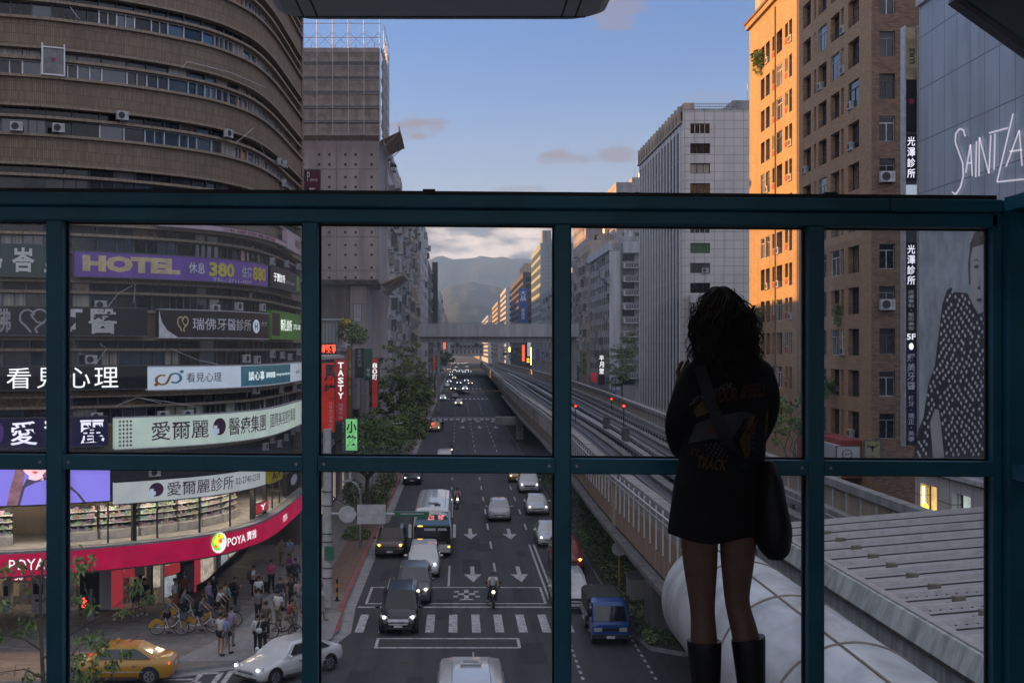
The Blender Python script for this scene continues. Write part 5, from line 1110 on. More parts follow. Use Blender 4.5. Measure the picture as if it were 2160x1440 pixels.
for a, b in (((340, 1433), (412, 1432)), ((405, 1440), (425, 1421)), ((450, 1440), (467, 1418)), ((466, 1446), (489, 1414)), ((425, 1421), (467, 1418)), ((325, 1446), (425, 1438))): groundline(a, b, .22)
for i in range(14):
    y_ = 44 + i * .9
    mk(4.87, 4.99, y_, y_ + .42); mk(7.74, 7.86, y_, y_ + .42)
# scooter symbol in the waiting box
for x0, x1, y0, y1 in ((.0, .9, 65.2, 65.7), (.33, .57, 64.1, 66.6), (-.25, .0, 64.6, 65.0), (.9, 1.15, 64.6, 65.0), (-.2, .05, 65.9, 66.3), (.85, 1.1, 65.9, 66.3), (.1, .8, 63.9, 64.2)): mk(x0, x1, y0, y1, .0095)
mk(-5, 7.6, 233, 234.5)
for i in range(12): mk(-4.8 + 1.1 * i, -4.1 + 1.1 * i, 226, 230); mk(-4.8 + 1.1 * i, -4.3 + 1.1 * i, 318, 326)
for i in range(16): mk(1.2 * i - 5.0, 1.2 * i - 4.45, 400, 408)
struct(m.build('road_markings'))
m = MB()
R6 = random.Random(2)
for _ in range(26):
    x_ = R6.uniform(-4.8, 7); y_ = R6.uniform(46, 110); a, b = R6.uniform(.3, 1.4), R6.uniform(.8, 5); zp = .0052 + .0001 * _; m.add([(x_, y_, zp), (x_ + a, y_, zp), (x_ + a, y_ + b, zp), (x_, y_ + b, zp)], ((0, 1, 2, 3),), mat('patch', (.034, .034, .04), .9, scale=2) and 'patch')
for i, (x_, y_) in enumerate(((-2.2, 51), (1.4, 69.5), (3.6, 77), (-3.2, 72), (.2, 92), (6.2, 84), (5.6, 50), (1.0, 118), (-3.4, 101), (3.5, 47))): m.add([(x_ + .34 * cos(k * pi / 8), y_ + .34 * sin(k * pi / 8), .0084) for k in range(16)], (tuple(range(16)),), 'stain')
for i in range(14):     # old crack seals
    x_ = R6.uniform(-4.5, 7); y_ = R6.uniform(46, 100); pts = [(x_, y_)]
    for k in range(6): pts.append((pts[-1][0] + R6.uniform(-.5, .5), pts[-1][1] + R6.uniform(.5, 1.6)))
    for (a, b), (c, d) in zip(pts, pts[1:]): m.add([(a, b, .008), (a + .05, b, .008), (c + .05, d, .008), (c, d, .008)], ((0, 1, 2, 3),), 'patch')
struct(m.build('road_patches'))
# ================================================================ hills
def hill(name, prof, Yd, depth, mt, seed, amp):
    rnd = random.Random(seed); m = MB(); nx, ny = 150, 16; V_ = []
    from mathutils import noise
    for j in range(ny + 1):
        t = j / ny; y_ = Yd - depth + depth * t * 1.0
        for i in range(nx + 1):
            px = prof[0][0] + (prof[-1][0] - prof[0][0]) * i / nx
            for (a, ya), (b, yb) in zip(prof, prof[1:]):
                if a <= px <= b: py = ya + (yb - ya) * (0.5 - .5 * cos(pi * (px - a) / (b - a))); break
            hgt = Z(py, Yd); x_ = X(px, Yd)
            sh = sin(t * pi / 2) ** .9
            nn = noise.fractal(Vector((x_ * .004 + seed, y_ * .004, 0)), .9, 2.1, 6) * amp
            V_.append((x_, y_, max(-2, (hgt + nn * (.25 + .75 * (1 - t))) * sh + nn * .25)))
    m.add(V_, [(j * (nx + 1) + i, j * (nx + 1) + i + 1, (j + 1) * (nx + 1) + i + 1, (j + 1) * (nx + 1) + i) for j in range(ny) for i in range(nx)], mt, True)
    struct(m.build(name))
hill('hill_far', [(200, 690), (640, 640), (800, 590), (890, 566), (940, 556), (1010, 552), (1080, 552), (1180, 560), (1400, 604), (1800, 690)], 7000, 2600, 'hill_far', 1, 70)
hill('hill_middle', [(600, 715), (800, 690), (900, 640), (960, 604), (992, 597), (1030, 606), (1075, 618), (1130, 640), (1300, 680), (1500, 715)], 4300, 1500, 'hill_far', 2, 36)
hill('hill_near', [(700, 725), (860, 690), (930, 655), (970, 642), (1000, 645), (1030, 653), (1080, 680), (1200, 720)], 2900, 700, 'hill_near', 3, 16)
# ================================================================ elevated railway
def lerp_t(tab, y):
    if y <= tab[0][0]: return tab[0][1]
    for (a, va), (b, vb) in zip(tab, tab[1:]):
        if y <= b: return va + (vb - va) * (y - a) / (b - a)
    return tab[-1][1]
_l = [(24, 8.15), (48, 8.12), (62, 7.95), (90, 8.4), (117, 8.8), (158, 8.6), (232, 8.9), (350, 9.8), (484, 10.5), (700, 12)]
_r = [(24, 18.0), (61, 17.9), (90, 18.8), (115, 19.7), (180, 21.5), (250, 22.6), (350, 22.6), (484, 21), (700, 20)]
def lx(y): return sum(lerp_t(_l, y + d) for d in (-12, -6, 0, 6, 12)) / 5
def rx(y): return sum(lerp_t(_r, y + d) for d in (-12, -6, 0, 6, 12)) / 5
def vsweep(mb, fx, y0, y1, prof, mt, step=4.0, cap=True):
    n = max(1, int((y1 - y0) / step)); mb.rings([[(fx(y0 + (y1 - y0) * i / n) + dx, y0 + (y1 - y0) * i / n, z_) for dx, z_ in prof] for i in range(n + 1)], mt, sm=False, cap=cap)
def bx(fx, y0, y1, x0, x1, z0, z1, mt, mb, step=4.0): vsweep(mb, fx, y0, y1, [(x0, z0), (x0, z1), (x1, z1), (x1, z0)], mt, step)
VY0, VY1 = 22.0, 620.0; PT, PB, DZ = 6.85, 4.95, 5.0
va = thing('elevated_railway', 'concrete elevated railway with two tracks running up the avenue over the median', 'railway', (13, 60, 0))
def vdeck(m):
    n = 140
    m.rings([[(lx(y) + .26, y, DZ), (rx(y) - .26, y, DZ), (rx(y) - .26, y, DZ - .9), (lx(y) + .26, y, DZ - .9)] for y in [VY0 + (VY1 - VY0) * i / n for i in range(n + 1)]], 'dark', sm=False)
part('deck', va, vdeck)
part('girder', va, lambda m: bx(lx, VY0, VY1, .12, 1.3, 3.85, 4.09, 'concrete_dark', m)); part('girder', va, lambda m: bx(rx, VY0, VY1, -1.3, -.1, 3.3, 4.09, 'concrete_dark', m))
def lpar(m):
    y_ = VY0
    R7 = random.Random(8)
    while y_ < VY1:
        L_ = 9.6; dz = R7.uniform(-.03, .03)
        bx(lx, y_ + .03, min(y_ + L_ - .03, VY1), 0, .24, 5.75, 6.55 + dz, 'panel_pale', m, 2.5); bx(lx, y_ + .03, min(y_ + L_ - .03, VY1), -.1, .25, 4.12, 5.75, 'fascia_tan', m, 2.5)
        bx(lx, y_, min(y_ + L_, VY1), -.08, .42, 6.56 + dz, PT + dz, 'concrete', m, 2.5); y_ += L_
part('parapet', va, lpar)
parts('parapet_joint', va, [lambda m, y=y: m.box(lx(y) - .2, lx(y) + .43, y - .35, y + .35, 4.1, PT + .06, 'concrete_tan') for y in (62.5, 101, 139, 178, 216, 255)])
def rpar(m):
    y_ = VY0
    while y_ < VY1: L_ = 9.6; bx(rx, y_ + .03, min(y_ + L_ - .03, VY1), -.12, .12, 4.1, 6.5, 'concrete_tan', m, 3); bx(rx, y_, min(y_ + L_, VY1), -.3, .2, 6.5, PT, 'concrete', m, 3); y_ += L_
part('parapet', va, rpar)
def posts(m):
    y_ = 40.0
    while y_ < 330: m.box(lx(y_) - .17, lx(y_) - .112, y_ - .04, y_ + .04, 5.0, 6.75, 'white' if y_ < 130 else 'light_grey'); m.box(lx(y_) - .3, lx(y_) - .17, y_ - .03, y_ + .03, 6.5, 6.56, 'light_grey'); y_ += 1.55
    m.tube([(lx(y) - .26, y, 6.6) for y in [30 + 4 * i for i in range(75)]], .05, 'light_grey', 5); m.tube([(lx(y) - .26, y, 6.36) for y in [30 + 4 * i for i in range(75)]], .035, 'light_grey', 5)
    y_ = 46.0
    while y_ < 130: m.box(rx(y_) - .2, rx(y_) - .125, y_ - .05, y_ + .05, 5.0, 6.5, 'light_grey'); y_ += 2.1
part('barrier_posts', va, posts)
part('cable_duct', va, lambda m: (bx(rx, VY0, 300, -.55, -.13, 5.1, 5.5, 'concrete', m), bx(lx, VY0, 300, .5, .9, 5.002, 5.35, 'dark_grey', m)))
part('walkway_edge', va, lambda m: [bx(lx, y, y + 2.9, -.6, -.11, 3.86, 4.05, 'concrete_dark', m, 3) for y in [30 + 3 * i for i in range(70)]])
def track(tf):
    def cx_(y): return lx(y) + (rx(y) - lx(y)) * tf
    def g(m):
        for s_ in (-1, 1):
            bx(cx_, VY0, VY1, s_ * .95 - .3, s_ * .95 + .3, DZ + .002, DZ + .22, 'concrete_dark', m); bx(cx_, VY0, VY1, s_ * 1.55 - .05, s_ * 1.55 + .05, DZ + .35, DZ + .62, 'grey', m)
        bx(cx_, VY0, VY1, -.12, .12, DZ + .003, DZ + .08, 'dark_grey', m)
    part('track_bed', va, g)
    def ins(m):
        y_ = 42.0
        while y_ < 260: m.box(cx_(y_) - 1.62, cx_(y_) - 1.5, y_ - .06, y_ + .06, DZ + .003, DZ + .35, 'dark'); m.box(cx_(y_) + 1.5, cx_(y_) + 1.62, y_ - .06, y_ + .06, DZ + .003, DZ + .35, 'dark'); m.box(cx_(y_) + 1.7, cx_(y_) + 1.82, y_ - .08, y_ + .08, DZ + .2, DZ + .3, 'white'); y_ += 1.9
    part('rail_brackets', va, ins)
track(.3); track(.7)
part('centre_walkway', va, lambda m: bx(lambda y: (lx(y) + rx(y)) / 2, VY0, 400, -.35, .35, DZ + .3, DZ + .36, 'grey', m))
parts('equipment_box', va, [lambda m, y=y: m.box((lx(y) + rx(y)) / 2 - .3, (lx(y) + rx(y)) / 2 + .3, y, y + .6, DZ + .37, DZ + 1.5, 'dark_grey') for y in (66, 102, 118)])
for i, (y_, cap) in enumerate(((56.5, 0), (96, 0), (135, 0), (175, 1), (215, 0), (255, 0), (300, 0), (345, 0), (390, 0), (440, 0))):
    def pier(m):
        c = (lx(y_) + rx(y_)) / 2; 
        if i == 0: m.box(8.75, 11.6, y_ - .6, y_ + 1.4, .15, 3.0, 'concrete_dark'); m.extr([(8.3, y_ - .6, 3.0), (13, y_ - .6, 3.0), (13, y_ - .6, 3.84), (7.9, y_ - .6, 3.84)], (0, 2, 0), 'concrete_dark')
        elif cap: m.box(lx(y_) - .4, lx(y_) + .6, y_ - .5, y_ + .5, .15, 2.3, 'concrete'); m.box(5.3, c + 3, y_ - .8, y_ + .8, 2.3, 3.4, 'concrete'); m.box(lx(y_) + .3, lx(y_) + 1.2, y_ - .5, y_ + .5, 3.4, 4.1, 'concrete')
        else: m.box(c - 1.3, c + 1.3, y_ - 1, y_ + 1, .15, 2.6, 'concrete_dark'); m.extr([(c - 1.3, y_ - .9, 2.6), (c + 1.3, y_ - .9, 2.6), (c + 4, y_ - .9, 3.84), (c - 4, y_ - .9, 3.84)], (0, 1.8, 0), 'concrete_dark')
    part('pier', va, pier)
for lb, px, py, Yp in (('red signal lamp on the track nearest the middle mullion', 1214, 856, 132), ('red signal lamp on the track left of the woman\'s elbow', 1316, 856, 110), ('tiny red signal far along the right parapet', 1290, 841, 160)):
    c = P(px, py, Yp); t = thing('track_signal', lb, 'signal', (c.x, c.y, DZ))
    part('post', t, lambda m: m.tube([(c.x, c.y + .1, DZ + .0), (c.x, c.y + .1, c.z)], .05, 'dark', 6)); part('lamp_box', t, lambda m: m.box(c.x - .16, c.x + .16, c.y, c.y + .2, c.z - .2, c.z + .2, 'black')); part('lamp', t, lambda m: m.disc((c.x, c.y - .01, c.z), .12, (0, -1, 0), 'lamp_red', 12))
# distant station hall over the tracks
st = thing('station_hall', 'pale blue arched station hall straddling the tracks in the distance', 'building', (4, 560, 9))
SXA, SXB = X(950, 560), X(1020, 560)
part('body', st, lambda m: (m.box(SXA, SXB, 560, 640, 9.8, 11.0, 'pale_render'), m.box(SXA, SXB, 560, 640, 12.9, 13.6, 'pale_render'), m.box(SXA + .3, SXB - .3, 560.6, 639, 11.0, 12.9, 'glass_blue'), m.box(SXA + .3, SXB - .3, 560.6, 639, 13.6, 15.4, 'glass_blue')))
parts('column', st, [lambda m, x_=x_: m.box(x_, x_ + .5, 560, 560.55, 11.0, 15.4, 'white') for x_ in [SXA + (SXB - SXA - .5) * i / 8 for i in range(9)]])
part('roof', st, lambda m: [m.rings([[(cx_ + r * cos(a) , y_, 15.0 + r * .42 * sin(a)) for a in [pi * k / 10 for k in range(11)]] + [(cx_ - r, y_, 14.7), (cx_ + r, y_, 14.7)] for y_ in (559, 641)], 'teal_render', sm=False) for cx_, r in ((SXA + 2, 2.2), (SXB - 2, 2.2), ((SXA + SXB) / 2, 5.2))])
# ================================================================ footbridge across the avenue
sk = thing('skybridge', 'pale concrete footbridge crossing the whole avenue above the elevated tracks', 'bridge', (8, 252, 15))
part('parapet', sk, lambda m: m.box(X(884, 250), 24.5, 250, 250.4, Z(710, 250), Z(683, 250), 'pale_render')); part('deck', sk, lambda m: (m.box(X(884, 250), 24.5, 250.41, 255, Z(712, 250), Z(704, 250), 'concrete_dark'), m.box(X(886, 250) , 23, 250.8, 254.6, Z(722, 250), Z(712.2, 250), 'concrete')))
part('parapet', sk, lambda m: m.box(X(884, 250), 24.5, 255, 255.4, Z(712, 250), Z(683, 250), 'pale_render'))
part('column', sk, lambda m: (m.box(X(922, 250), X(928, 250), 252, 253, .1, Z(722, 250), 'concrete'))); part('column', sk, lambda m: m.box(23.2, 24.2, 252, 253, .1, Z(712, 250), 'concrete'))
part('roof_rail', sk, lambda m: m.tube([(X(884, 250), 250.2, Z(681, 250)), (24.5, 250.2, Z(681, 250))], .07, 'grey', 5))
# ================================================================ platform canopy and white barrel tube
pc = thing('platform_canopy', 'grey ribbed metal canopy roof over the platforms at lower right', 'roof', (14, 35, 6))
CX0, CYF = 11.0, 45.0
def cz(x_): t = (x_ - CX0) / 8.0; return 6.5 + .72 * t - .07 * t * t + (0 if t < 1 else -.06 * (t - 1) ** 2)
def croof(m):
    xs = [CX0 + .8 * i for i in range(22)]
    m.rings([[(x_, CYF, cz(x_)) for x_ in xs] + [(x_, CYF, cz(x_) - .22) for x_ in xs[::-1]], [(x_, 6, cz(x_)) for x_ in xs] + [(x_, 6, cz(x_) - .22) for x_ in xs[::-1]]], 'roof_metal', sm=False)
    y_ = 44.7; i = 0
    while y_ > 8:
        w_ = .1; rg = [[(x_, y_ - w_, cz(x_) + .002), (x_, y_ - w_ * .5, cz(x_) + .13), (x_, y_ + w_ * .5, cz(x_) + .13), (x_, y_ + w_, cz(x_) + .002)] for x_ in xs]; m.rings(rg, 'roof_rib', sm=False)
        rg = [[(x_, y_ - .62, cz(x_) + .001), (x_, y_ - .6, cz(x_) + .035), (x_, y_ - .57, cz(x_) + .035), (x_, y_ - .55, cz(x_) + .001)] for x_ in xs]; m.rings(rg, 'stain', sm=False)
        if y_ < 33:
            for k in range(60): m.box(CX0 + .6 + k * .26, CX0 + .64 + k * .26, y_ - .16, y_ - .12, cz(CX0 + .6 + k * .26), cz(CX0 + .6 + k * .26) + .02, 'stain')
        y_ -= 1.58
part('roof_sheet', pc, croof)
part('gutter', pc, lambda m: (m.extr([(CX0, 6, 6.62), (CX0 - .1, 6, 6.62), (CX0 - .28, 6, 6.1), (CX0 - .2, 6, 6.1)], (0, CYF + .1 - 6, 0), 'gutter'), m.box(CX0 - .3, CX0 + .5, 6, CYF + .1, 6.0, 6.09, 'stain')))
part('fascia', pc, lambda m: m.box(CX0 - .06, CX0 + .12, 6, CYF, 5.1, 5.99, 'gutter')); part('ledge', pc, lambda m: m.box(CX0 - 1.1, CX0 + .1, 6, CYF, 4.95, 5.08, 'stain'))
part('gutter_trim', pc, lambda m: m.box(CX0 + .02, CX0 + .26, 6, CYF, 6.53, 6.66, 'roof_rib'))
for i in range(9):
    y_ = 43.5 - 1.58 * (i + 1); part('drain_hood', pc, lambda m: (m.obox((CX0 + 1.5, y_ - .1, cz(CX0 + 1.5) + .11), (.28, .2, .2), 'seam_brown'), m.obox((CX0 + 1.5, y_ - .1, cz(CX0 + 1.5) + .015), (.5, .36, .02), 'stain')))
part('platform_wall', pc, lambda m: m.box(CX0 + .3, 27, 7, CYF - 1, 0, 5, 'dark')); parts('drip_plate', pc, [lambda m, y=y: m.obox((CX0 - .8, y, 5.13), (.35, .22, .06), 'light_grey') for y in [22, 24.4, 27, 29.6, 33, 36.5]])
tu = thing('barrel_tube', 'large white barrel-shaped footbridge tube with brown seams below the woman', 'bridge', (7.4, 20, 5.9))
TX, TZ, TR, TY = 7.4, H - 7.1, 1.62, 35.0
def barrel(m):
    n = 48; rg = []
    for y_, k in ((TY + .55, .25), (TY + .5, .6), (TY + .33, .86), (TY + .12, .97), (TY, 1.0)) + tuple((TY - 1.2 * i, 1.0) for i in range(1, 28)):
        rg.append([(TX + TR * k * cos(2 * pi * j / n), y_, TZ + TR * k * sin(2 * pi * j / n)) for j in range(n)])
    m.rings(rg, 'tube_white')
part('shell', tu, barrel)
def seams(m):
    for a0, a1, y0, y1 in ((150, 30, 31.8, 31.8), (160, 20, 27.4, 27.4), (160, 20, 23.0, 23.0), (160, 20, 18.6, 18.6)):
        m.tube([(TX + (TR + .005) * cos(radians(a0 + (a1 - a0) * i / 24)), y0, TZ + (TR + .005) * sin(radians(a0 + (a1 - a0) * i / 24))) for i in range(25)], .035, 'seam_brown', 5)
    m.tube([(TX + (TR + .005) * cos(radians(100)), y, TZ + (TR + .005) * sin(radians(100))) for y in (34.8, 20, 5)], .03, 'seam_brown', 5)
part('seams', tu, seams)
part('support_leg', tu, lambda m: m.box(TX - .5, TX + .5, 12, 13, 0, TZ - TR + .1, 'concrete'))
# ================================================================ street furniture
def lamp_post(label, px, pyt, Yp, arm, hgt=None):
    x_ = X(px, Yp); zt = Z(pyt, Yp); t = thing('street_lamp', label, 'street lamp', (x_, Yp, .15))
    part('pole', t, lambda m: m.tube([(x_, Yp, .15), (x_, Yp, zt - .9), (x_ + arm * .12, Yp, zt - .45), (x_ + arm * .4, Yp, zt - .12), (x_ + arm * .8, Yp, zt)], [.09, .07, .06, .05, .045], 'steel', 7)); part('lamp_head', t, lambda m: m.obox((x_ + arm * .95, Yp, zt), (.6, .25, .1), 'light_grey', 0, Matrix.Rotation(-.15, 4, 'Y')))
lamp_post('curved grey street lamp in front of the street trees', 785, 892, 112, 2.6)
lamp_post('short grey street lamp beside the bus and planted strip', 760, 1014, 79.7, -.9)
sp_ = thing('signal_mast', 'tall pale signal mast with a long horizontal arm over the kerb', 'traffic signal', (X(690, 61.6), 61.6, .15)); sx = X(690, 61.6); za = Z(1083, 61.6)
part('pole', sp_, lambda m: (m.tube([(sx, 61.6, .15), (sx, 61.6, 9)], [.26, .2], 'light_grey', 10), [m.tube([(sx + .27 * cos(a), 61.6 + .27 * sin(a), z_) for a in [2 * pi * i / 10 for i in range(11)]], .025, 'dark', 4) for z_ in (1.6, 2.1, 3.4, 3.8, 5.2, 5.9)]))
part('arm', sp_, lambda m: (m.tube([(sx + .2, 61.6, za), (X(835, 61.6), 61.6, za - .02)], .07, 'light_grey', 7), m.tube([(sx + .2, 61.6, za + .9), (X(760, 61.6), 61.6, za + .05)], .03, 'dark', 5)))
part('signal_housing', sp_, lambda m: (m.obox((X(869, 61.6), 61.6, za - .01), (X(905, 61.6) - X(833, 61.6), .3, .24), 'car_green'), m.obox((X(869, 61.6), 61.43, za + .02), (1.2, .02, .05), 'light_grey')))
part('round_sign', sp_, lambda m: (m.tube([(X(733, 61.6), 61.45, za), (X(733, 61.6), 61.42, za)], .43, 'light_grey', 20),)); part('sign_plate', sp_, lambda m: m.box(X(754, 61.6), X(814, 61.6), 61.4, 61.44, za - .48, za + .48, 'light_grey'))
part('box', sp_, lambda m: m.box(sx - .1, sx + .38, 61.3, 61.34, 2.5, 3.2, 'car_green'))
pd_ = thing('pedestrian_signal', 'pedestrian signal showing a glowing red figure among the tree branches', 'traffic signal', (X(192, 55), 55, .15)); qx = X(177, 55); qz = Z(1270, 55)
part('pole', pd_, lambda m: m.tube([(X(192, 55), 55, .15), (X(192, 55), 55, qz + .6)], .07, 'dark_grey', 7)); part('housing', pd_, lambda m: (m.box(qx - .22, qx + .24, 55, 55.2, qz - .3, qz + .3, 'black'), m.box(X(192, 55) - .15, X(192, 55) + .15, 54.9, 55.1, .9, 1.5, 'dark_grey')))
part('red_figure', pd_, lambda m: (m.disc((qx, 54.985, qz + .17), .055, (0, -1, 0), 'lamp_red', 10), m.box(qx - .08, qx + .08, 54.98, 54.99, qz - .05, qz + .1, 'lamp_red'), m.box(qx - .08, qx - .02, 54.98, 54.99, qz - .22, qz - .05, 'lamp_red'), m.box(qx + .02, qx + .08, 54.98, 54.99, qz - .22, qz - .05, 'lamp_red'), m.box(qx - .13, qx - .09, 54.98, 54.99, qz - .06, qz + .09, 'lamp_red'), m.box(qx + .09, qx + .13, 54.98, 54.99, qz - .06, qz + .09, 'lamp_red')))
bo = thing('striped_post', 'yellow and black striped post on the red brick pavement', 'post', gpx(711, 1266, .15) + (.15,)); bx_, by_ = gpx(711, 1266, .15)
part('post', bo, lambda m: [m.tube([(bx_, by_, .15 + .22 * i), (bx_, by_, .37 + .22 * i)], .06, 'car_yellow' if i % 2 else 'black', 8) for i in range(5)])
part('base', bo, lambda m: m.tube([(bx_, by_, .15), (bx_, by_, .2)], .14, 'dark', 10))
rsn = thing('round_road_sign', 'grey back of a round road sign standing on the planted median', 'road sign', (X(1306, 66), 66, .2)); rxx, rzz = X(1306, 66), Z(1156, 66)
part('post', rsn, lambda m: m.tube([(rxx, 66, .2), (rxx, 66, rzz + .3)], .04, 'car_yellow', 6)); part('disc', rsn, lambda m: m.tube([(rxx, 65.95, rzz), (rxx, 65.92, rzz)], .4, 'light_grey', 20))
cbk = thing('concrete_block', 'rough concrete block on the median beside the pier', 'block', (X(1342, 63), 63, .2)); part('body', cbk, lambda m: m.box(X(1326, 63), X(1366, 63), 62.6, 64, .2, 1.35, 'concrete'), bevel=.05); part('cap', cbk, lambda m: m.box(X(1326, 63) - .05, X(1366, 63) + .05, 62.55, 64.05, 1.352, 1.5, 'concrete_dark'))
# ================================================================ vehicles (front looks towards -Y)
def car_proto(name, label, cat, kind='sedan', col='car_white', lit='lamp_white', loc=(0, 0, 0), rz=0, group=None, taxi=False, rack=False, tail=False, grille='black', far=False):
    K = dict(sedan=(4.55, 1.78, 1.46, .95, (.27, .42, .70, .90), .72, .40), suv=(4.55, 1.86, 1.70, 1.05, (.25, .38, .88, .975), .78, .41), mpv=(4.75, 1.80, 1.80, 1.05, (.17, .34, .91, .985), .80, .36), hatch=(4.1, 1.75, 1.5, .97, (.24, .39, .84, .97), .75, .38))[kind]
    Ln, W, Hh, bz, (c0, c1, c2, c3), wt, _ = K; hw = W / 2; yy = lambda t: -Ln / 2 + Ln * t
    t = thing(name, label, cat, loc, rz, group)
    hood = bz - (.14 if kind == 'sedan' else .1)
    stn = [(0, .72, .34, .58), (.012, .86, .27, .66), (.05, .95, .2, hood - .1), (.14, .99, .18, hood - .02), (c0, 1, .18, bz - .02), (.5, 1, .18, bz), (c2, 1, .18, bz + .02), (.93, .985, .2, bz + .02 if kind != 'sedan' else bz + .04), (.975, .93, .25, bz - .02), (1, .82, .34, bz - .12)]
    m = MB(); rg = []
    for q, k, zb, zt in stn:
        w_ = hw * k; hp = [(w_ * .78, zb), (w_ * .95, zb + .07), (w_ * 1.0, zb + .4 * (zt - zb)), (w_ * .99, zb + .72 * (zt - zb)), (w_ * .94, zt - .04), (w_ * .82, zt), (w_ * .4, zt + .025)]
        rg.append([(a, yy(q), b) for a, b in hp] + [(-a, yy(q), b) for a, b in hp[::-1]])
    m.rings(rg, col)
    wb = hw * .93; wtp = hw * wt; zr = Hh - .07
    row = [(c0, wb, bz - .03, wb * .8, bz), (c1, wtp, zr - .02, wtp * .75, Hh - .02), ((c1 + c2) / 2, wtp * 1.02, zr + .02, wtp * .75, Hh), (c2, wtp * .97, zr - .01, wtp * .75, Hh - .03), (c3, wb * .96, bz - .02, wb * .78, bz + .01)]
    rg = [[(wb * 1.0 if i in (1, 2, 3) else a, yy(q), bz - .04) for _ in (0,)] + [(a, yy(q), za), (b, yy(q), zb_), (-b, yy(q), zb_), (-a, yy(q), za), (-(wb if i in (1, 2, 3) else a), yy(q), bz - .04)] for i, (q, a, za, b, zb_) in enumerate(row)]
    m.rings(rg, col, sm=False)
    m.build('body', t, world=False)
    def patch(name, A, B, Cc, D, i0, i1, j0, j1, mt='car_glass', lift=.012):
        A, B, Cc, D = map(Vector, (A, B, Cc, D)); q = lambda u, v: (A * (1 - u) + B * u) * (1 - v) + (D * (1 - u) + Cc * u) * v
        nn = (B - A).cross(D - A).normalized() * lift; mb = MB(); mb.quad(*[q(u, v) + nn for u, v in ((i0, j0), (i1, j0), (i1, j1), (i0, j1))], mt); mb.build(name, t, world=False)
    patch('windscreen', (-wb, yy(c0), bz - .03), (wb, yy(c0), bz - .03), (wtp, yy(c1), zr - .02), (-wtp, yy(c1), zr - .02), .06, .94, .1, .97)
    patch('rear_window', (wb * .96, yy(c3), bz - .02), (-wb * .96, yy(c3), bz - .02), (-wtp * .97, yy(c2), zr - .01), (wtp * .97, yy(c2), zr - .01), .08, .92, .15, .93)
    for s_ in (1, -1):
        A = (s_ * wb, yy(c0 + .05), bz); B = (s_ * wb, yy(c3 - .04), bz); Cc = (s_ * wtp * .98, yy(c2 - .01), zr - .02); D = (s_ * wtp, yy(c1 + .01), zr - .02)
        l_ = .03
        if s_ < 0: A, B, Cc, D = B, A, D, Cc
        for a, b in ((.03, .49), (.52, .96)): patch('side_window', A, B, Cc, D, a, b, .08, .92, lift=l_)
    def tyre_r(m, rr=.33):
        prof = [(.11, rr * .62), (.11, rr * .9), (.085, rr), (-.085, rr), (-.11, rr * .9), (-.11, rr * .62)]
        m.rings([[(x_, r * cos(a), r * sin(a)) for a in [2 * pi * i / 16 for i in range(16)]] for x_, r in prof], 'tyre')
    if not far:
        for q in (.17, .81):
            for s_ in (1, -1):
                o = MB(); tyre_r(o); o = o.build('wheel', t, world=False); o.location = (s_ * (hw - .105), yy(q), .33)
                r_ = MB(); r_.disc((s_ * .112, 0, 0), .215, (s_, 0, 0), 'rim', 16); r_.disc((s_ * .114, 0, 0), .06, (s_, 0, 0), 'dark_grey', 8)
                for i in range(5): a = 2 * pi * i / 5; r_.disc((s_ * .115, .13 * cos(a), .13 * sin(a)), .045, (s_, 0, 0), 'black', 6)
                r_.build('rim', o, world=False)
        def arch(m):
            for q in (.17, .81):
                for s_ in (1, -1): m.add([(s_ * (hw + .004), yy(q) + .4 * cos(radians(a)), .33 + .4 * sin(radians(a))) for a in range(-15, 200, 15)], (tuple(range(15)),), 'black')
        part('wheel_arch', t, arch, False)
        part('sill', t, lambda m: [m.box(s_ * hw - .02, s_ * hw + .012, yy(.28), yy(.7), .2, .3, 'dark') for s_ in (1, -1)] + [m.box(s_ * hw - .005, s_ * hw + .008, yy(.5) - .012, yy(.5) + .012, .32, bz - .1, 'dark') for s_ in (1, -1)] + [m.box(s_ * (hw) - .01, s_ * hw + .02, yy(q), yy(q) + .16, bz - .22, bz - .19, 'chrome') for s_ in (1, -1) for q in (.44, .66)], False)
        for s_ in (1, -1): part('wing_mirror', t, lambda m: m.ell((s_ * (hw + .1), yy(c0 + .05), bz + .06), (.12, .07, .08), col, 8, 5), False)
        part('grille', t, lambda m: (m.extr([(-.42, yy(.0) - .012, .5), (.42, yy(.0) - .012, .5), (.5, yy(.012) - .012, hood - .2), (-.5, yy(.012) - .012, hood - .2)], (0, .03, 0), grille), m.box(-.62, .62, yy(0) - .02, yy(0) + .02, .3, .38, 'dark'), [m.box(-.44, .44, yy(0) - .02, yy(0) - .005, .52 + .05 * i, .535 + .05 * i, 'chrome') for i in range(2)]), False)
        part('licence_plate', t, lambda m: m.box(-.19, .19, yy(0) - .035, yy(0) - .021, .38, .48, 'plate'), False); part('licence_plate', t, lambda m: m.box(-.19, .19, yy(1) + .0, yy(1) + .02, .6, .72, 'plate'), False)
        for s_ in (1, -1): part('door_trim', t, lambda m: m.box(s_ * hw - .004, s_ * hw + .012, yy(.26), yy(.76), .5, .53, 'alu' if col == 'car_yellow' else col), False)
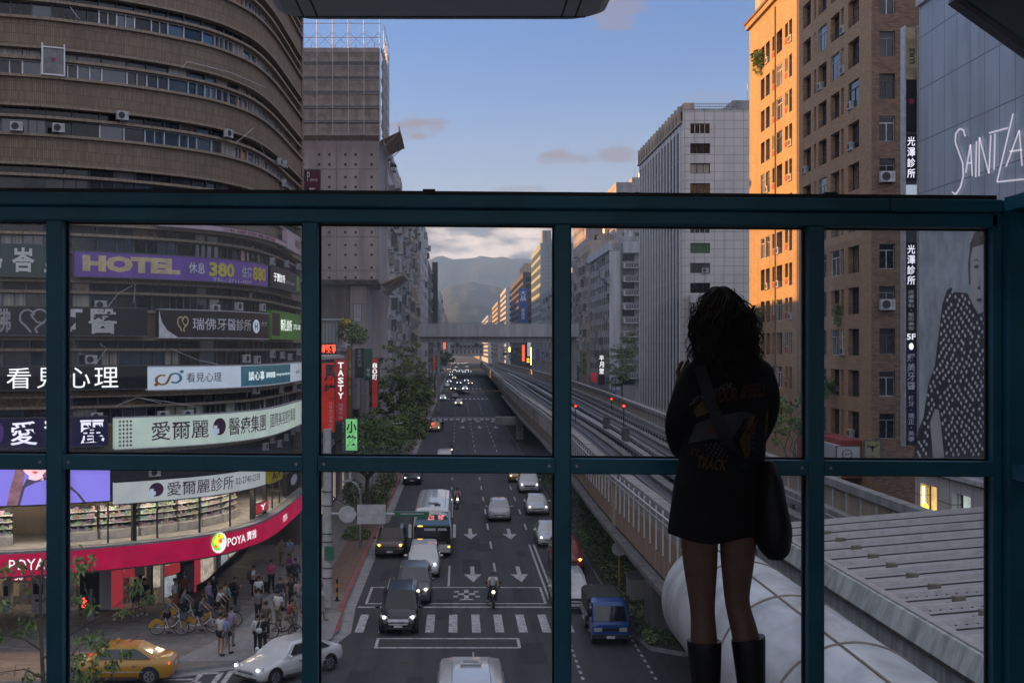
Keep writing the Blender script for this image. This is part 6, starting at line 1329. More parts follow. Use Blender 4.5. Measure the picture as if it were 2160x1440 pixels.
    for s_ in (1, -1):
        lz = hood - .16; part('headlight', t, lambda m: (m.extr([(s_ * hw * .52, yy(.018) - .02, lz - .02), (s_ * hw * .9, yy(.045) - .02, lz + .03), (s_ * hw * .9, yy(.055) - .02, lz + .13), (s_ * hw * .56, yy(.03) - .02, lz + .08)][::s_], (0, .05, 0), 'lamp_off'), m.disc((s_ * hw * .72, yy(.02) - .035, lz + .045), .075 if not far else .17, (0, -1, .1), lit or 'lamp_off', 10)), False)
        part('tail_light', t, lambda m: m.extr([(s_ * hw * .6, yy(.99) + .03, bz - .25), (s_ * hw * .9, yy(.965) + .03, bz - .25), (s_ * hw * .92, yy(.965) + .03, bz - .08), (s_ * hw * .6, yy(.985) + .03, bz - .1)][::-s_], (0, .02, 0), 'lamp_red' if tail else 'paint_red'), False)
    if taxi: part('taxi_sign', t, lambda m: (m.box(-.18, .18, yy(.5) - .06, yy(.5) + .06, Hh + .005, Hh + .13, 'car_yellow'), m.box(-.15, .15, yy(.5) - .063, yy(.5) - .06, Hh + .03, Hh + .1, 'letter_dim'), m.tube([(0, yy(.6), Hh), (0, yy(.68), Hh + .25)], .012, 'dark', 4)), False)
    if rack: part('roof_rails', t, lambda m: [m.tube([(s_ * wtp * .8, yy(c1 + .04), Hh - .03), (s_ * wtp * .8, yy(c1 + .07), Hh + .045), (s_ * wtp * .8, yy(c2 - .06), Hh + .04), (s_ * wtp * .8, yy(c2 - .03), Hh - .04)], .022, 'alu', 5) for s_ in (1, -1)], False)
    return t
def at(px, py, back=2.3, Ln=None): Yq = GY(py); return (X(px, Yq), Yq + back, .004)
car_proto('parked_car', 'black people carrier with bright grille standing on the zebra crossing', 'car', 'mpv', 'car_black', 'lamp_white', at(840, 1340), 0, rack=True, grille='chrome')
car_proto('parked_car', 'dark grey off-roader directly behind the black people carrier', 'car', 'suv', 'car_grey', 'lamp_warm', at(870, 1278), 0)
car_proto('parked_car', 'white off-roader with black twin grille in front of the coach', 'car', 'suv', 'car_white', 'lamp_white', at(892, 1221), 0)
car_proto('parked_car', 'dark brown off-roader with amber lamps beside the planted strip', 'car', 'suv', 'car_brown', 'lamp_amber', at(822, 1178), 0, rack=True)
car_proto('parked_car', 'black saloon by the kerb just below the middle frame bar', 'car', 'sedan', 'car_black', 'lamp_white', at(869, 1023), 0)
car_proto('moving_car', 'silver hatchback with unlit lamps alone in the middle lane', 'car', 'hatch', 'car_silver', None, at(1054, 1102), 0)
car_proto('moving_car', 'white saloon with warm round headlights in the lane by the median', 'car', 'sedan', 'car_white', 'lamp_warm', at(1135, 1088), 0)
car_proto('moving_car', 'white off-roader with sharp lamps ahead of the half-hidden yellow cab', 'car', 'suv', 'car_pale', 'lamp_white', at(1117, 1041), 0)
car_proto('taxi', 'yellow taxi half hidden behind the white off-roader by the median', 'taxi', 'sedan', 'car_yellow', 'lamp_warm', at(1092, 1018), 0, taxi=True)
car_proto('moving_car', 'white saloon cut off by the window mullion, near the double line', 'car', 'sedan', 'car_pale', 'lamp_white', at(1163, 1156), 0)
car_proto('waiting_car', 'white off-roader just behind the small blue truck', 'car', 'suv', 'car_white', 'lamp_white', (5.65, 62.8, .004), 0, rack=True)
car_proto('waiting_car', 'dark red car with an amber lamp behind the white off-roader', 'car', 'suv', 'car_red', 'lamp_amber', (6.4, 73.5, .004), 0)
car_proto('turning_car', 'white saloon with a lit amber indicator turning at the pavement corner', 'car', 'sedan', 'car_pale', 'lamp_white', (-6.75, 49.3, .004), radians(-40), grille='dark')
car_proto('taxi', 'bright yellow taxi seen from the side behind the bare tree branches', 'taxi', 'sedan', 'car_yellow', None, (-13.4, 48.55, .004), radians(-88), taxi=True, tail=True)
ft = car_proto('taxi', 'yellow taxi with a red windscreen light stopped at the far kerb', 'taxi', 'sedan', 'car_yellow', 'lamp_warm', at(917, 911), 0, taxi=True)
part('windscreen_light', ft, lambda m: m.box(-.5, -.1, -.95, -.9, 1.18, 1.32, 'lamp_red'), False)
mat('canvas_dark', (.04, .042, .038), .8, var=.3)
# small blue truck
tk = thing('pickup_truck', 'small blue flatbed truck with a canvas-covered bed beside the median', 'truck', (6.68, 56.2, .004))
def cab(m):
    rg = []
    for y_, w_, z0, z1 in ((-2.3, .74, .4, .95), (-2.24, .8, .34, 1.05), (-1.95, .82, .34, 1.72), (-1.8, .8, .34, 1.86), (-1.2, .8, .34, 1.9), (-.75, .79, .34, 1.86)):
        rg.append([(w_ * .9, y_, z0), (w_, y_, z0 + .2), (w_, y_, min(z1 - .1, 1.05)), (w_ * .9, y_, z1 - .05), (w_ * .7, y_, z1), (-w_ * .7, y_, z1), (-w_ * .9, y_, z1 - .05), (-w_, y_, min(z1 - .1, 1.05)), (-w_, y_, z0 + .2), (-w_ * .9, y_, z0)])
    m.rings(rg, 'car_blue', sm=False)
part('cab', tk, cab, False)
part('windscreen', tk, lambda m: m.quad((-.7, -2.245, 1.1), (.7, -2.245, 1.1), (.64, -1.985, 1.7), (-.64, -1.985, 1.7), 'car_glass'), False)
for s_ in (1, -1):
    part('side_window', tk, lambda m: m.quad((s_ * .825, -1.98, 1.1), (s_ * .825, -1.05, 1.1), (s_ * .77, -1.05, 1.72), (s_ * .78, -1.82, 1.7), 'car_glass'), False); part('headlight', tk, lambda m: m.box(s_ * .55 - .17, s_ * .55 + .17, -2.33, -2.29, .66, .82, 'lamp_off'), False); part('wing_mirror', tk, lambda m: m.box(s_ * 1.0 - .08, s_ * 1.0 + .08, -2.1, -2.05, 1.05, 1.3, 'black'), False)
    for y_ in (-1.6, 1.3): o = MB(); o.tube([(-.1, 0, 0), (.1, 0, 0)], .29, 'tyre', 16); o.tube([(s_ * .101, 0, 0), (s_ * .104, 0, 0)], .15, 'grey', 12); q = o.build('wheel', tk, world=False); q.location = (s_ * .68, y_, .29)
part('bumper', tk, lambda m: (m.box(-.8, .8, -2.36, -2.31, .36, .52, 'dark'), m.box(-.36, .36, -2.325, -2.305, .68, .8, 'black'), m.box(-.18, .18, -2.385, -2.361, .36, .48, 'plate')), False)
part('cargo_bed', tk, lambda m: (m.box(-.85, .85, -.65, 2.25, .62, .7, 'dark_grey'), m.box(-.87, -.82, -.65, 2.25, .7, 1.05, 'grey'), m.box(.82, .87, -.65, 2.25, .7, 1.05, 'grey'), m.box(-.87, .87, 2.25, 2.3, .62, 1.05, 'grey')), False)
part('canvas_cover', tk, lambda m: m.rings([[(-.84, y_, 1.055), (-.84, y_, 1.72), (-.7, y_, 1.84), (.7, y_, 1.84), (.84, y_, 1.72), (.84, y_, 1.055)] for y_ in (-.6, .4, 1.3, 2.2)], 'canvas_dark', sm=False), False)
# coach
bs = thing('coach', 'white and green coach with a blue-tinted upper windscreen in the left lanes', 'bus', (-1.6, 76.8 + 5.4, .004))
def coach_body(m):
    def ring(y_, w_, z0, z1): return [(w_, y_, z0), (w_, y_, z0 + .9), (w_ * .99, y_, z0 + 1.6), (w_ * .93, y_, z1 - .35), (w_ * .8, y_, z1 - .08), (w_ * .4, y_, z1), (-w_ * .4, y_, z1), (-w_ * .8, y_, z1 - .08), (-w_ * .93, y_, z1 - .35), (-w_ * .99, y_, z0 + 1.6), (-w_, y_, z0 + .9), (-w_, y_, z0)]
    m.rings([ring(-5.4, 1.1, .35, 2.7), ring(-5.3, 1.2, .28, 2.95), ring(-4.9, 1.24, .28, 3.1), ring(0, 1.24, .28, 3.12), ring(4.9, 1.24, .28, 3.1), ring(5.3, 1.15, .35, 2.9)], lambda i, j: 'car_green' if j in (0, 10) else 'car_white', sm=False)
part('body', bs, coach_body, False); emis('led_pink', (1, .25, .3), .5)
mat('glass_sky', (.1, .25, .42), .12, spec=.9, var=.1)  # blue base colour stands in for the reflected sky
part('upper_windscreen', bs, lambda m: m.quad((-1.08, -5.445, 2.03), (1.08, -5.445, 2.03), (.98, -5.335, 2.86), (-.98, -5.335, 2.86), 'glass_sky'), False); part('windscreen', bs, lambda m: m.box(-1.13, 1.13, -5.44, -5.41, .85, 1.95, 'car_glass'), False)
part('route_display', bs, lambda m: (text(m, '紅32', lambda u, v: (-.28 + .4 * u, -5.45 + .03, 2.35 + .35 * v), 'led_pink', .02), text(m, '市府', lambda u, v: (.35 + .4 * u, -5.42, 2.35 + .35 * v), 'led_pink', .02)), False)
part('front_panel', bs, lambda m: (m.box(-1.12, 1.12, -5.44, -5.4, .36, .84, 'car_white'), m.box(-1.0, .2, -5.455, -5.441, .36, .6, 'car_green'), m.box(-.5, .2, -5.46, -5.441, 1.7, 1.85, 'pale_render'), m.box(.35, .9, -5.46, -5.441, 1.7, 1.85, 'pale_render')), False)
part('dashboard', bs, lambda m: m.box(-.9, .9, -5.458, -5.441, .86, 1.0, 'dark_grey'), False)
for s_ in (1, -1):
    part('headlight', bs, lambda m: m.box(s_ * .85 - .2, s_ * .85 + .2, -5.47, -5.442, .5, .64, 'lamp_off'), False); part('wing_mirror', bs, lambda m: m.box(s_ * 1.38 - .09, s_ * 1.38 + .09, -5.7, -5.55, 1.3, 2.1, 'white'), False)
    part('side_window', bs, lambda m: m.box(s_ * 1.23 - .015, s_ * 1.23 + .022, -4.9, 4.8, 1.45, 2.45, 'car_glass'), False)
    for y_ in (-3.6, 3.2): o = MB(); o.tube([(-.14, 0, 0), (.14, 0, 0)], .48, 'tyre', 16); q = o.build('wheel', bs, world=False); q.location = (s_ * 1.12, y_, .48)
part('indicator_lamp', bs, lambda m: (m.box(.98, 1.1, -5.46, -5.442, .66, .74, 'lamp_amber'), m.box(-.9, -.6, -5.455, -5.445, 1.96, 2.01, 'lamp_amber')), False)
part('roof_hatch', bs, lambda m: (m.box(-.3, .35, -3.4, -3.0, 3.125, 3.17, 'grey'), m.box(.1, .5, -4.2, -3.9, 3.12, 3.18, 'dark'), m.box(-.8, -.77, -4.6, 4.6, 3.05, 3.12, 'light_grey'), m.box(.77, .8, -4.6, 4.6, 3.05, 3.12, 'light_grey')), False)
# white minibus right below
mbx = thing('minibus', 'white minibus roof with a hatch at the bottom centre of the view', 'bus', (.42, 39.4, .004))
def mini(m):
    def ring(y_, w_, z0, z1): return [(w_, y_, z0), (w_, y_, z0 + .9), (w_ * .98, y_, z1 - .5), (w_ * .95, y_, z1 - .22), (w_ * .87, y_, z1 - .06), (w_ * .5, y_, z1), (-w_ * .5, y_, z1), (-w_ * .87, y_, z1 - .06), (-w_ * .95, y_, z1 - .22), (-w_ * .98, y_, z1 - .5), (-w_, y_, z0 + .9), (-w_, y_, z0)]
    m.rings([ring(-3.3, .85, .4, 1.2), ring(-3.1, 1.0, .3, 1.35), ring(-2.2, 1.08, .3, 2.4), ring(-1.8, 1.1, .3, 2.58), ring(0, 1.1, .3, 2.62), ring(2.3, 1.1, .3, 2.6), ring(2.62, 1.08, .3, 2.5), ring(2.72, 1.02, .36, 2.3)], 'car_pale')
part('body', mbx, mini, False); part('roof_hatch', mbx, lambda m: (m.box(-.35, .35, 1.1, 1.55, 2.625, 2.68, 'light_grey'), m.box(-.25, .25, 1.2, 1.45, 2.681, 2.7, 'grey')), False, bevel=.02)
part('roof_seams', mbx, lambda m: (m.box(-.62, -.605, -1.6, 2.3, 2.6, 2.625, 'grey'), m.box(.605, .62, -1.6, 2.3, 2.6, 2.625, 'grey'), m.box(-.35, .35, .9, .915, 2.612, 2.63, 'grey')), False); part('antenna', mbx, lambda m: m.tube([(.1, 2.3, 2.58), (.1, 2.35, 2.75)], .03, 'light_grey', 6), False)
for s_ in (1, -1):
    part('side_window', mbx, lambda m: m.box(s_ * 1.09 - .01, s_ * 1.09 + .02, -1.6, 2.3, 1.4, 2.1, 'car_glass'), False); part('wing_mirror', mbx, lambda m: m.box(s_ * 1.22 - .08, s_ * 1.22 + .08, -2.4, -2.3, 1.3, 1.6, 'dark'), False)
    for y_ in (-2, 1.9): o = MB(); o.tube([(-.11, 0, 0), (.11, 0, 0)], .34, 'tyre', 14); q = o.build('wheel', mbx, world=False); q.location = (s_ * .98, y_, .34)
part('rear_window', mbx, lambda m: m.quad((.8, 2.735, 1.4), (-.8, 2.735, 1.4), (-.78, 2.715, 2.1), (.78, 2.715, 2.1), 'car_glass'), False); part('windscreen', mbx, lambda m: m.quad((-.9, -3.09, 1.42), (.9, -3.09, 1.42), (.85, -2.27, 2.3), (-.85, -2.27, 2.3), 'car_glass'), False)
# far traffic: copies of a reduced car with body, panes and lamps
fp = car_proto('distant_car', 'white car with bright headlights nearest the far kerb, before the far crossing', 'car', 'sedan', 'car_white', 'lamp_white', at(934, 845), 0, 'cars far down the avenue', far=True)
fl_ = [(967, 856, 'silver car with warm headlights alone before the far crossing', 'car_silver', 'lamp_warm', 0), (959, 841, 'grey car just past the far crossing, lamps off', 'car_grey', 'lamp_off', .1), (981, 824, 'pale car with bright headlights beyond the far crossing, right lane', 'car_pale', None, 0), (956, 824, 'dark car with red and white lamps beyond the far crossing', 'car_black', 'lamp_warm', 0), (943, 817, 'white van-like car queued by the far left kerb', 'car_white', 'lamp_off', 0), (947.5, 808, 'silver car queued behind the white one at the far left kerb', 'car_silver', None, 0), (974, 833, 'black car crossing sideways at the far crossing', 'car_black', 'lamp_off', 1.45)]
for px, py, lb, c_, lm, rz in fl_:
    sw = {'car_white': c_}
    if lm: sw['lamp_white'] = lm
    dup(fp, at(px, py), rz, lb, swap=sw)
R8 = random.Random(4)
for px, py in ((952, 787), (959, 783), (966, 786), (972, 784), (979, 787), (985, 783), (991, 786), (954, 768), (960, 767), (966, 768), (972, 767), (978, 768), (983, 767), (962, 752), (968, 753), (973, 752), (947, 781), (958, 800), (984, 806), (992, 812), (968, 811), (951, 793), (962, 776), (985, 775)):
    dup(fp, at(px, py), 0, 'tiny car with lit headlights in the queue at the far end of the avenue', 'queue of tiny cars', swap={'car_white': R8.choice(['car_white', 'car_grey', 'car_black', 'car_silver']), 'lamp_white': R8.choice(['lamp_white', 'lamp_warm', 'lamp_warm'])}, sc=1.0)
vn = car_proto('moving_van', 'white van roof showing just above the middle frame bar', 'van', 'mpv', 'car_white', 'lamp_white', at(937, 986), 0)
# bicycles
def bike_proto(label, loc, rz, yellow=True):
    t = thing('bicycle', label, 'bicycle', loc, rz, 'bicycles on the pavement'); fr = 'white' if yellow else 'dark'
    for x_ in (-.55, .55):
        o = MB(); o.tube([(.33 * cos(2 * pi * i / 20), 0, .33 * sin(2 * pi * i / 20)) for i in range(21)], .022, 'tyre', 5, False); o.tube([(.3 * cos(2 * pi * i / 20), 0, .3 * sin(2 * pi * i / 20)) for i in range(21)], .012, 'alu', 4, False)
        for i in range(8): o.tube([(0, 0, 0), (.3 * cos(2 * pi * i / 8), 0, .3 * sin(2 * pi * i / 8))], .005, 'alu', 3, False)
        q = o.build('wheel', t, world=False); q.location = (x_, 0, .35)
    part('frame', t, lambda m: (m.tube([(.55, 0, .35), (.48, 0, .62), (.4, 0, .95)], .022, fr, 6), m.tube([(.46, 0, .68), (.2, 0, .42), (-.05, 0, .32), (-.2, 0, .4)], .03, fr, 6), m.tube([(-.05, 0, .32), (-.18, 0, .82)], .022, fr, 6), m.tube([(-.05, 0, .32), (-.55, 0, .35)], .018, fr, 5), m.tube([(-.15, 0, .7), (-.55, 0, .35)], .015, fr, 5)), False)
    part('saddle', t, lambda m: m.ell((-.2, 0, .86), (.14, .08, .05), 'black', 8, 5), False); part('handlebar', t, lambda m: (m.tube([(.4, -.28, 1.02), (.42, -.15, 1.0), (.4, 0, .95), (.42, .15, 1.0), (.4, .28, 1.02)], .014, 'dark', 5), m.tube([(.4, 0, .9), (.4, 0, 1.0)], .02, 'dark', 5)), False)
    part('pedals', t, lambda m: (m.tube([(-.05, -.1, .32), (-.05, .1, .32)], .02, 'dark', 5), m.box(-.1, .02, -.18, -.1, .17, .2, 'dark'), m.box(-.08, .04, .1, .18, .46, .49, 'dark')), False)
    if yellow:
        part('rear_guard', t, lambda m: m.rings([[(-.55 + r * cos(radians(a)), y_, .35 + r * sin(radians(a))) for a in range(20, 190, 15)] + [(-.55 + .18 * cos(radians(a)), y_, .35 + .18 * sin(radians(a))) for a in range(185, 15, -15)] for y_, r in ((-.045, .37), (.045, .37))], 'car_yellow', sm=False), False)
        part('basket', t, lambda m: (m.box(.5, .8, -.16, .16, .74, .76, 'dark'), m.box(.5, .52, -.16, .16, .76, .98, 'dark_grey'), m.box(.78, .8, -.18, .18, .76, .98, 'dark_grey'), m.box(.52, .78, -.17, -.155, .76, .98, 'dark_grey'), m.box(.52, .78, .155, .17, .76, .98, 'dark_grey')), False)
    return t
def gl(px, py): a = gpx(px, py, .15); return (a[0], a[1], .16)
bk = bike_proto('white share bicycle with yellow rear guard under the leftmost cyclist', gl(357, 1339), 0)
dup(bk, gl(424, 1334), .05, 'white share bicycle with yellow rear guard under the cyclist with the black backpack')
dup(bk, gl(470, 1322), .1, 'white share bicycle half hidden behind the pair in white and blue tops')
dup(bk, gl(382, 1315), .1, 'white share bicycle under the rider in the grey jacket')
bike_proto('dark bicycle under the rider in the rust red shirt', gl(598, 1348), -.2, False)
def scooter(label, loc, col):
    t = thing('motor_scooter', label, 'scooter', loc)
    for y_ in (-.62, .62): o = MB(); o.tube([(-.06, 0, 0), (.06, 0, 0)], .25, 'tyre', 14); o.tube([(-.065, 0, 0), (.065, 0, 0)], .12, 'rim', 10); q = o.build('wheel', t, world=False); q.location = (0, y_, .25)
    def bd(m):
        m.rings([[(w_ * cos(2 * pi * i / 10), y_, zc + h_ * sin(2 * pi * i / 10)) for i in range(10)] for y_, w_, zc, h_ in ((-.72, .06, .5, .06), (-.6, .18, .62, .26), (-.45, .2, .62, .3), (-.36, .16, .5, .2), (-.25, .16, .32, .06), (.05, .17, .32, .06), (.15, .18, .5, .2), (.5, .17, .58, .18), (.8, .06, .62, .06))], col)
    part('body', t, bd, False); part('seat', t, lambda m: m.ell((0, .38, .78), (.15, .4, .07), 'black', 10, 5), False); part('handlebar', t, lambda m: (m.tube([(-.34, -.36, 1.02), (-.12, -.45, .98), (.12, -.45, .98), (.34, -.36, 1.02)], .025, 'dark', 6), m.ell((0, -.5, .96), (.14, .1, .1), col, 8, 5)), False)
    part('headlight', t, lambda m: m.disc((0, -.66, .82), .085, (0, -1, .2), 'lamp_warm', 12), False); part('licence_plate', t, lambda m: m.box(-.1, .1, .82, .84, .5, .62, 'plate'), False)
    for s_ in (1, -1): part('mirror', t, lambda m: (m.tube([(s_ * .2, -.4, 1.0), (s_ * .32, -.42, 1.2)], .01, 'dark', 4), m.disc((s_ * .34, -.38, 1.23), .06, (0, 1, 0), 'glass_grey', 10)), False)
    return t
sc1 = scooter('black scooter waiting right of the box symbol near the stop line', at(1041, 1283, .7), 'car_black')
sc2 = scooter('pale scooter with a lit lamp riding right of the coach', at(965, 1074, .7), 'car_silver')
sc3 = scooter('dark scooter just above the middle frame bar with a bright lamp', at(953, 962, .7), 'car_grey')
# ================================================================ people
def skin(pts, edges, rad, root=0, sub=1):
    """one continuous surface grown round a posed skeleton"""
    me = bpy.data.meshes.new('sk'); names = list(pts); ix = {n: i for i, n in enumerate(names)}
    me.from_pydata([pts[n] for n in names], [(ix[a], ix[b]) for a, b in edges], [])
    o = bpy.data.objects.new('sk', me); C.objects.link(o); o.modifiers.new('s', 'SKIN'); md = o.modifiers.new('u', 'SUBSURF'); md.levels = sub; md.render_levels = sub
    for n, i in ix.items():
        r = rad[n]; sv = me.skin_vertices[0].data[i]; sv.radius = r if isinstance(r, tuple) else (r, r); sv.use_root = (i == root)
    dg = bpy.context.evaluated_depsgraph_get(); e = o.evaluated_get(dg); q = bpy.data.meshes.new_from_object(e)
    bpy.data.objects.remove(o); bpy.data.meshes.remove(me)
    for p in q.polygons: p.use_smooth = True
    return q
def pose(kind):
    b = dict(pel=(0, 0, .93), sp=(0, 0, 1.12), ch=(0, 0, 1.3), nk=(0, 0, 1.46), h0=(0, -.015, 1.54), h1=(0, -.02, 1.63), h2=(0, -.01, 1.69))
    for s_, k in ((1, 'L'), (-1, 'R')):
        b.update({'sh' + k: (s_ * .17, 0, 1.39), 'el' + k: (s_ * .24, .03, 1.13), 'wr' + k: (s_ * .25, -.05, .9), 'ha' + k: (s_ * .245, -.08, .81), 'th' + k: (s_ * .21, -.11, .85), 'hp' + k: (s_ * .09, 0, .9), 'kn' + k: (s_ * .1, -.02, .49), 'an' + k: (s_ * .1, .03, .09), 'to' + k: (s_ * .115, -.13, .035)})
    if kind == 'walk':
        b.update(knL=(.09, -.14, .5), anL=(.09, -.2, .1), toL=(.1, -.35, .05), knR=(-.09, .06, .48), anR=(-.09, .27, .14), toR=(-.1, .16, .05), elL=(.23, .12, 1.14), wrL=(.24, .1, .91), haL=(.24, .09, .83), thL=(.21, .04, .86), elR=(-.23, -.03, 1.13), wrR=(-.23, -.2, .96), haR=(-.22, -.28, .92), thR=(-.19, -.24, .97))
    if kind == 'phone':
        b.update(elR=(-.23, -.06, 1.13), wrR=(-.1, -.27, 1.24), haR=(-.06, -.32, 1.3), thR=(-.09, -.29, 1.33), elL=(.22, -.05, 1.13), wrL=(.1, -.24, 1.13), haL=(.03, -.29, 1.17), thL=(.05, -.27, 1.22), h0=(0, -.03, 1.53), h1=(0, -.05, 1.61), h2=(0, -.04, 1.68))
    if kind == 'bag':
        b.update(elR=(-.24, .05, 1.14), wrR=(-.2, -.16, 1.05), haR=(-.14, -.22, 1.05), thR=(-.14, -.2, 1.1), anL=(.14, .02, .09), toL=(.17, -.14, .035), anR=(-.13, .06, .09))
    if kind in ('ride', 'scoot'):
        ln = .12 if kind == 'ride' else .03
        b.update(sp=(0, -ln * .4, 1.12), ch=(0, -ln, 1.29), nk=(0, -ln * 1.3, 1.45), h0=(0, -ln * 1.6, 1.53), h1=(0, -ln * 1.7, 1.62), h2=(0, -ln * 1.6, 1.68))
        for s_, k in ((1, 'L'), (-1, 'R')):
            b.update({'sh' + k: (s_ * .17, -ln, 1.38), 'el' + k: (s_ * .25, -.25 - ln, 1.2), 'wr' + k: (s_ * .25, -.48, 1.06), 'ha' + k: (s_ * .25, -.56, 1.03), 'th' + k: (s_ * .21, -.54, 1.05)})
        if kind == 'ride': b.update(knL=(.1, -.33, .72), anL=(.1, -.24, .33), toL=(.1, -.38, .27), knR=(-.1, -.2, .53), anR=(-.1, -.08, .15), toR=(-.1, -.22, .1))
        else: b.update(pel=(0, 0, .9), knL=(.17, -.42, .86), anL=(.17, -.42, .42), toL=(.18, -.56, .38), knR=(-.2, -.36, .74), anR=(-.26, -.36, .3), toR=(-.28, -.5, .2))
    return b
BE = [('pel', 'sp'), ('sp', 'ch'), ('ch', 'nk'), ('nk', 'h0'), ('h0', 'h1'), ('h1', 'h2')] + [(a + k, c + k) for k in 'LR' for a, c in (('sh', 'el'), ('el', 'wr'), ('wr', 'ha'), ('wr', 'th'), ('hp', 'kn'), ('kn', 'an'), ('an', 'to'))] + [('ch', 'shL'), ('ch', 'shR'), ('pel', 'hpL'), ('pel', 'hpR')]
BR = dict(pel=(.14, .1), sp=(.115, .085), ch=(.125, .095), nk=.05, h0=(.065, .072), h1=(.078, .092), h2=(.055, .065), sh=.06, el=.042, wr=.028, ha=(.02, .038), th=.014, hp=.085, kn=.055, an=.038, to=.032)
def rad_of(n): return BR.get(n) or BR[n[:-1]]
PM = {}
def person_meshes(kind, sleeve, leg, hair):
    k = (kind, sleeve, leg, hair)
    if k in PM: return PM[k]
    b = pose(kind); r = {}
    kb = ('body', kind)
    if kb not in PM: PM[kb] = skin(b, BE, {n: rad_of(n) for n in b}, 0)
    r['body'] = PM[kb]
    up = lambda q, d: tuple(x + d for x in q) if isinstance(q, tuple) else q + d
    kt = ('top', kind, sleeve)
    if kt not in PM:
        e = [('pel', 'sp'), ('sp', 'ch'), ('ch', 'nk'), ('ch', 'shL'), ('ch', 'shR'), ('shL', 'elL'), ('shR', 'elR')]; pt = {n: b[n] for n in ('pel', 'sp', 'ch', 'shL', 'shR')}
        pt['nk'] = tuple(Vector(b['ch']).lerp(Vector(b['nk']), .75))
        for q in 'LR':
            s1, s2 = Vector(b['sh' + q]), Vector(b['el' + q]); pt['el' + q] = tuple(s1.lerp(s2, 1.0 if sleeve else .72))
            if sleeve: pt['wr' + q] = tuple(s2.lerp(Vector(b['wr' + q]), .9)); e.append(('el' + q, 'wr' + q))
        PM[kt] = skin(pt, e, {n: up(rad_of(n), .022 if n in ('pel', 'sp', 'ch') else .018) for n in pt}, 0)
    r['top'] = PM[kt]
    kl = ('leg', kind, leg)
    if kl not in PM:
        if leg == 'skirt':
            m = MB(); m.rings([[(rr * 1.1 * cos(2 * pi * i / 14), rr * sin(2 * pi * i / 14), z_) for i in range(14)] for rr, z_ in ((.125, 1.0), (.15, .9), (.2, .5), (.2, .49))], 'cloth_rose', cap=False); o = m.build('x'); PM[kl] = o.data; bpy.data.objects.remove(o); PM[kl].materials.clear()
        else:
            e = [('pel', 'hpL'), ('pel', 'hpR')]; pt = {n: b[n] for n in ('pel', 'hpL', 'hpR')}; f = 1.0 if leg == 'long' else .62
            for q in 'LR':
                h_, k2 = Vector(b['hp' + q]), Vector(b['kn' + q]); pt['kn' + q] = tuple(h_.lerp(k2, f)); e.append(('hp' + q, 'kn' + q))
                if leg == 'long': pt['an' + q] = tuple(k2.lerp(Vector(b['an' + q]), .95)); e.append(('kn' + q, 'an' + q))
            PM[kl] = skin(pt, e, {n: up(rad_of(n), .02) for n in pt}, 0)
    r['leg'] = PM[kl]
    kh = ('hair', kind, hair)
    if kh not in PM:
        m = MB(); h_ = Vector(b['h1'])
        if hair == 'helmet': m.ell(h_ + Vector((0, .01, .045)), (.125, .145, .125), 'hair', 14, 9)
        else:
            m.ell(h_ + Vector((0, .022, .035)), (.092, .105, .1), 'hair', 12, 8)
            if hair == 'long': m.ell(h_ + Vector((0, .07, -.1)), (.09, .06, .2), 'hair', 10, 7)
            if hair == 'bun': m.ell(h_ + Vector((0, .12, .05)), (.05, .05, .05), 'hair', 8, 6)
        o = m.build('x'); PM[kh] = o.data; bpy.data.objects.remove(o); PM[kh].materials.clear()
    r['hair'] = PM[kh]
    ks = ('shoe', kind)
    if ks not in PM:
        m = MB()
        for q in 'LR':
            a, t_ = Vector(b['an' + q]), Vector(b['to' + q]); c = a.lerp(t_, .5); d = (t_ - a); an = atan2(d.x, -d.y)
            m.ell((c.x, c.y, min(a.z, t_.z) + .012), (.05, .135, .05), 'hair', 10, 6, Matrix.Rotation(an, 3, 'Z'))
        o = m.build('x'); PM[ks] = o.data; bpy.data.objects.remove(o); PM[ks].materials.clear()
    r['shoes'] = PM[ks]
    kf = ('face', kind)
    if kf not in PM:
        m = MB(); h_ = Vector(b['h1'])
        m.ell(h_ + Vector((0, -.098, -.012)), (.013, .018, .02), 'hair', 6, 5); [m.ell(h_ + Vector((s_ * .088, 0, -.005)), (.012, .022, .032), 'hair', 6, 5) for s_ in (1, -1)]
        o = m.build('x'); PM[kf] = o.data; bpy.data.objects.remove(o); PM[kf].materials.clear()
    r['face'] = PM[kf]
    kk = ('feat', kind)
    if kk not in PM:
        m = MB(); h_ = Vector(b['h1']); [m.ell(h_ + Vector((s_ * .034, -.088, .012)), (.011, .008, .007), 'hair', 6, 4) for s_ in (1, -1)]; m.ell(h_ + Vector((0, -.09, -.052)), (.024, .008, .006), 'hair', 6, 4)
        o = m.build('x'); PM[kk] = o.data; bpy.data.objects.remove(o); PM[kk].materials.clear()
    r['features'] = PM[kk]
    PM[k] = r; return r
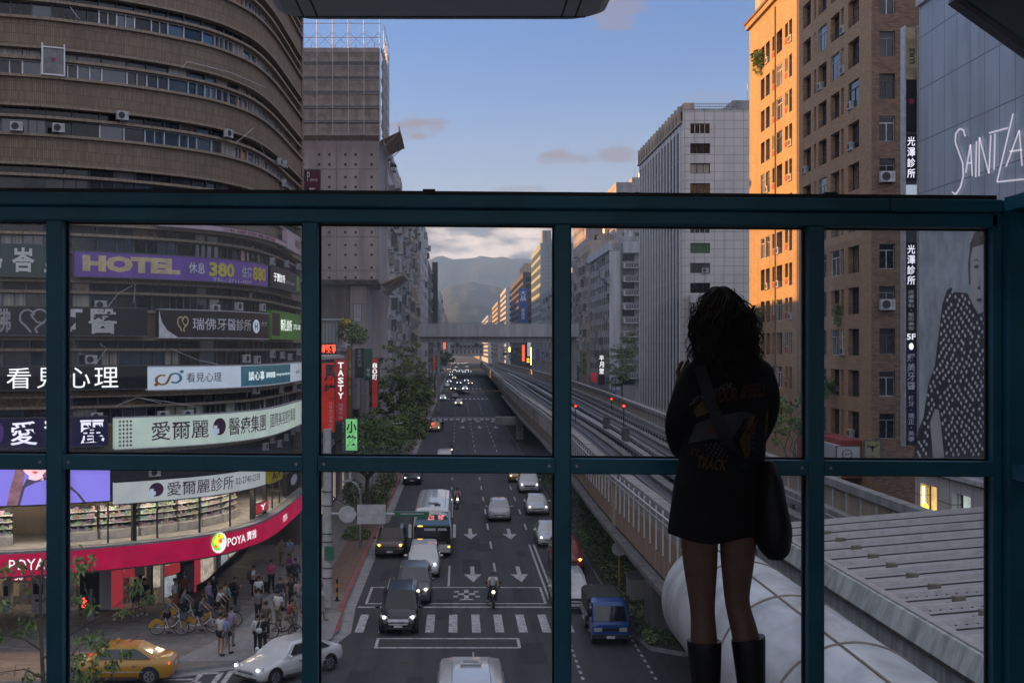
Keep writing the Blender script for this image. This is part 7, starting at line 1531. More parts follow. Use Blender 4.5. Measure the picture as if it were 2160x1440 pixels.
def person(label, loc, rz, kind='stand', top='white', leg='long', legc='black', hair='short', sleeve=False, shoe='black', group=None, sc=1.0, mask=False, hairc='hair'):
    ms = person_meshes(kind, sleeve, leg, hair)
    def ob(name, me, mt, par):
        o = bpy.data.objects.new(name, me); C.objects.link(o); o.parent = par
        if not me.materials: me.materials.append(MATS[mt])
        o.material_slots[0].link = 'OBJECT'; o.material_slots[0].material = MATS[mt]
        return o
    t = thing('person', label, 'person', loc, rz, group); t.scale = (sc,) * 3
    bd = ob('body', ms['body'], 'skin', t); ob('shirt', ms['top'], 'cloth_' + top, t); ob('skirt' if leg == 'skirt' else 'trousers', ms['leg'], 'cloth_' + legc, t); ob('helmet' if hair == 'helmet' else 'hair', ms['hair'], 'dark_grey' if hair == 'helmet' else hairc, t); ob('shoes', ms['shoes'], 'cloth_' + shoe, t)
    ob('nose_and_ears', ms['face'], 'skin', t); ob('eyes_and_mouth', ms['features'], 'hair', t)
    if mask: h_ = Vector(pose(kind)['h1']); part('face_mask', t, lambda m: m.ell(h_ + Vector((0, -.07, -.045)), (.062, .045, .05), 'white', 10, 6), False)
    return t
def backpack(label, loc, rz, mt, kind='backpack', off=(0, .2, 1.2)):
    t = thing(kind, label, 'bag', loc, rz)
    if kind == 'backpack':
        part('pack', t, lambda m: m.ell(off, (.17, .12, .24), mt, 12, 8), False); part('straps', t, lambda m: [m.tube([(s_ * .11, off[1] - .05, off[2] + .2), (s_ * .12, off[1] - .24, off[2] + .22), (s_ * .12, off[1] - .32, off[2] + .02), (s_ * .13, off[1] - .1, off[2] - .18)], .02, mt, 5) for s_ in (1, -1)], False); part('pocket', t, lambda m: m.ell((off[0], off[1] + .08, off[2] - .08), (.12, .07, .1), mt, 10, 6), False)
    else:
        part('pouch', t, lambda m: m.ell(off, (.14, .07, .12), mt, 12, 8), False); part('strap', t, lambda m: m.tube([(off[0], off[1], off[2] + .1), (off[0] * .3, off[1] + .02, 1.46), (-.1, .02, 1.47), (off[0] * .5, off[1] * .4 - .14, off[2] + .25), (off[0], off[1], off[2] + .1)], .015, mt, 4), False)
    return t
G_ = 'people on the pavement'
PP = [  # px, py of the feet, facing, pose, shirt, leg kind, leg colour, hair, long sleeves, shoes, label
    (594, 1193, .1, 'walk', 'tan', 'long', 'khaki', 'short', False, 'black', 'walking man in tan shirt with dark chest straps at the top of the pavement'),
    (611, 1193, -.1, 'walk', 'blue', 'long', 'tan', 'short', False, 'white', 'walking man in light blue shirt and pale trousers at the top of the pavement'),
    (534, 1262, 1.5, 'phone', 'white', 'long', 'black', 'short', False, 'white', 'young man in white shirt facing right with a tan backpack and white shoes'),
    (572, 1250, .5, 'bag', 'pink', 'long', 'black', 'short', False, 'black', 'person in bright pink top standing beside a small black suitcase'),
    (495.5, 1290, 1.7, 'phone', 'black', 'long', 'black', 'short', True, 'black', 'man all in black with a black backpack, facing right'),
    (475.5, 1299, 2.9, 'stand', 'teal', 'long', 'black', 'short', True, 'black', 'person in teal jacket carrying a pale backpack, seen from behind'),
    (440, 1295, 1.2, 'stand', 'lilac', 'long', 'denim', 'short', False, 'grey', 'woman in lilac blouse and jeans near the shop door'),
    (450, 1284, .2, 'stand', 'black', 'long', 'black', 'short', False, 'black', 'masked person in black tee behind the woman in lilac'),
    (458, 1312, 1.5, 'ride', 'white', 'short', 'black', 'short', False, 'black', 'rider in white tee and black shorts behind the pair'),
    (382, 1315, 1.6, 'ride', 'grey', 'long', 'black', 'short', True, 'grey', 'rider in grey jacket and dark trousers between the two front cyclists'),
    (369, 1293, 1.3, 'stand', 'white', 'skirt', 'red', 'short', False, 'grey', 'person in white top and red skirt behind the cyclists'),
    (390, 1280, .2, 'stand', 'red', 'long', 'black', 'short', False, 'black', 'person in white face mask and dark red top behind the cyclists'),
    (352, 1339, 1.6, 'ride', 'grey', 'short', 'black', 'short', False, 'black', 'leftmost cyclist in grey sleeveless top and black shorts'),
    (420, 1334, 1.6, 'ride', 'grey', 'short', 'black', 'short', False, 'black', 'cyclist in grey tee with a black backpack on a yellow-guarded bicycle'),
    (465.5, 1379, 2.6, 'stand', 'white', 'short', 'black', 'short', False, 'white', 'woman in white top and black shorts, left of the front pair'),
    (477, 1381, 2.2, 'walk', 'blue', 'short', 'grey', 'short', False, 'black', 'woman in periwinkle blue tee with a black bag, right of the front pair'),
    (487, 1362, 2.9, 'stand', 'lilac', 'long', 'grey', 'short', False, 'black', 'person in lavender jacket standing behind the front pair'),
    (545.5, 1284, .3, 'stand', 'white', 'long', 'black', 'long', False, 'black', 'long-haired woman in cream blouse in mid pavement'),
    (543, 1377, 3.0, 'stand', 'white', 'long', 'black', 'short', True, 'white', 'person in white shirt and black trousers seen from behind at the crossing'),
    (554, 1380, 3.1, 'stand', 'black', 'long', 'black', 'short', True, 'white', 'person in black with a crossbody bag on a white strap, at the crossing'),
    (561, 1351, 3.0, 'stand', 'olive', 'long', 'olive', 'short', False, 'white', 'person in olive clothes just ahead of the one with the white strap'),
    (545, 1315, 3.0, 'stand', 'grey', 'long', 'black', 'short', False, 'black', 'dim grey figure behind the person in olive'),
    (591, 1288, .4, 'stand', 'navy', 'long', 'denim', 'short', True, 'black', 'man in navy jacket with white stripe facing the road'),
    (587, 1325, 2.7, 'stand', 'white', 'long', 'khaki', 'short', False, 'white', 'man in white shirt and khaki trousers with a black waist bag'),
    (607, 1346, 1.9, 'ride', 'red', 'long', 'khaki', 'short', False, 'black', 'rider in rust red shirt on the dark bicycle near the mullion'),
    (608, 1285, .5, 'bag', 'tan', 'long', 'khaki', 'short', False, 'black', 'person in beige outfit close to the mullion'),
    (616, 1288, .2, 'stand', 'black', 'long', 'black', 'long', False, 'black', 'long-haired woman in a long black outfit by the mullion'),
    (611, 1232, -.6, 'phone', 'purple', 'long', 'navy', 'long', False, 'black', 'woman in purple top looking at her hands far up the pavement'),
    (623, 1245, .3, 'stand', 'navy', 'long', 'black', 'short', True, 'black', 'person in dark jacket with a white bag next to the woman in purple'),
    (629, 1290, .5, 'walk', 'rose', 'long', 'grey', 'long', False, 'black', 'person in dusty pink by the mullion at mid pavement'),
    (622, 1325, 2.2, 'stand', 'grey', 'long', 'grey', 'short', False, 'black', 'person in faded grey beside the rust red rider'),
    (285, 1300, .6, 'stand', 'black', 'short', 'black', 'long', False, 'white', 'woman in black with bare legs by the shop door'),
    (296, 1285, .2, 'phone', 'black', 'long', 'black', 'long', False, 'black', 'woman in black farther inside the shop doorway'),
    (305, 1296, -.3, 'bag', 'black', 'short', 'black', 'short', False, 'white', 'man in black shirt with a large bag by the shop door'),
    (677, 1310, 2.0, 'walk', 'white', 'skirt', 'rose', 'long', False, 'tan', 'woman in cream top and pink skirt beside the signal mast'),
    (677, 1155, 0, 'stand', 'navy', 'long', 'black', 'short', False, 'black', 'dark figure far behind the signal mast'),
]
for px, py, rz, kd, tp, lg, lc, hr, sl_, sh, lb in PP:
    px_, py_ = gl(px, py)[:2]; zf = .15
    if kd == 'ride': zf = .16 + .02; 
    person(lb, (px_, py_, zf), rz if kd == 'ride' else rz + 0, kd, tp, lg, lc, hr, sl_, sh, G_, RND.uniform(.95, 1.03), mask='mask' in lb)
    if lb.startswith('young man'): backpack('tan backpack on the young man in white', (px_, py_, zf), rz, 'cloth_olive')
    if lb.startswith('man all in black'): backpack('black backpack on the man all in black', (px_, py_, zf), rz, 'cloth_black')
    if 'teal jacket' in lb: backpack('pale backpack on the person in teal', (px_, py_, zf), rz, 'cloth_tan')
    if 'cyclist in grey tee' in lb: backpack('black backpack on the second cyclist', (px_, py_, zf), rz, 'cloth_black', off=(0, .12, 1.24))
    if 'large bag' in lb: backpack('large black shoulder bag by the shop door', (px_, py_, zf), rz, 'cloth_black', 'shoulder_bag', (-.25, .05, .95))
    if 'periwinkle' in lb: backpack('black shoulder bag of the woman in periwinkle blue', (px_, py_, zf), rz, 'cloth_black', 'shoulder_bag', (-.25, -.05, .95))
    if 'waist bag' in lb: backpack('black bag at the waist of the man in khaki trousers', (px_, py_, zf), rz, 'cloth_black', 'shoulder_bag', (-.2, -.02, .95))
    if 'white strap' in lb and 'with a crossbody' in lb: backpack('white crossbody strap and bag on the person in black', (px_, py_, zf), rz, 'cloth_white', 'shoulder_bag', (.12, .16, 1.05))
sq = gl(561, 1250); su = thing('suitcase', 'small black wheeled suitcase beside the person in pink', 'suitcase', (sq[0], sq[1], .15))
part('case', su, lambda m: m.box(-.19, .19, -.12, .12, .06, .6, 'black'), False, bevel=.03); part('handle', su, lambda m: m.tube([(-.12, .08, .6), (-.12, .08, .95), (.12, .08, .95), (.12, .08, .6)], .012, 'alu', 5), False); part('wheels', su, lambda m: [m.tube([(s_ * .14 - .02, 0, .03), (s_ * .14 + .02, 0, .03)], .03, 'dark', 8) for s_ in (1, -1)], False)
for scx, lb, tp in ((sc1, 'helmeted rider in white tee on the black scooter at the stop line', 'white'), (sc2, 'helmeted rider in pale pink shirt on the scooter by the coach', 'rose'), (sc3, 'helmeted rider in blue jacket on the scooter above the middle frame bar', 'denim')):
    l_ = scx.location; person(lb, (l_.x, l_.y + .42, -.04), 0, 'scoot', tp, 'long', 'black', 'helmet', tp != 'white', 'black')
a_ = gpx(933, 908); person('dark figure standing beside the taxi stopped at the far kerb', (a_[0], a_[1], .01), .5, 'stand', 'black', 'long', 'black', 'short', True)
for i, (px, py) in enumerate(((955, 797), (968, 799), (900, 880), (893, 905))): a_ = gpx(px, py); person(['pedestrian crossing far down the avenue, left of the other', 'pedestrian crossing far down the avenue, right of the other', 'figure by the trees on the far left kerb', 'figure nearest the taxi on the left kerb'][i], (a_[0], a_[1], .01), .5 * i, 'walk', 'black', 'long', 'black', 'short')
# ================================================================ trees and planting
def limb(m, a, b, r0, r1, rnd, n=5, wob=.08, mt='bark'):
    a = Vector(a); b = Vector(b); d = (b - a).length
    m.tube([a.lerp(b, i / n) + Vector((rnd.gauss(0, 1), rnd.gauss(0, 1), rnd.gauss(0, .4))) * (wob * d * (0 < i < n)) for i in range(n + 1)], [r0 + (r1 - r0) * i / n for i in range(n + 1)], mt, 6)
def tree(label, base, fork, clumps, n, sz, mats, r0=.22, seed=1, group=None, name='street_tree'):
    rnd = random.Random(seed); t = thing(name, label, 'tree', base, 0, group); b = Vector(base); fk = Vector(fork)
    def tr(m):
        limb(m, b, fk, r0, r0 * .65, rnd, 6, .02)
        for c, r in clumps: limb(m, fk, Vector(c) - Vector((0, 0, r[2] * .2)), r0 * .45, r0 * .08, rnd, 6, .05)
    part('trunk', t, tr)
    tot = sum(r[0] * r[1] * r[2] for c, r in clumps)
    def cr(m):
        for c, r in clumps:
            k = int(n * (r[0] * r[1] * r[2]) / tot) + 30
            for _ in range(max(3, k // 45)):
                while True:
                    p = Vector((rnd.uniform(-1, 1), rnd.uniform(-1, 1), rnd.uniform(-1, 1)))
                    if .35 < p.length < 1.08: break
                q = Vector(c) + Vector((p.x * r[0], p.y * r[1], p.z * r[2])); s_ = rnd.uniform(.22, .42) * min(r); mt = rnd.choice(mats)
                leaves(m, q, (s_ * 1.5, s_ * 1.5, s_ * .8), 45, sz, [mt, mt, rnd.choice(mats)], rnd, .8)
    part('crown', t, cr)
    return t
def C_(px, py, Yp, rx_, rz, ry=None): return (tuple(P(px, py, Yp)), (rx_ * Yp / F, ry if ry else rx_ * Yp / F, rz * Yp / F))
fol = ['foliage', 'foliage', 'foliage_dark', 'foliage_light']
def st(label, px, Yp, fpy, cl, n, sz, seed, mats=fol, **k):
    x_ = min(X(px, Yp), -6.2) if px < CX else X(px, Yp); f = P(px, fpy, Yp); f.x = x_; tree(label, (x_, Yp, .15), f, cl, n, sz, mats, seed=seed, **k)
st('bushy street tree nearest the red signs, arching over the kerb lamp', 775, 93, 1010, [C_(760, 925, 93, 46, 30), C_(815, 915, 94, 42, 34), C_(790, 955, 91, 55, 26), C_(840, 950, 95, 30, 26), C_(735, 965, 92, 30, 22), C_(780, 890, 96, 40, 22)], 9000, .13, 3)
st('tall layered street tree in front of the grey apartment blocks', 842, 140, 850, [C_(852, 735, 140, 45, 16), C_(830, 762, 139, 62, 14), C_(870, 790, 141, 52, 26), C_(830, 820, 138, 55, 28), C_(880, 838, 139, 36, 26), C_(800, 850, 137, 36, 24), C_(845, 870, 138, 48, 22)], 9000, .17, 4)
st('medium street tree between the tall one and the stopped taxi', 872, 118, 930, [C_(868, 885, 118, 40, 26), C_(848, 915, 117, 44, 24), C_(888, 910, 119, 22, 22), C_(830, 895, 117, 30, 22)], 5000, .14, 5)
st('slim street tree behind the tall layered one, by the caged blocks', 905, 190, 850, [C_(893, 815, 190, 22, 22), C_(905, 840, 191, 16, 20), C_(880, 850, 189, 22, 18)], 2500, .2, 6)
st('dark round street tree far along the left pavement', 932, 330, 790, [C_(938, 752, 330, 16, 14), C_(948, 760, 332, 10, 12), C_(925, 770, 328, 14, 12)], 2000, .3, 7, ['foliage_dark', 'foliage'])
st('large dark tree at the corner of the finned office building', 1312, 222, 815, [C_(1322, 705, 222, 16, 18), C_(1318, 735, 221, 26, 22), C_(1300, 745, 222, 17, 20), C_(1312, 775, 220, 26, 24), C_(1330, 770, 222, 14, 26), C_(1300, 800, 221, 20, 16)], 5000, .2, 8, ['foliage_dark', 'foliage', 'foliage'])
st('thin-leaved tree beyond the viaduct to the right of the woman', 1668, 74, 1000, [C_(1655, 850, 74, 26, 18), C_(1690, 835, 75, 22, 14), C_(1665, 890, 73, 30, 20), C_(1645, 925, 74, 18, 20), C_(1690, 900, 75, 18, 26)], 2200, .1, 9, ['foliage_light', 'foliage'], r0=.12)
st('lush dark trees on the far pavement beyond the tracks, by the footbridge', 1084, 520, 752, [C_(1072, 744, 520, 14, 8), C_(1094, 745, 522, 14, 9)], 1200, .3, 10, ['foliage_dark', 'foliage'])
rb_ = tuple(P(737, 712, 112)); ts = thing('roof_shrub', 'dark shrub with yellowish tips growing on the low shop roof', 'shrub', rb_)
part('foliage', ts, lambda m: [leaves(m, P(a, b, 112), (r * .05, 1.2, r * .045), 500, .16, mm, RND) for a, b, r, mm in ((737, 700, 24, fol), (755, 708, 20, fol), (728, 682, 10, ['foliage_light', 'paint_yel']))]); part('stem', ts, lambda m: limb(m, P(740, 750, 112), P(740, 700, 112), .12, .05, RND))
# planted strip beside the bus
for i, (px, py, Yp, rx_, rz, n, lb) in enumerate(((752, 1128, 84, 32, 17, 900, 'low trimmed shrub at the near end of the planted strip'), (793, 1050, 96, 32, 30, 1300, 'dense dark shrub in the planted strip left of the coach'), (815, 1012, 107, 24, 26, 900, 'far shrub of the planted strip below the middle frame bar'), (745, 1040, 95, 26, 30, 900, 'shrub at the building side of the planted strip'))):
    c = P(px, py, Yp); t = thing('shrub', lb, 'shrub', (c.x, c.y, .15)); rr = (rx_ * Yp / F, rx_ * Yp / F * 1.3, rz * Yp / F)
    part('foliage', t, lambda m: leaves(m, (c.x, c.y, max(c.z, rr[2] * .8)), rr, n, .12, ['foliage', 'foliage_dark', 'foliage'], RND, .8)); part('stem', t, lambda m: [limb(m, (c.x, c.y, .1), (c.x + rr[0] * .5 * cos(k), c.y + rr[1] * .5 * sin(k), max(c.z, .6)), .05, .02, RND) for k in (0, 2, 4)])
m = MB(); R9 = random.Random(12)
for _ in range(9000):
    y_ = 53.5 + 75 * R9.random() ** 1.4; x_ = R9.uniform(8.2, 12.5); p = Vector((x_, y_, .2 + R9.random() * .22)); a = Vector((R9.gauss(0, 1), R9.gauss(0, 1), R9.gauss(0, .5))).normalized() * R9.uniform(.06, .16); b = a.orthogonal().normalized() * .06
    m.add([p - a, p + b, p + a, p - b], ((0, 1, 2, 3),), R9.choice(['foliage_dark', 'foliage', 'foliage_dark']))
gc_ = m.build('ground_cover'); gc_['kind'] = 'stuff'; gc_['label'] = 'dark ground cover on the median under the elevated railway'
# bare-branched tree at the lower left, close to the bridge
def near_tree():
    rnd = random.Random(77); Yp = 35.0; t = thing('sparse_tree', 'sparse young tree with thin bare branches and drooping leaves at the lower left corner', 'tree', (X(95, Yp), Yp, .15))
    br = [[(95, 1702), (94, 1560), (90, 1440), (88, 1330), (84, 1240), (95, 1180)], [(88, 1372), (50, 1345), (0, 1335), (-60, 1300)], [(87, 1318), (60, 1296), (30, 1285), (-10, 1268)], [(89, 1390), (130, 1350), (175, 1318), (235, 1288), (285, 1240)], [(150, 1335), (210, 1300), (260, 1312), (305, 1300)], [(90, 1430), (50, 1412), (-20, 1420)], [(90, 1420), (130, 1400), (170, 1360), (205, 1350)], [(86, 1270), (120, 1240), (165, 1205), (190, 1190)], [(84, 1235), (60, 1200), (30, 1180)], [(92, 1470), (150, 1440), (215, 1420)], [(235, 1288), (290, 1280), (325, 1268)], [(175, 1318), (190, 1270), (180, 1240)], [(92, 1500), (40, 1470), (-10, 1460)]]
    def tr(m):
        for k, b in enumerate(br):
            off = 0 if k == 0 else rnd.uniform(-1.2, 1.2); n_ = len(b); pts = []
            for i, (a, c) in enumerate(b): pts.append(P(a, c, Yp + off * (i / (n_ - 1)) if k else Yp) + Vector((rnd.gauss(0, .02), 0, rnd.gauss(0, .02))))
            r0 = .09 if k == 0 else .03; m.tube(pts, [r0 * (1 - .7 * i / (n_ - 1)) for i in range(n_)], 'bark', 6)
            if k:
                for i in range(4): q = pts[-1].lerp(pts[max(0, n_ - 3)], rnd.random()); e = q + Vector((rnd.uniform(-.5, .5), rnd.uniform(-.4, .4), rnd.uniform(-.1, .4))); m.tube([q, (q + e) / 2 + Vector((0, 0, .05)), e], [.012, .009, .004], 'bark', 4)
    part('trunk', t, tr)
    def cr(m):
        for px, py, r, n_ in ((175, 1188, 26, 34), (110, 1182, 20, 20), (148, 1215, 20, 20), (285, 1236, 20, 26), (312, 1262, 16, 18), (255, 1290, 14, 12), (185, 1275, 18, 16), (65, 1312, 22, 22), (40, 1195, 18, 12), (165, 1262, 14, 12), (185, 1345, 26, 30), (212, 1366, 22, 24), (160, 1388, 26, 30), (190, 1418, 30, 40), (240, 1400, 18, 20), (120, 1420, 22, 22), (40, 1330, 18, 14), (15, 1270, 16, 10), (60, 1425, 22, 16), (150, 1440, 30, 34), (10, 1200, 16, 10), (265, 1378, 16, 16), (-10, 1340, 20, 14)):
            c = P(px, py, Yp + rnd.uniform(-1, 1))
            for _ in range(int(n_ * 1.7)):
                p = c + Vector((rnd.gauss(0, .5) * r * Yp / F, rnd.gauss(0, .2), rnd.gauss(0, .38) * r * Yp / F)); L_ = rnd.uniform(.13, .25); d = Vector((rnd.gauss(0, .6), rnd.gauss(0, .5), -.75 + rnd.gauss(0, .35))).normalized(); sd = d.cross(Vector((rnd.gauss(0, .4), -1, rnd.gauss(0, .4)))).normalized() * L_ * .2; nn = d.cross(sd).normalized() * L_ * .06
                q = [p, p + d * L_ * .35 + sd + nn, p + d * L_, p + d * L_ * .35 - sd + nn]; m.add(q + [p + d * L_ * .4], ((0, 1, 4), (1, 2, 4), (2, 3, 4), (3, 0, 4)), rnd.choice(['foliage_light', 'foliage_light', 'foliage']))
    part('crown', t, cr)
near_tree()
# ================================================================ covered bridge we stand in: glazed railing, ceiling, lamp box
FZ, RY = 11.56, 5.0
def tz(x_, z_): return z_ - .0077 * x_
gr = thing('glass_railing', 'dark teal metal railing with glass panes across the whole view', 'railing', (0, RY, FZ))
def xb(m, x0, x1, y0, y1, z0, z1, mt):
    b = len(m.v); m.box(x0, x1, y0, y1, z0, z1, mt); m.v[b:] = [(a, c, tz(a, d)) for a, c, d in m.v[b:]]
XL, XR = -4.6, 2.16
zT = H + (736 - 410.5) * RY / F
part('top_rail', gr, lambda m: (xb(m, XL, XR + .02, RY - .075, RY + .1, zT - .062, zT - .012, 'frame_teal'), xb(m, XL, XR + .02, RY - .03, RY + .06, zT - .12, zT - .0625, 'frame_teal')), bevel=.006)
part('rubber_strip', gr, lambda m: (xb(m, XL, XR, RY - .06, RY + .09, zT - .0115, zT + .006, 'black'), [m.obox((X(p, RY), RY, tz(X(p, RY), zT + .012)), (.05, .04, .014), 'black') for p in (905, 1750, 500)]))
part('rail_joint', gr, lambda m: m.box(X(1862, RY), X(1865, RY), RY - .0785, RY - .074, zT - .085, zT - .025, 'dark'))
zM1, zM0 = H - (964 - 736) * RY / F, H - (994 - 736) * RY / F
mull = [(-956, -924), (-428, -396), (103, 137), (640, 672), (1170, 1202), (1700, 1734)]
for a, b in mull: part('mullion', gr, lambda m: m.box(X(a, RY), X(b, RY), RY - .035, RY + .075, FZ + .05, zT - .12 - .0077 * X(a, RY) , 'frame_teal'), bevel=.004)
cxs = [(X(b, RY), X(c, RY)) for (a, b), (c, d) in zip(mull, mull[1:] + [(2088, 0)])]
zL = FZ + .02
part('bottom_rail', gr, lambda m: xb(m, XL, XR, RY - .04, RY + .08, FZ - .1, zL, 'frame_teal'))
glassmat('pane_glass', (.93, .95, .955), .75, .024, (.5, .52, .56), edge=.2)
glassmat('pane_glass_side', (.93, .95, .955), .75, .02, (.5, .52, .56))
mat('gasket', (.01, .01, .011), .7); mat('pane_grime', (.42, .44, .47), .8)
for x0, x1 in cxs:
    part('middle_bar', gr, lambda m: xb(m, x0 + .001, x1 - .001, RY - .033, RY + .07, zM0, zM1, 'frame_teal'))
    for za, zb in ((zM1, zT - .121), (zL, zM0)):
        def pn(m):
            c = [(x0 + .003, RY + .03, tz(x0, za + .003)), (x1 - .003, RY + .03, tz(x1, za + .003)), (x1 - .003, RY + .03, tz(x1, zb - .003)), (x0 + .003, RY + .03, tz(x0, zb - .003))]
            m.quad(*c, 'pane_glass')
        g_ = part('glass_pane', gr, pn)
        def gk(m):
            for a, b, c, d in ((x0 + .001, x1 - .001, za + .001, za + .008), (x0 + .001, x1 - .001, zb - .008, zb - .001), (x0 + .001, x0 + .008, za + .008, zb - .008), (x1 - .008, x1 - .001, za + .008, zb - .008)): xb(m, a, b, RY + .02, RY + .04, c, d, 'gasket')
        m = MB(); gk(m); m.build('gasket', g_)
parts('screw', gr, [lambda m, x_=X(a, RY) + dx, z_=z_: m.tube([(x_, RY - .0365, tz(x_, z_)), (x_, RY - .0335, tz(x_, z_))], .006, 'steel', 8) for a, b in mull[2:] for dx in (-.025, X(b, RY) - X(a, RY) + .025) for z_ in ((zM0 + zM1) / 2,)])
# corner post and the wing running back along the right
part('corner_post', gr, lambda m: (m.box(X(2088, RY), X(2106, RY), RY - .03, RY + .06, FZ, zT - .03, 'frame_teal'), m.box(X(2106, RY) + .001, X(2106, RY) + .1, RY - .1, RY + .06, FZ, zT - .03, 'frame_teal')))
wg = thing('side_railing', 'short teal side railing with glass running towards the viewer at the right edge', 'railing', (2.24, 2.5, FZ))
part('top_rail', wg, lambda m: (m.box(2.17, 2.36, -2, RY - .105, zT - .08, zT - .025, 'frame_teal'), m.box(2.24, 2.32, -2, RY - .105, zT - .14, zT - .081, 'frame_teal')))
part('middle_bar', wg, lambda m: m.box(2.2, 2.31, -2, RY - .105, zM0 - .02, zM1 - .02, 'frame_teal')); part('bottom_rail', wg, lambda m: m.box(2.2, 2.31, -2, RY - .105, FZ - .1, zL, 'frame_teal'))
for za, zb in ((zM1 - .02, zT - .141), (zL, zM0 - .021)):
    for y0, y1 in ((3.0, 4.88), (1, 2.9)): part('glass_pane', wg, lambda m: m.quad((2.26, y1, za), (2.26, y0, za), (2.26, y0, zb), (2.26, y1, zb), 'pane_glass_side'))
part('post', wg, lambda m: [m.box(2.19, 2.32, y, y + .1, FZ, zT - .142, 'frame_teal') for y in (2.9, .9)])
CZ = 14.78
m = MB(); m.box(-13, 5, -5, RY - .06, FZ - .25, FZ, 'floor_dark'); struct(m.build('floor'))
m = MB(); m.box(-13, 5, -5, RY + .05, CZ, CZ + .2, 'ceiling'); struct(m.build('ceiling'))
m = MB(); m.box(-13, 5, -5.2, -5, FZ - .25, FZ + 1.1, 'wall_dark'); struct(m.build('wall_back'))
m = MB(); m.box(5, 5.2, -5.2, RY, FZ - .25, CZ + .2, 'wall_dark'); struct(m.build('wall_right'))
gb = thing('roof_brace', 'slanted grey-teal brace under the roof edge at the upper right corner', 'brace', P(2120, 20, 4.8))
part('plate', gb, lambda m: m.extr([P(2020, -12, 4.8), P(2165, 86, 4.8), P(2300, 190, 4.8), P(2300, -160, 4.8), P(2020, -160, 4.8)], (0, .05, 0), 'brace_paint')); part('edge_trim', gb, lambda m: m.extr([P(2018, -10, 4.8), P(2300, 192, 4.8), P(2300, 204, 4.8), P(2014, 0, 4.8)], (0, .07, 0), 'grey'))
# rounded box hanging under the ceiling
db = thing('ceiling_box', 'grey rounded metal box hanging from the ceiling at the top centre', 'ceiling unit', (-.05, 3.6, 14.22))
bz0 = Z(45, 4.6); bx0, bx1 = X(590, 4.6), X(1274, 4.6)
def rr_poly(x0, x1, y0, y1, r, n=6):
    o = []
    for cx_, cy_, a0 in ((x1 - r, y1 - r, 0), (x0 + r, y1 - r, 90), (x0 + r, y0 + r, 180), (x1 - r, y0 + r, 270)): o += [(cx_ + r * cos(radians(a0 + 90 * i / n)), cy_ + r * sin(radians(a0 + 90 * i / n))) for i in range(n + 1)]
    return o
part('casing', db, lambda m: m.rings([[(x_, y_, z_) for x_, y_ in rr_poly(bx0 + i, bx1 - i, 2.2 + i, 4.6 - i, .12 - i * .5)] for i, z_ in ((.035, bz0 - .0), (.008, bz0 + .012), (0, bz0 + .05), (0, bz0 + .2), (.03, bz0 + .25))], 'duct', sm=False))
part('bottom_panel', db, lambda m: m.prism(rr_poly(bx0 + .06, bx1 - .06, 2.3, 4.53, .09), bz0 - .012, bz0 - .002, 'duct'))
part('panel_seam', db, lambda m: [m.box(x_, x_ + .006, 2.32, 4.5, bz0 - .0145, bz0 - .0125, 'dark') for x_ in (bx0 + .1, bx0 + .15, bx1 - .12, bx1 - .17)] + [m.box(bx0 + .08, bx1 - .08, 4.49, 4.5, bz0 - .0146, bz0 - .0126, 'dark')])
part('hanger', db, lambda m: [m.tube([(x_, 3.6, bz0 + .24), (x_, 3.6, CZ)], .015, 'steel', 6) for x_ in (bx0 + .25, bx1 - .25)])
# ================================================================ the woman at the railing, seen from behind
WY = 4.6
def W_(px, py, dy=0.0): return (X(px, WY), WY + dy, Z(py, WY))
wm = thing('person', 'woman seen from behind in a black oversized printed shirt and black boots at the railing', 'person', (X(1515, WY), WY, FZ))
b = dict(pel=W_(1510, 1060), sp=W_(1515, 970), ch=W_(1530, 850), nk=W_(1525, 745, .01), h0=W_(1522, 712, .035), h1=W_(1520, 665, .045), h2=W_(1519, 628, .03),
         shL=W_(1462, 795), shR=W_(1612, 795), elL=W_(1436, 920, .03), elR=W_(1608, 915, .05), wrL=W_(1446, 848, .2), wrR=W_(1600, 945, .24), haL=W_(1460, 806, .2), haR=W_(1580, 942, .3),
         hpL=W_(1474, 1095), hpR=W_(1556, 1095), thL=W_(1476, 1170), thR=W_(1556, 1160), knL=W_(1483, 1288, .01), knR=W_(1557, 1272, .03), caL=W_(1485, 1370, -.01), caR=W_(1576, 1350, 0), anL=W_(1488, 1500, .0), anR=W_(1585, 1495, .02), toL=W_(1484, 1535, .14), toR=W_(1592, 1535, .16))
ed = [('pel', 'sp'), ('sp', 'ch'), ('ch', 'nk'), ('nk', 'h0'), ('h0', 'h1'), ('h1', 'h2'), ('ch', 'shL'), ('ch', 'shR'), ('pel', 'hpL'), ('pel', 'hpR')] + [(a + k, c + k) for k in 'LR' for a, c in (('sh', 'el'), ('el', 'wr'), ('wr', 'ha'), ('hp', 'th'), ('th', 'kn'), ('kn', 'ca'), ('ca', 'an'), ('an', 'to'))]
rd = dict(pel=(.11, .09), sp=(.1, .08), ch=(.1, .08), nk=.05, h0=.065, h1=(.075, .092), h2=(.055, .065), shL=.05, shR=.05, elL=.038, elR=.038, wrL=.026, wrR=.026, haL=(.034, .018), haR=(.034, .018), hpL=.09, hpR=.09, thL=.074, thR=.073, knL=.048, knR=.048, caL=.056, caR=.056, anL=.036, anR=.036, toL=.034, toR=.034)
fing = []
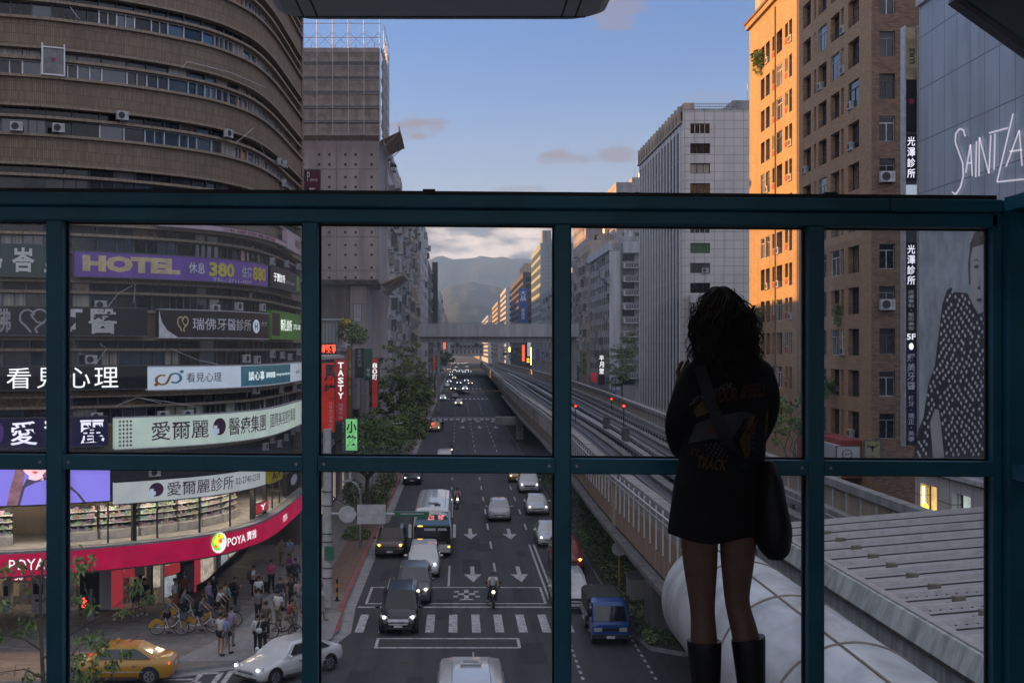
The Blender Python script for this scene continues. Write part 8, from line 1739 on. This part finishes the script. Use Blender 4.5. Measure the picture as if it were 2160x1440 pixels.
for k, d in (('L', Vector((.12, .2, .95))), ('R', Vector((-.9, .35, -.05)))):
    h_ = Vector(b['ha' + k]); w_ = Vector(b['wr' + k]); d = (h_ - w_).normalized(); sd = d.cross(Vector((0, 1, 0.2))).normalized(); cu = d.cross(sd)
    for i, ln in enumerate((.066, .076, .071, .056)):
        o = h_ + sd * (-.03 + .02 * i) + d * .028; n0 = 'f%s%d' % (k, i); b[n0 + 'a'] = o; b[n0 + 'b'] = o + d * ln * .5 + cu * .012; b[n0 + 'c'] = o + d * ln * .78 + cu * .036; ed += [('ha' + k, n0 + 'a'), (n0 + 'a', n0 + 'b'), (n0 + 'b', n0 + 'c')]; rd.update({n0 + 'a': .0095, n0 + 'b': .0085, n0 + 'c': .007})
    n0 = 't' + k; o = h_ - d * .02 - sd * .036; b[n0 + 'a'] = o; b[n0 + 'b'] = o + d * .035 - sd * .018 + cu * .015; b[n0 + 'c'] = o + d * .06 - sd * .012 + cu * .03; ed += [('ha' + k, n0 + 'a'), (n0 + 'a', n0 + 'b'), (n0 + 'b', n0 + 'c')]; rd.update({n0 + 'a': .011, n0 + 'b': .0095, n0 + 'c': .008})
mat('skin_warm', (.2, .115, .078), .55, var=.08, scale=20)
me = skin(b, ed, rd, 0, 2); o = bpy.data.objects.new('body', me); C.objects.link(o); me.materials.append(MATS['skin_warm']); o.parent = wm; o.location = -Vector(wm.location)
part('face', wm, lambda m: (m.ell(Vector(b['h1']) + Vector((0, .095, -.01)), (.013, .02, .022), 'skin_warm', 8, 6), [m.ell(Vector(b['h1']) + Vector((s_ * .034, .085, .012)), (.012, .008, .007), 'hair', 6, 5) for s_ in (1, -1)], m.ell(Vector(b['h1']) + Vector((0, .085, -.05)), (.024, .008, .007), 'paint_red', 8, 5)))
mat('shirt_black', (.01, .01, .012), .9, var=.3, scale=12, bump=.3)
tor = [(736, 1506, 1568, .055), (748, 1488, 1590, .07), (760, 1462, 1614, .085), (775, 1443, 1630, .1), (800, 1446, 1630, .105), (840, 1450, 1620, .11), (900, 1447, 1612, .115), (955, 1438, 1612, .125), (1005, 1427, 1604, .14), (1060, 1420, 1597, .15), (1115, 1413, 1593, .155), (1131, 1411, 1592, .156), (1130, 1418, 1586, .148), (1080, 1428, 1585, .14)]
rs7 = random.Random(70)
def shirt(m):
    n = 40; rg = []
    for py, xl, xr, dp in tor:
        c = (xl + xr) / 2; hw = (xr - xl) / 2; row = []
        for j in range(n):
            a = 2 * pi * j / n; sq = 1 + .04 * cos(2 * a) ; fold = 1 + .035 * sin(5 * a + py * .02) * (py > 850) + .02 * sin(9 * a - py * .035) * (py > 800); sag = 5 * sin(3 * a + 1) * (py > 1100)
            row.append(W_(c + hw * cos(a) * (sq if py > 770 else 1), py + sag, dp * sin(a) * fold))
        rg.append(row)
    m.rings(rg, 'shirt_black', cap=False)
so = part('shirt', wm, shirt, sub=1)
def slv(pts):
    def f(m):
        n = 16; ctr = [Vector(W_(*p[:2], p[2])) for p in pts]; m.tube(ctr, [p[3] for p in pts], 'shirt_black', n)
    return f
part('sleeve', wm, slv([(1500, 776, 0, .05), (1468, 790, 0, .058), (1454, 820, .0, .056), (1443, 855, .0, .055), (1431, 890, .02, .054), (1438, 928, .06, .05), (1448, 952, .09, .042)]), sub=1)
part('sleeve', wm, slv([(1572, 776, 0, .05), (1600, 787, 0, .06), (1612, 815, .0, .058), (1615, 850, .0, .057), (1611, 885, .02, .056), (1600, 925, .07, .05), (1592, 950, .1, .042)]), sub=1)
part('collar', wm, lambda m: m.tube([Vector(W_(1536 + 36 * cos(2 * pi * i / 20), 742 - 4 * sin(2 * pi * i / 20), .062 * sin(2 * pi * i / 20))) for i in range(21)], .008, 'shirt_black', 6, False))
def BK(px, py, lift=.012):
    for (p0, l0, r0, d0), (p1, l1, r1, d1) in zip(tor, tor[1:]):
        if p0 <= py <= p1: t = (py - p0) / (p1 - p0); xl, xr, dp = l0 + (l1 - l0) * t, r0 + (r1 - r0) * t, d0 + (d1 - d0) * t; break
    c = (xl + xr) / 2; u = max(-.96, min(.96, (px - c) / ((xr - xl) / 2))); Yb = WY - dp * 1.05 * sqrt(1 - u * u) - lift
    return (X(px, Yb), Yb, Z(py, Yb))
mat('print_grey', (.05, .05, .053), .8, var=.3); mat('print_gold', (.1, .06, .02), .8, var=.35, scale=25); mat('print_rust', (.075, .025, .016), .8, var=.3); mat('print_pale', (.11, .105, .105), .8, var=.2)
def prints(m):
    def pl(pts, mt, lift=.012):
        c = (sum(p[0] for p in pts) / len(pts), sum(p[1] for p in pts) / len(pts)); n_ = len(pts)
        for i in range(n_):
            a, b_ = pts[i], pts[(i + 1) % n_]
            for k in range(3):
                q0 = (a[0] + (b_[0] - a[0]) * k / 3, a[1] + (b_[1] - a[1]) * k / 3); q1 = (a[0] + (b_[0] - a[0]) * (k + 1) / 3, a[1] + (b_[1] - a[1]) * (k + 1) / 3); mid = lambda q, f: (c[0] + (q[0] - c[0]) * f, c[1] + (q[1] - c[1]) * f)
                m.quad(BK(*q0, lift), BK(*q1, lift), BK(*mid(q1, .5), lift), BK(*mid(q0, .5), lift), mt); m.add([BK(*mid(q0, .5), lift), BK(*mid(q1, .5), lift), BK(*c, lift)], ((0, 1, 2),), mt)
    def tx(s_, x0, x1, ya, yb, h, mt, bend=0, lift=.016, bold=.02): text(m, s_, lambda u, v: BK(x0 + (x1 - x0) * u + 5 * v, ya + (yb - ya) * u - bend * 4 * u * (1 - u) - h * v, lift), mt, bold)
    tx('GET READY', 1452, 1512, 857, 830, 13, 'print_pale', 2, .02); tx('FOR', 1515, 1543, 826, 818, 13, 'print_pale', 0, .02)
    tx('YOUR', 1500, 1555, 858, 846, 30, 'print_rust', 3, .016, .04); tx('SPEED', 1560, 1611, 842, 838, 28, 'print_rust', 3, .016, .04)
    pl([(1450, 935), (1468, 893), (1500, 880), (1560, 868), (1588, 872), (1570, 905), (1540, 925), (1500, 925)], 'print_grey'); pl([(1462, 865), (1484, 842), (1494, 870), (1470, 880)], 'print_gold')
    pl([(1560, 930), (1585, 878), (1622, 860), (1618, 912), (1600, 945), (1572, 968)], 'print_gold'); pl([(1492, 905), (1530, 880), (1520, 910), (1500, 918)], 'print_rust', .016); pl([(1570, 915), (1600, 880), (1590, 920)], 'print_rust', .016); pl([(1545, 925), (1572, 880), (1578, 884), (1552, 930)], 'shirt_black', .018)
    for i in range(9):
        for j in range(6):
            if (i + j) % 2 == 0:
                a, b_ = 1486 + i * 5.5 + j * 1.5, 936 + j * 5.5 - i * .5; m.quad(BK(a, b_), BK(a + 5, b_), BK(a + 5, b_ + 5), BK(a, b_ + 5), 'print_grey'); a, b_ = 1572 + i * 5, 925 + j * 5.5 - i * 3.5; m.quad(BK(a, b_, .015), BK(a + 4.5, b_, .015), BK(a + 4.5, b_ + 5, .015), BK(a, b_ + 5, .015), 'print_grey')
    tx('STAR', 1454, 1496, 958, 975, 16, 'print_rust', 0); tx('TRACK', 1468, 1530, 985, 992, 24, 'print_gold', -2); tx('RACE', 1562, 1600, 985, 968, 16, 'print_rust')
part('shirt_print', wm, prints)
mat('boot_black', (.012, .012, .013), .45, var=.3)
for s_, pts in (('L', ((1350, 1450, 1521), (1356, 1449, 1522), (1400, 1454, 1521), (1450, 1459, 1519), (1500, 1464, 1516), (1530, 1464, 1516), (1550, 1462, 1518))), ('R', ((1344, 1543, 1613), (1352, 1543, 1614), (1400, 1549, 1614), (1450, 1556, 1614), (1500, 1562, 1613), (1530, 1562, 1614), (1550, 1560, 1616)))):
    def boot(m):
        rg = []
        for py, xl, xr in pts:
            c = (xl + xr) / 2; hw = (xr - xl) / 2; el = max(0, (py - 1495) / 55)
            rg.append([W_(c + hw * cos(2 * pi * j / 18) * (1 - .1 * el), py + (-6 * cos(2 * pi * j / 18) if s_ == 'R' and py < 1400 else 0), (hw * WY / F) * sin(2 * pi * j / 18) * (1 + (1.6 * el if sin(2 * pi * j / 18) > 0 else .2 * el))) for j in range(18)])
        m.rings(rg, 'boot_black'); m.box(X(pts[-1][1], WY) + .008, X(pts[-1][2], WY) - .008, WY - .05, WY + .15, FZ + .001, FZ + .03, 'black')
    part('boot', wm, boot)
mat('hair_brown', (.03, .018, .012), .75, var=.5, scale=40)
def hairb(m):
    rg = []
    for py, hw, dp, dy in ((604, 14, .03, .02), (612, 29, .06, .02), (628, 40, .09, .02), (652, 47, .105, .015), (685, 50, .11, .005), (710, 51, .1, -.02), (730, 50, .08, -.045), (748, 40, .05, -.065), (760, 22, .025, -.08)):
        c = 1520 + (py - 600) * .03; rg.append([W_(c + hw * cos(2 * pi * j / 20) * (1 + .05 * sin(3 * j + py)), py + 2 * sin(j * 2.3), dy + dp * sin(2 * pi * j / 20)) for j in range(20)])
    m.rings(rg, 'hair_brown')
hb = part('hair', wm, hairb, sub=1)
def strands(m):
    rnd = random.Random(5)
    for k in range(900):
        a = rnd.uniform(pi * .93, pi * 2.07); w0 = rnd.uniform(.75, 1.03); top = 606 + 14 * rnd.random() + 30 * (rnd.random() ** 3); L_ = rnd.uniform(95, 165) if rnd.random() < .85 else rnd.uniform(150, 180); ph = rnd.random() * 6.3; fr = rnd.uniform(.07, .14); am = rnd.uniform(3, 12) * (1.5 if w0 > .98 else 1); pts = []
        for i in range(13):
            t = i / 12; py = top + L_ * t; hw = 13 + 40 * min(1, t * 2.0) ** .7 + 12 * t; hw *= w0; wv = am * min(1, t * 2)
            pts.append(W_(1520 + t * 6 + hw * cos(a) + wv * sin(py * fr + ph), py, .005 - .05 * t + (.06 + .055 * min(1, t * 2.5)) * sin(a) * w0 - .012 + .01 * sin(py * fr + ph + 1.5)))
        r = rnd.uniform(.001, .0028); m.tube(pts, [r * .6] + [r] * 9 + [r * .7, r * .5, r * .2], 'hair_brown', 4, False)
    for k in range(70):     # stray curls at the outline
        s_ = rnd.choice((-1, 1)); py0 = rnd.uniform(605, 730); x0 = 1521 + s_ * rnd.uniform(40, 62) * min(1, .35 + (py0 - 600) / 70); ph = rnd.random() * 6; L_ = rnd.uniform(20, 60); q = rnd.uniform(.1, .3)
        m.tube([W_(x0 + s_ * (3 + 9 * t + 6 * sin(ph + t * 5)), py0 + L_ * t, -.01 + q * .1 * sin(t * 4)) for t in [i / 8 for i in range(9)]], .0012, 'hair_brown', 3, False)
    for k in range(130):     # thick loose curls at both sides
        s_ = -1 if k % 2 else 1; x0 = 1521 + s_ * rnd.uniform(38, 62); py0 = rnd.uniform(640, 705); ph = rnd.random() * 6; L_ = rnd.uniform(55, 88)
        m.tube([W_(x0 + s_ * 8 * t + 9 * sin(ph + t * 7), py0 + L_ * t, -.03 + .03 * cos(ph + t * 7)) for t in [i / 12 for i in range(13)]], [.0026 * (1.1 - t / 12) for t in range(13)], 'hair_brown', 5, False)
m = MB(); strands(m); m.build('curls', hb)
bgm = thing('shoulder_bag', 'large slouchy black shoulder bag hanging at the woman\'s right hip', 'bag', W_(1630, 1100)); mat('bag_black', (.008, .008, .01), .6, var=.4, scale=10, bump=.4)
def bag(m):
    rg = []
    for py, xl, xr, dp in ((968, 1592, 1622, .03), (985, 1588, 1632, .06), (1010, 1585, 1642, .085), (1050, 1580, 1646, .095), (1090, 1580, 1658, .105), (1120, 1582, 1662, .105), (1145, 1586, 1656, .095), (1162, 1600, 1654, .08), (1172, 1611, 1640, .04)):
        c = (xl + xr) / 2; hw = (xr - xl) / 2; rg.append([W_(c + hw * cos(2 * pi * j / 20) * (1 + .04 * sin(4 * j + py * .05)), py, -.06 + dp * sin(2 * pi * j / 20) * (1 + .08 * sin(7 * j + py * .06))) for j in range(20)])
    m.rings(rg, 'bag_black')
part('pouch', bgm, bag, sub=1)
def strapf(m):
    pts = [(1476, 772), (1484, 800), (1494, 830), (1506, 865), (1520, 900), (1536, 935), (1556, 965), (1580, 985), (1598, 992)]
    for (a, b_), (c, d) in zip(pts, pts[1:]): m.quad(BK(a - 12, b_ + 2, .028), BK(c - 12, d + 4, .028), BK(c + 12, d - 4, .028), BK(a + 12, b_ - 2, .028), 'bag_black'); m.quad(BK(a - 12, b_ + 2, .018), BK(c - 12, d + 4, .018), BK(c - 12, d + 4, .028), BK(a - 12, b_ + 2, .028), 'bag_black')
part('strap', bgm, strapf)
# ================================================================ evening haze over the valley
hm = bpy.data.materials.new('haze'); hm.use_nodes = True; MATS['haze'] = hm
t_ = hm.node_tree; t_.nodes.remove(t_.nodes['Principled BSDF']); pv = t_.nodes.new('ShaderNodeVolumePrincipled')
pv.inputs['Color'].default_value = (.4, .62, 1.0, 1); pv.inputs['Density'].default_value = .00012; pv.inputs['Anisotropy'].default_value = 0
t_.links.new(pv.outputs[0], t_.nodes['Material Output'].inputs['Volume'])
m = MB(); m.box(-2600, 2600, -300, 8000, -1, 640, 'haze'); hz = m.build('haze'); hz['kind'] = 'stuff'; hz['label'] = 'pale blue evening haze'
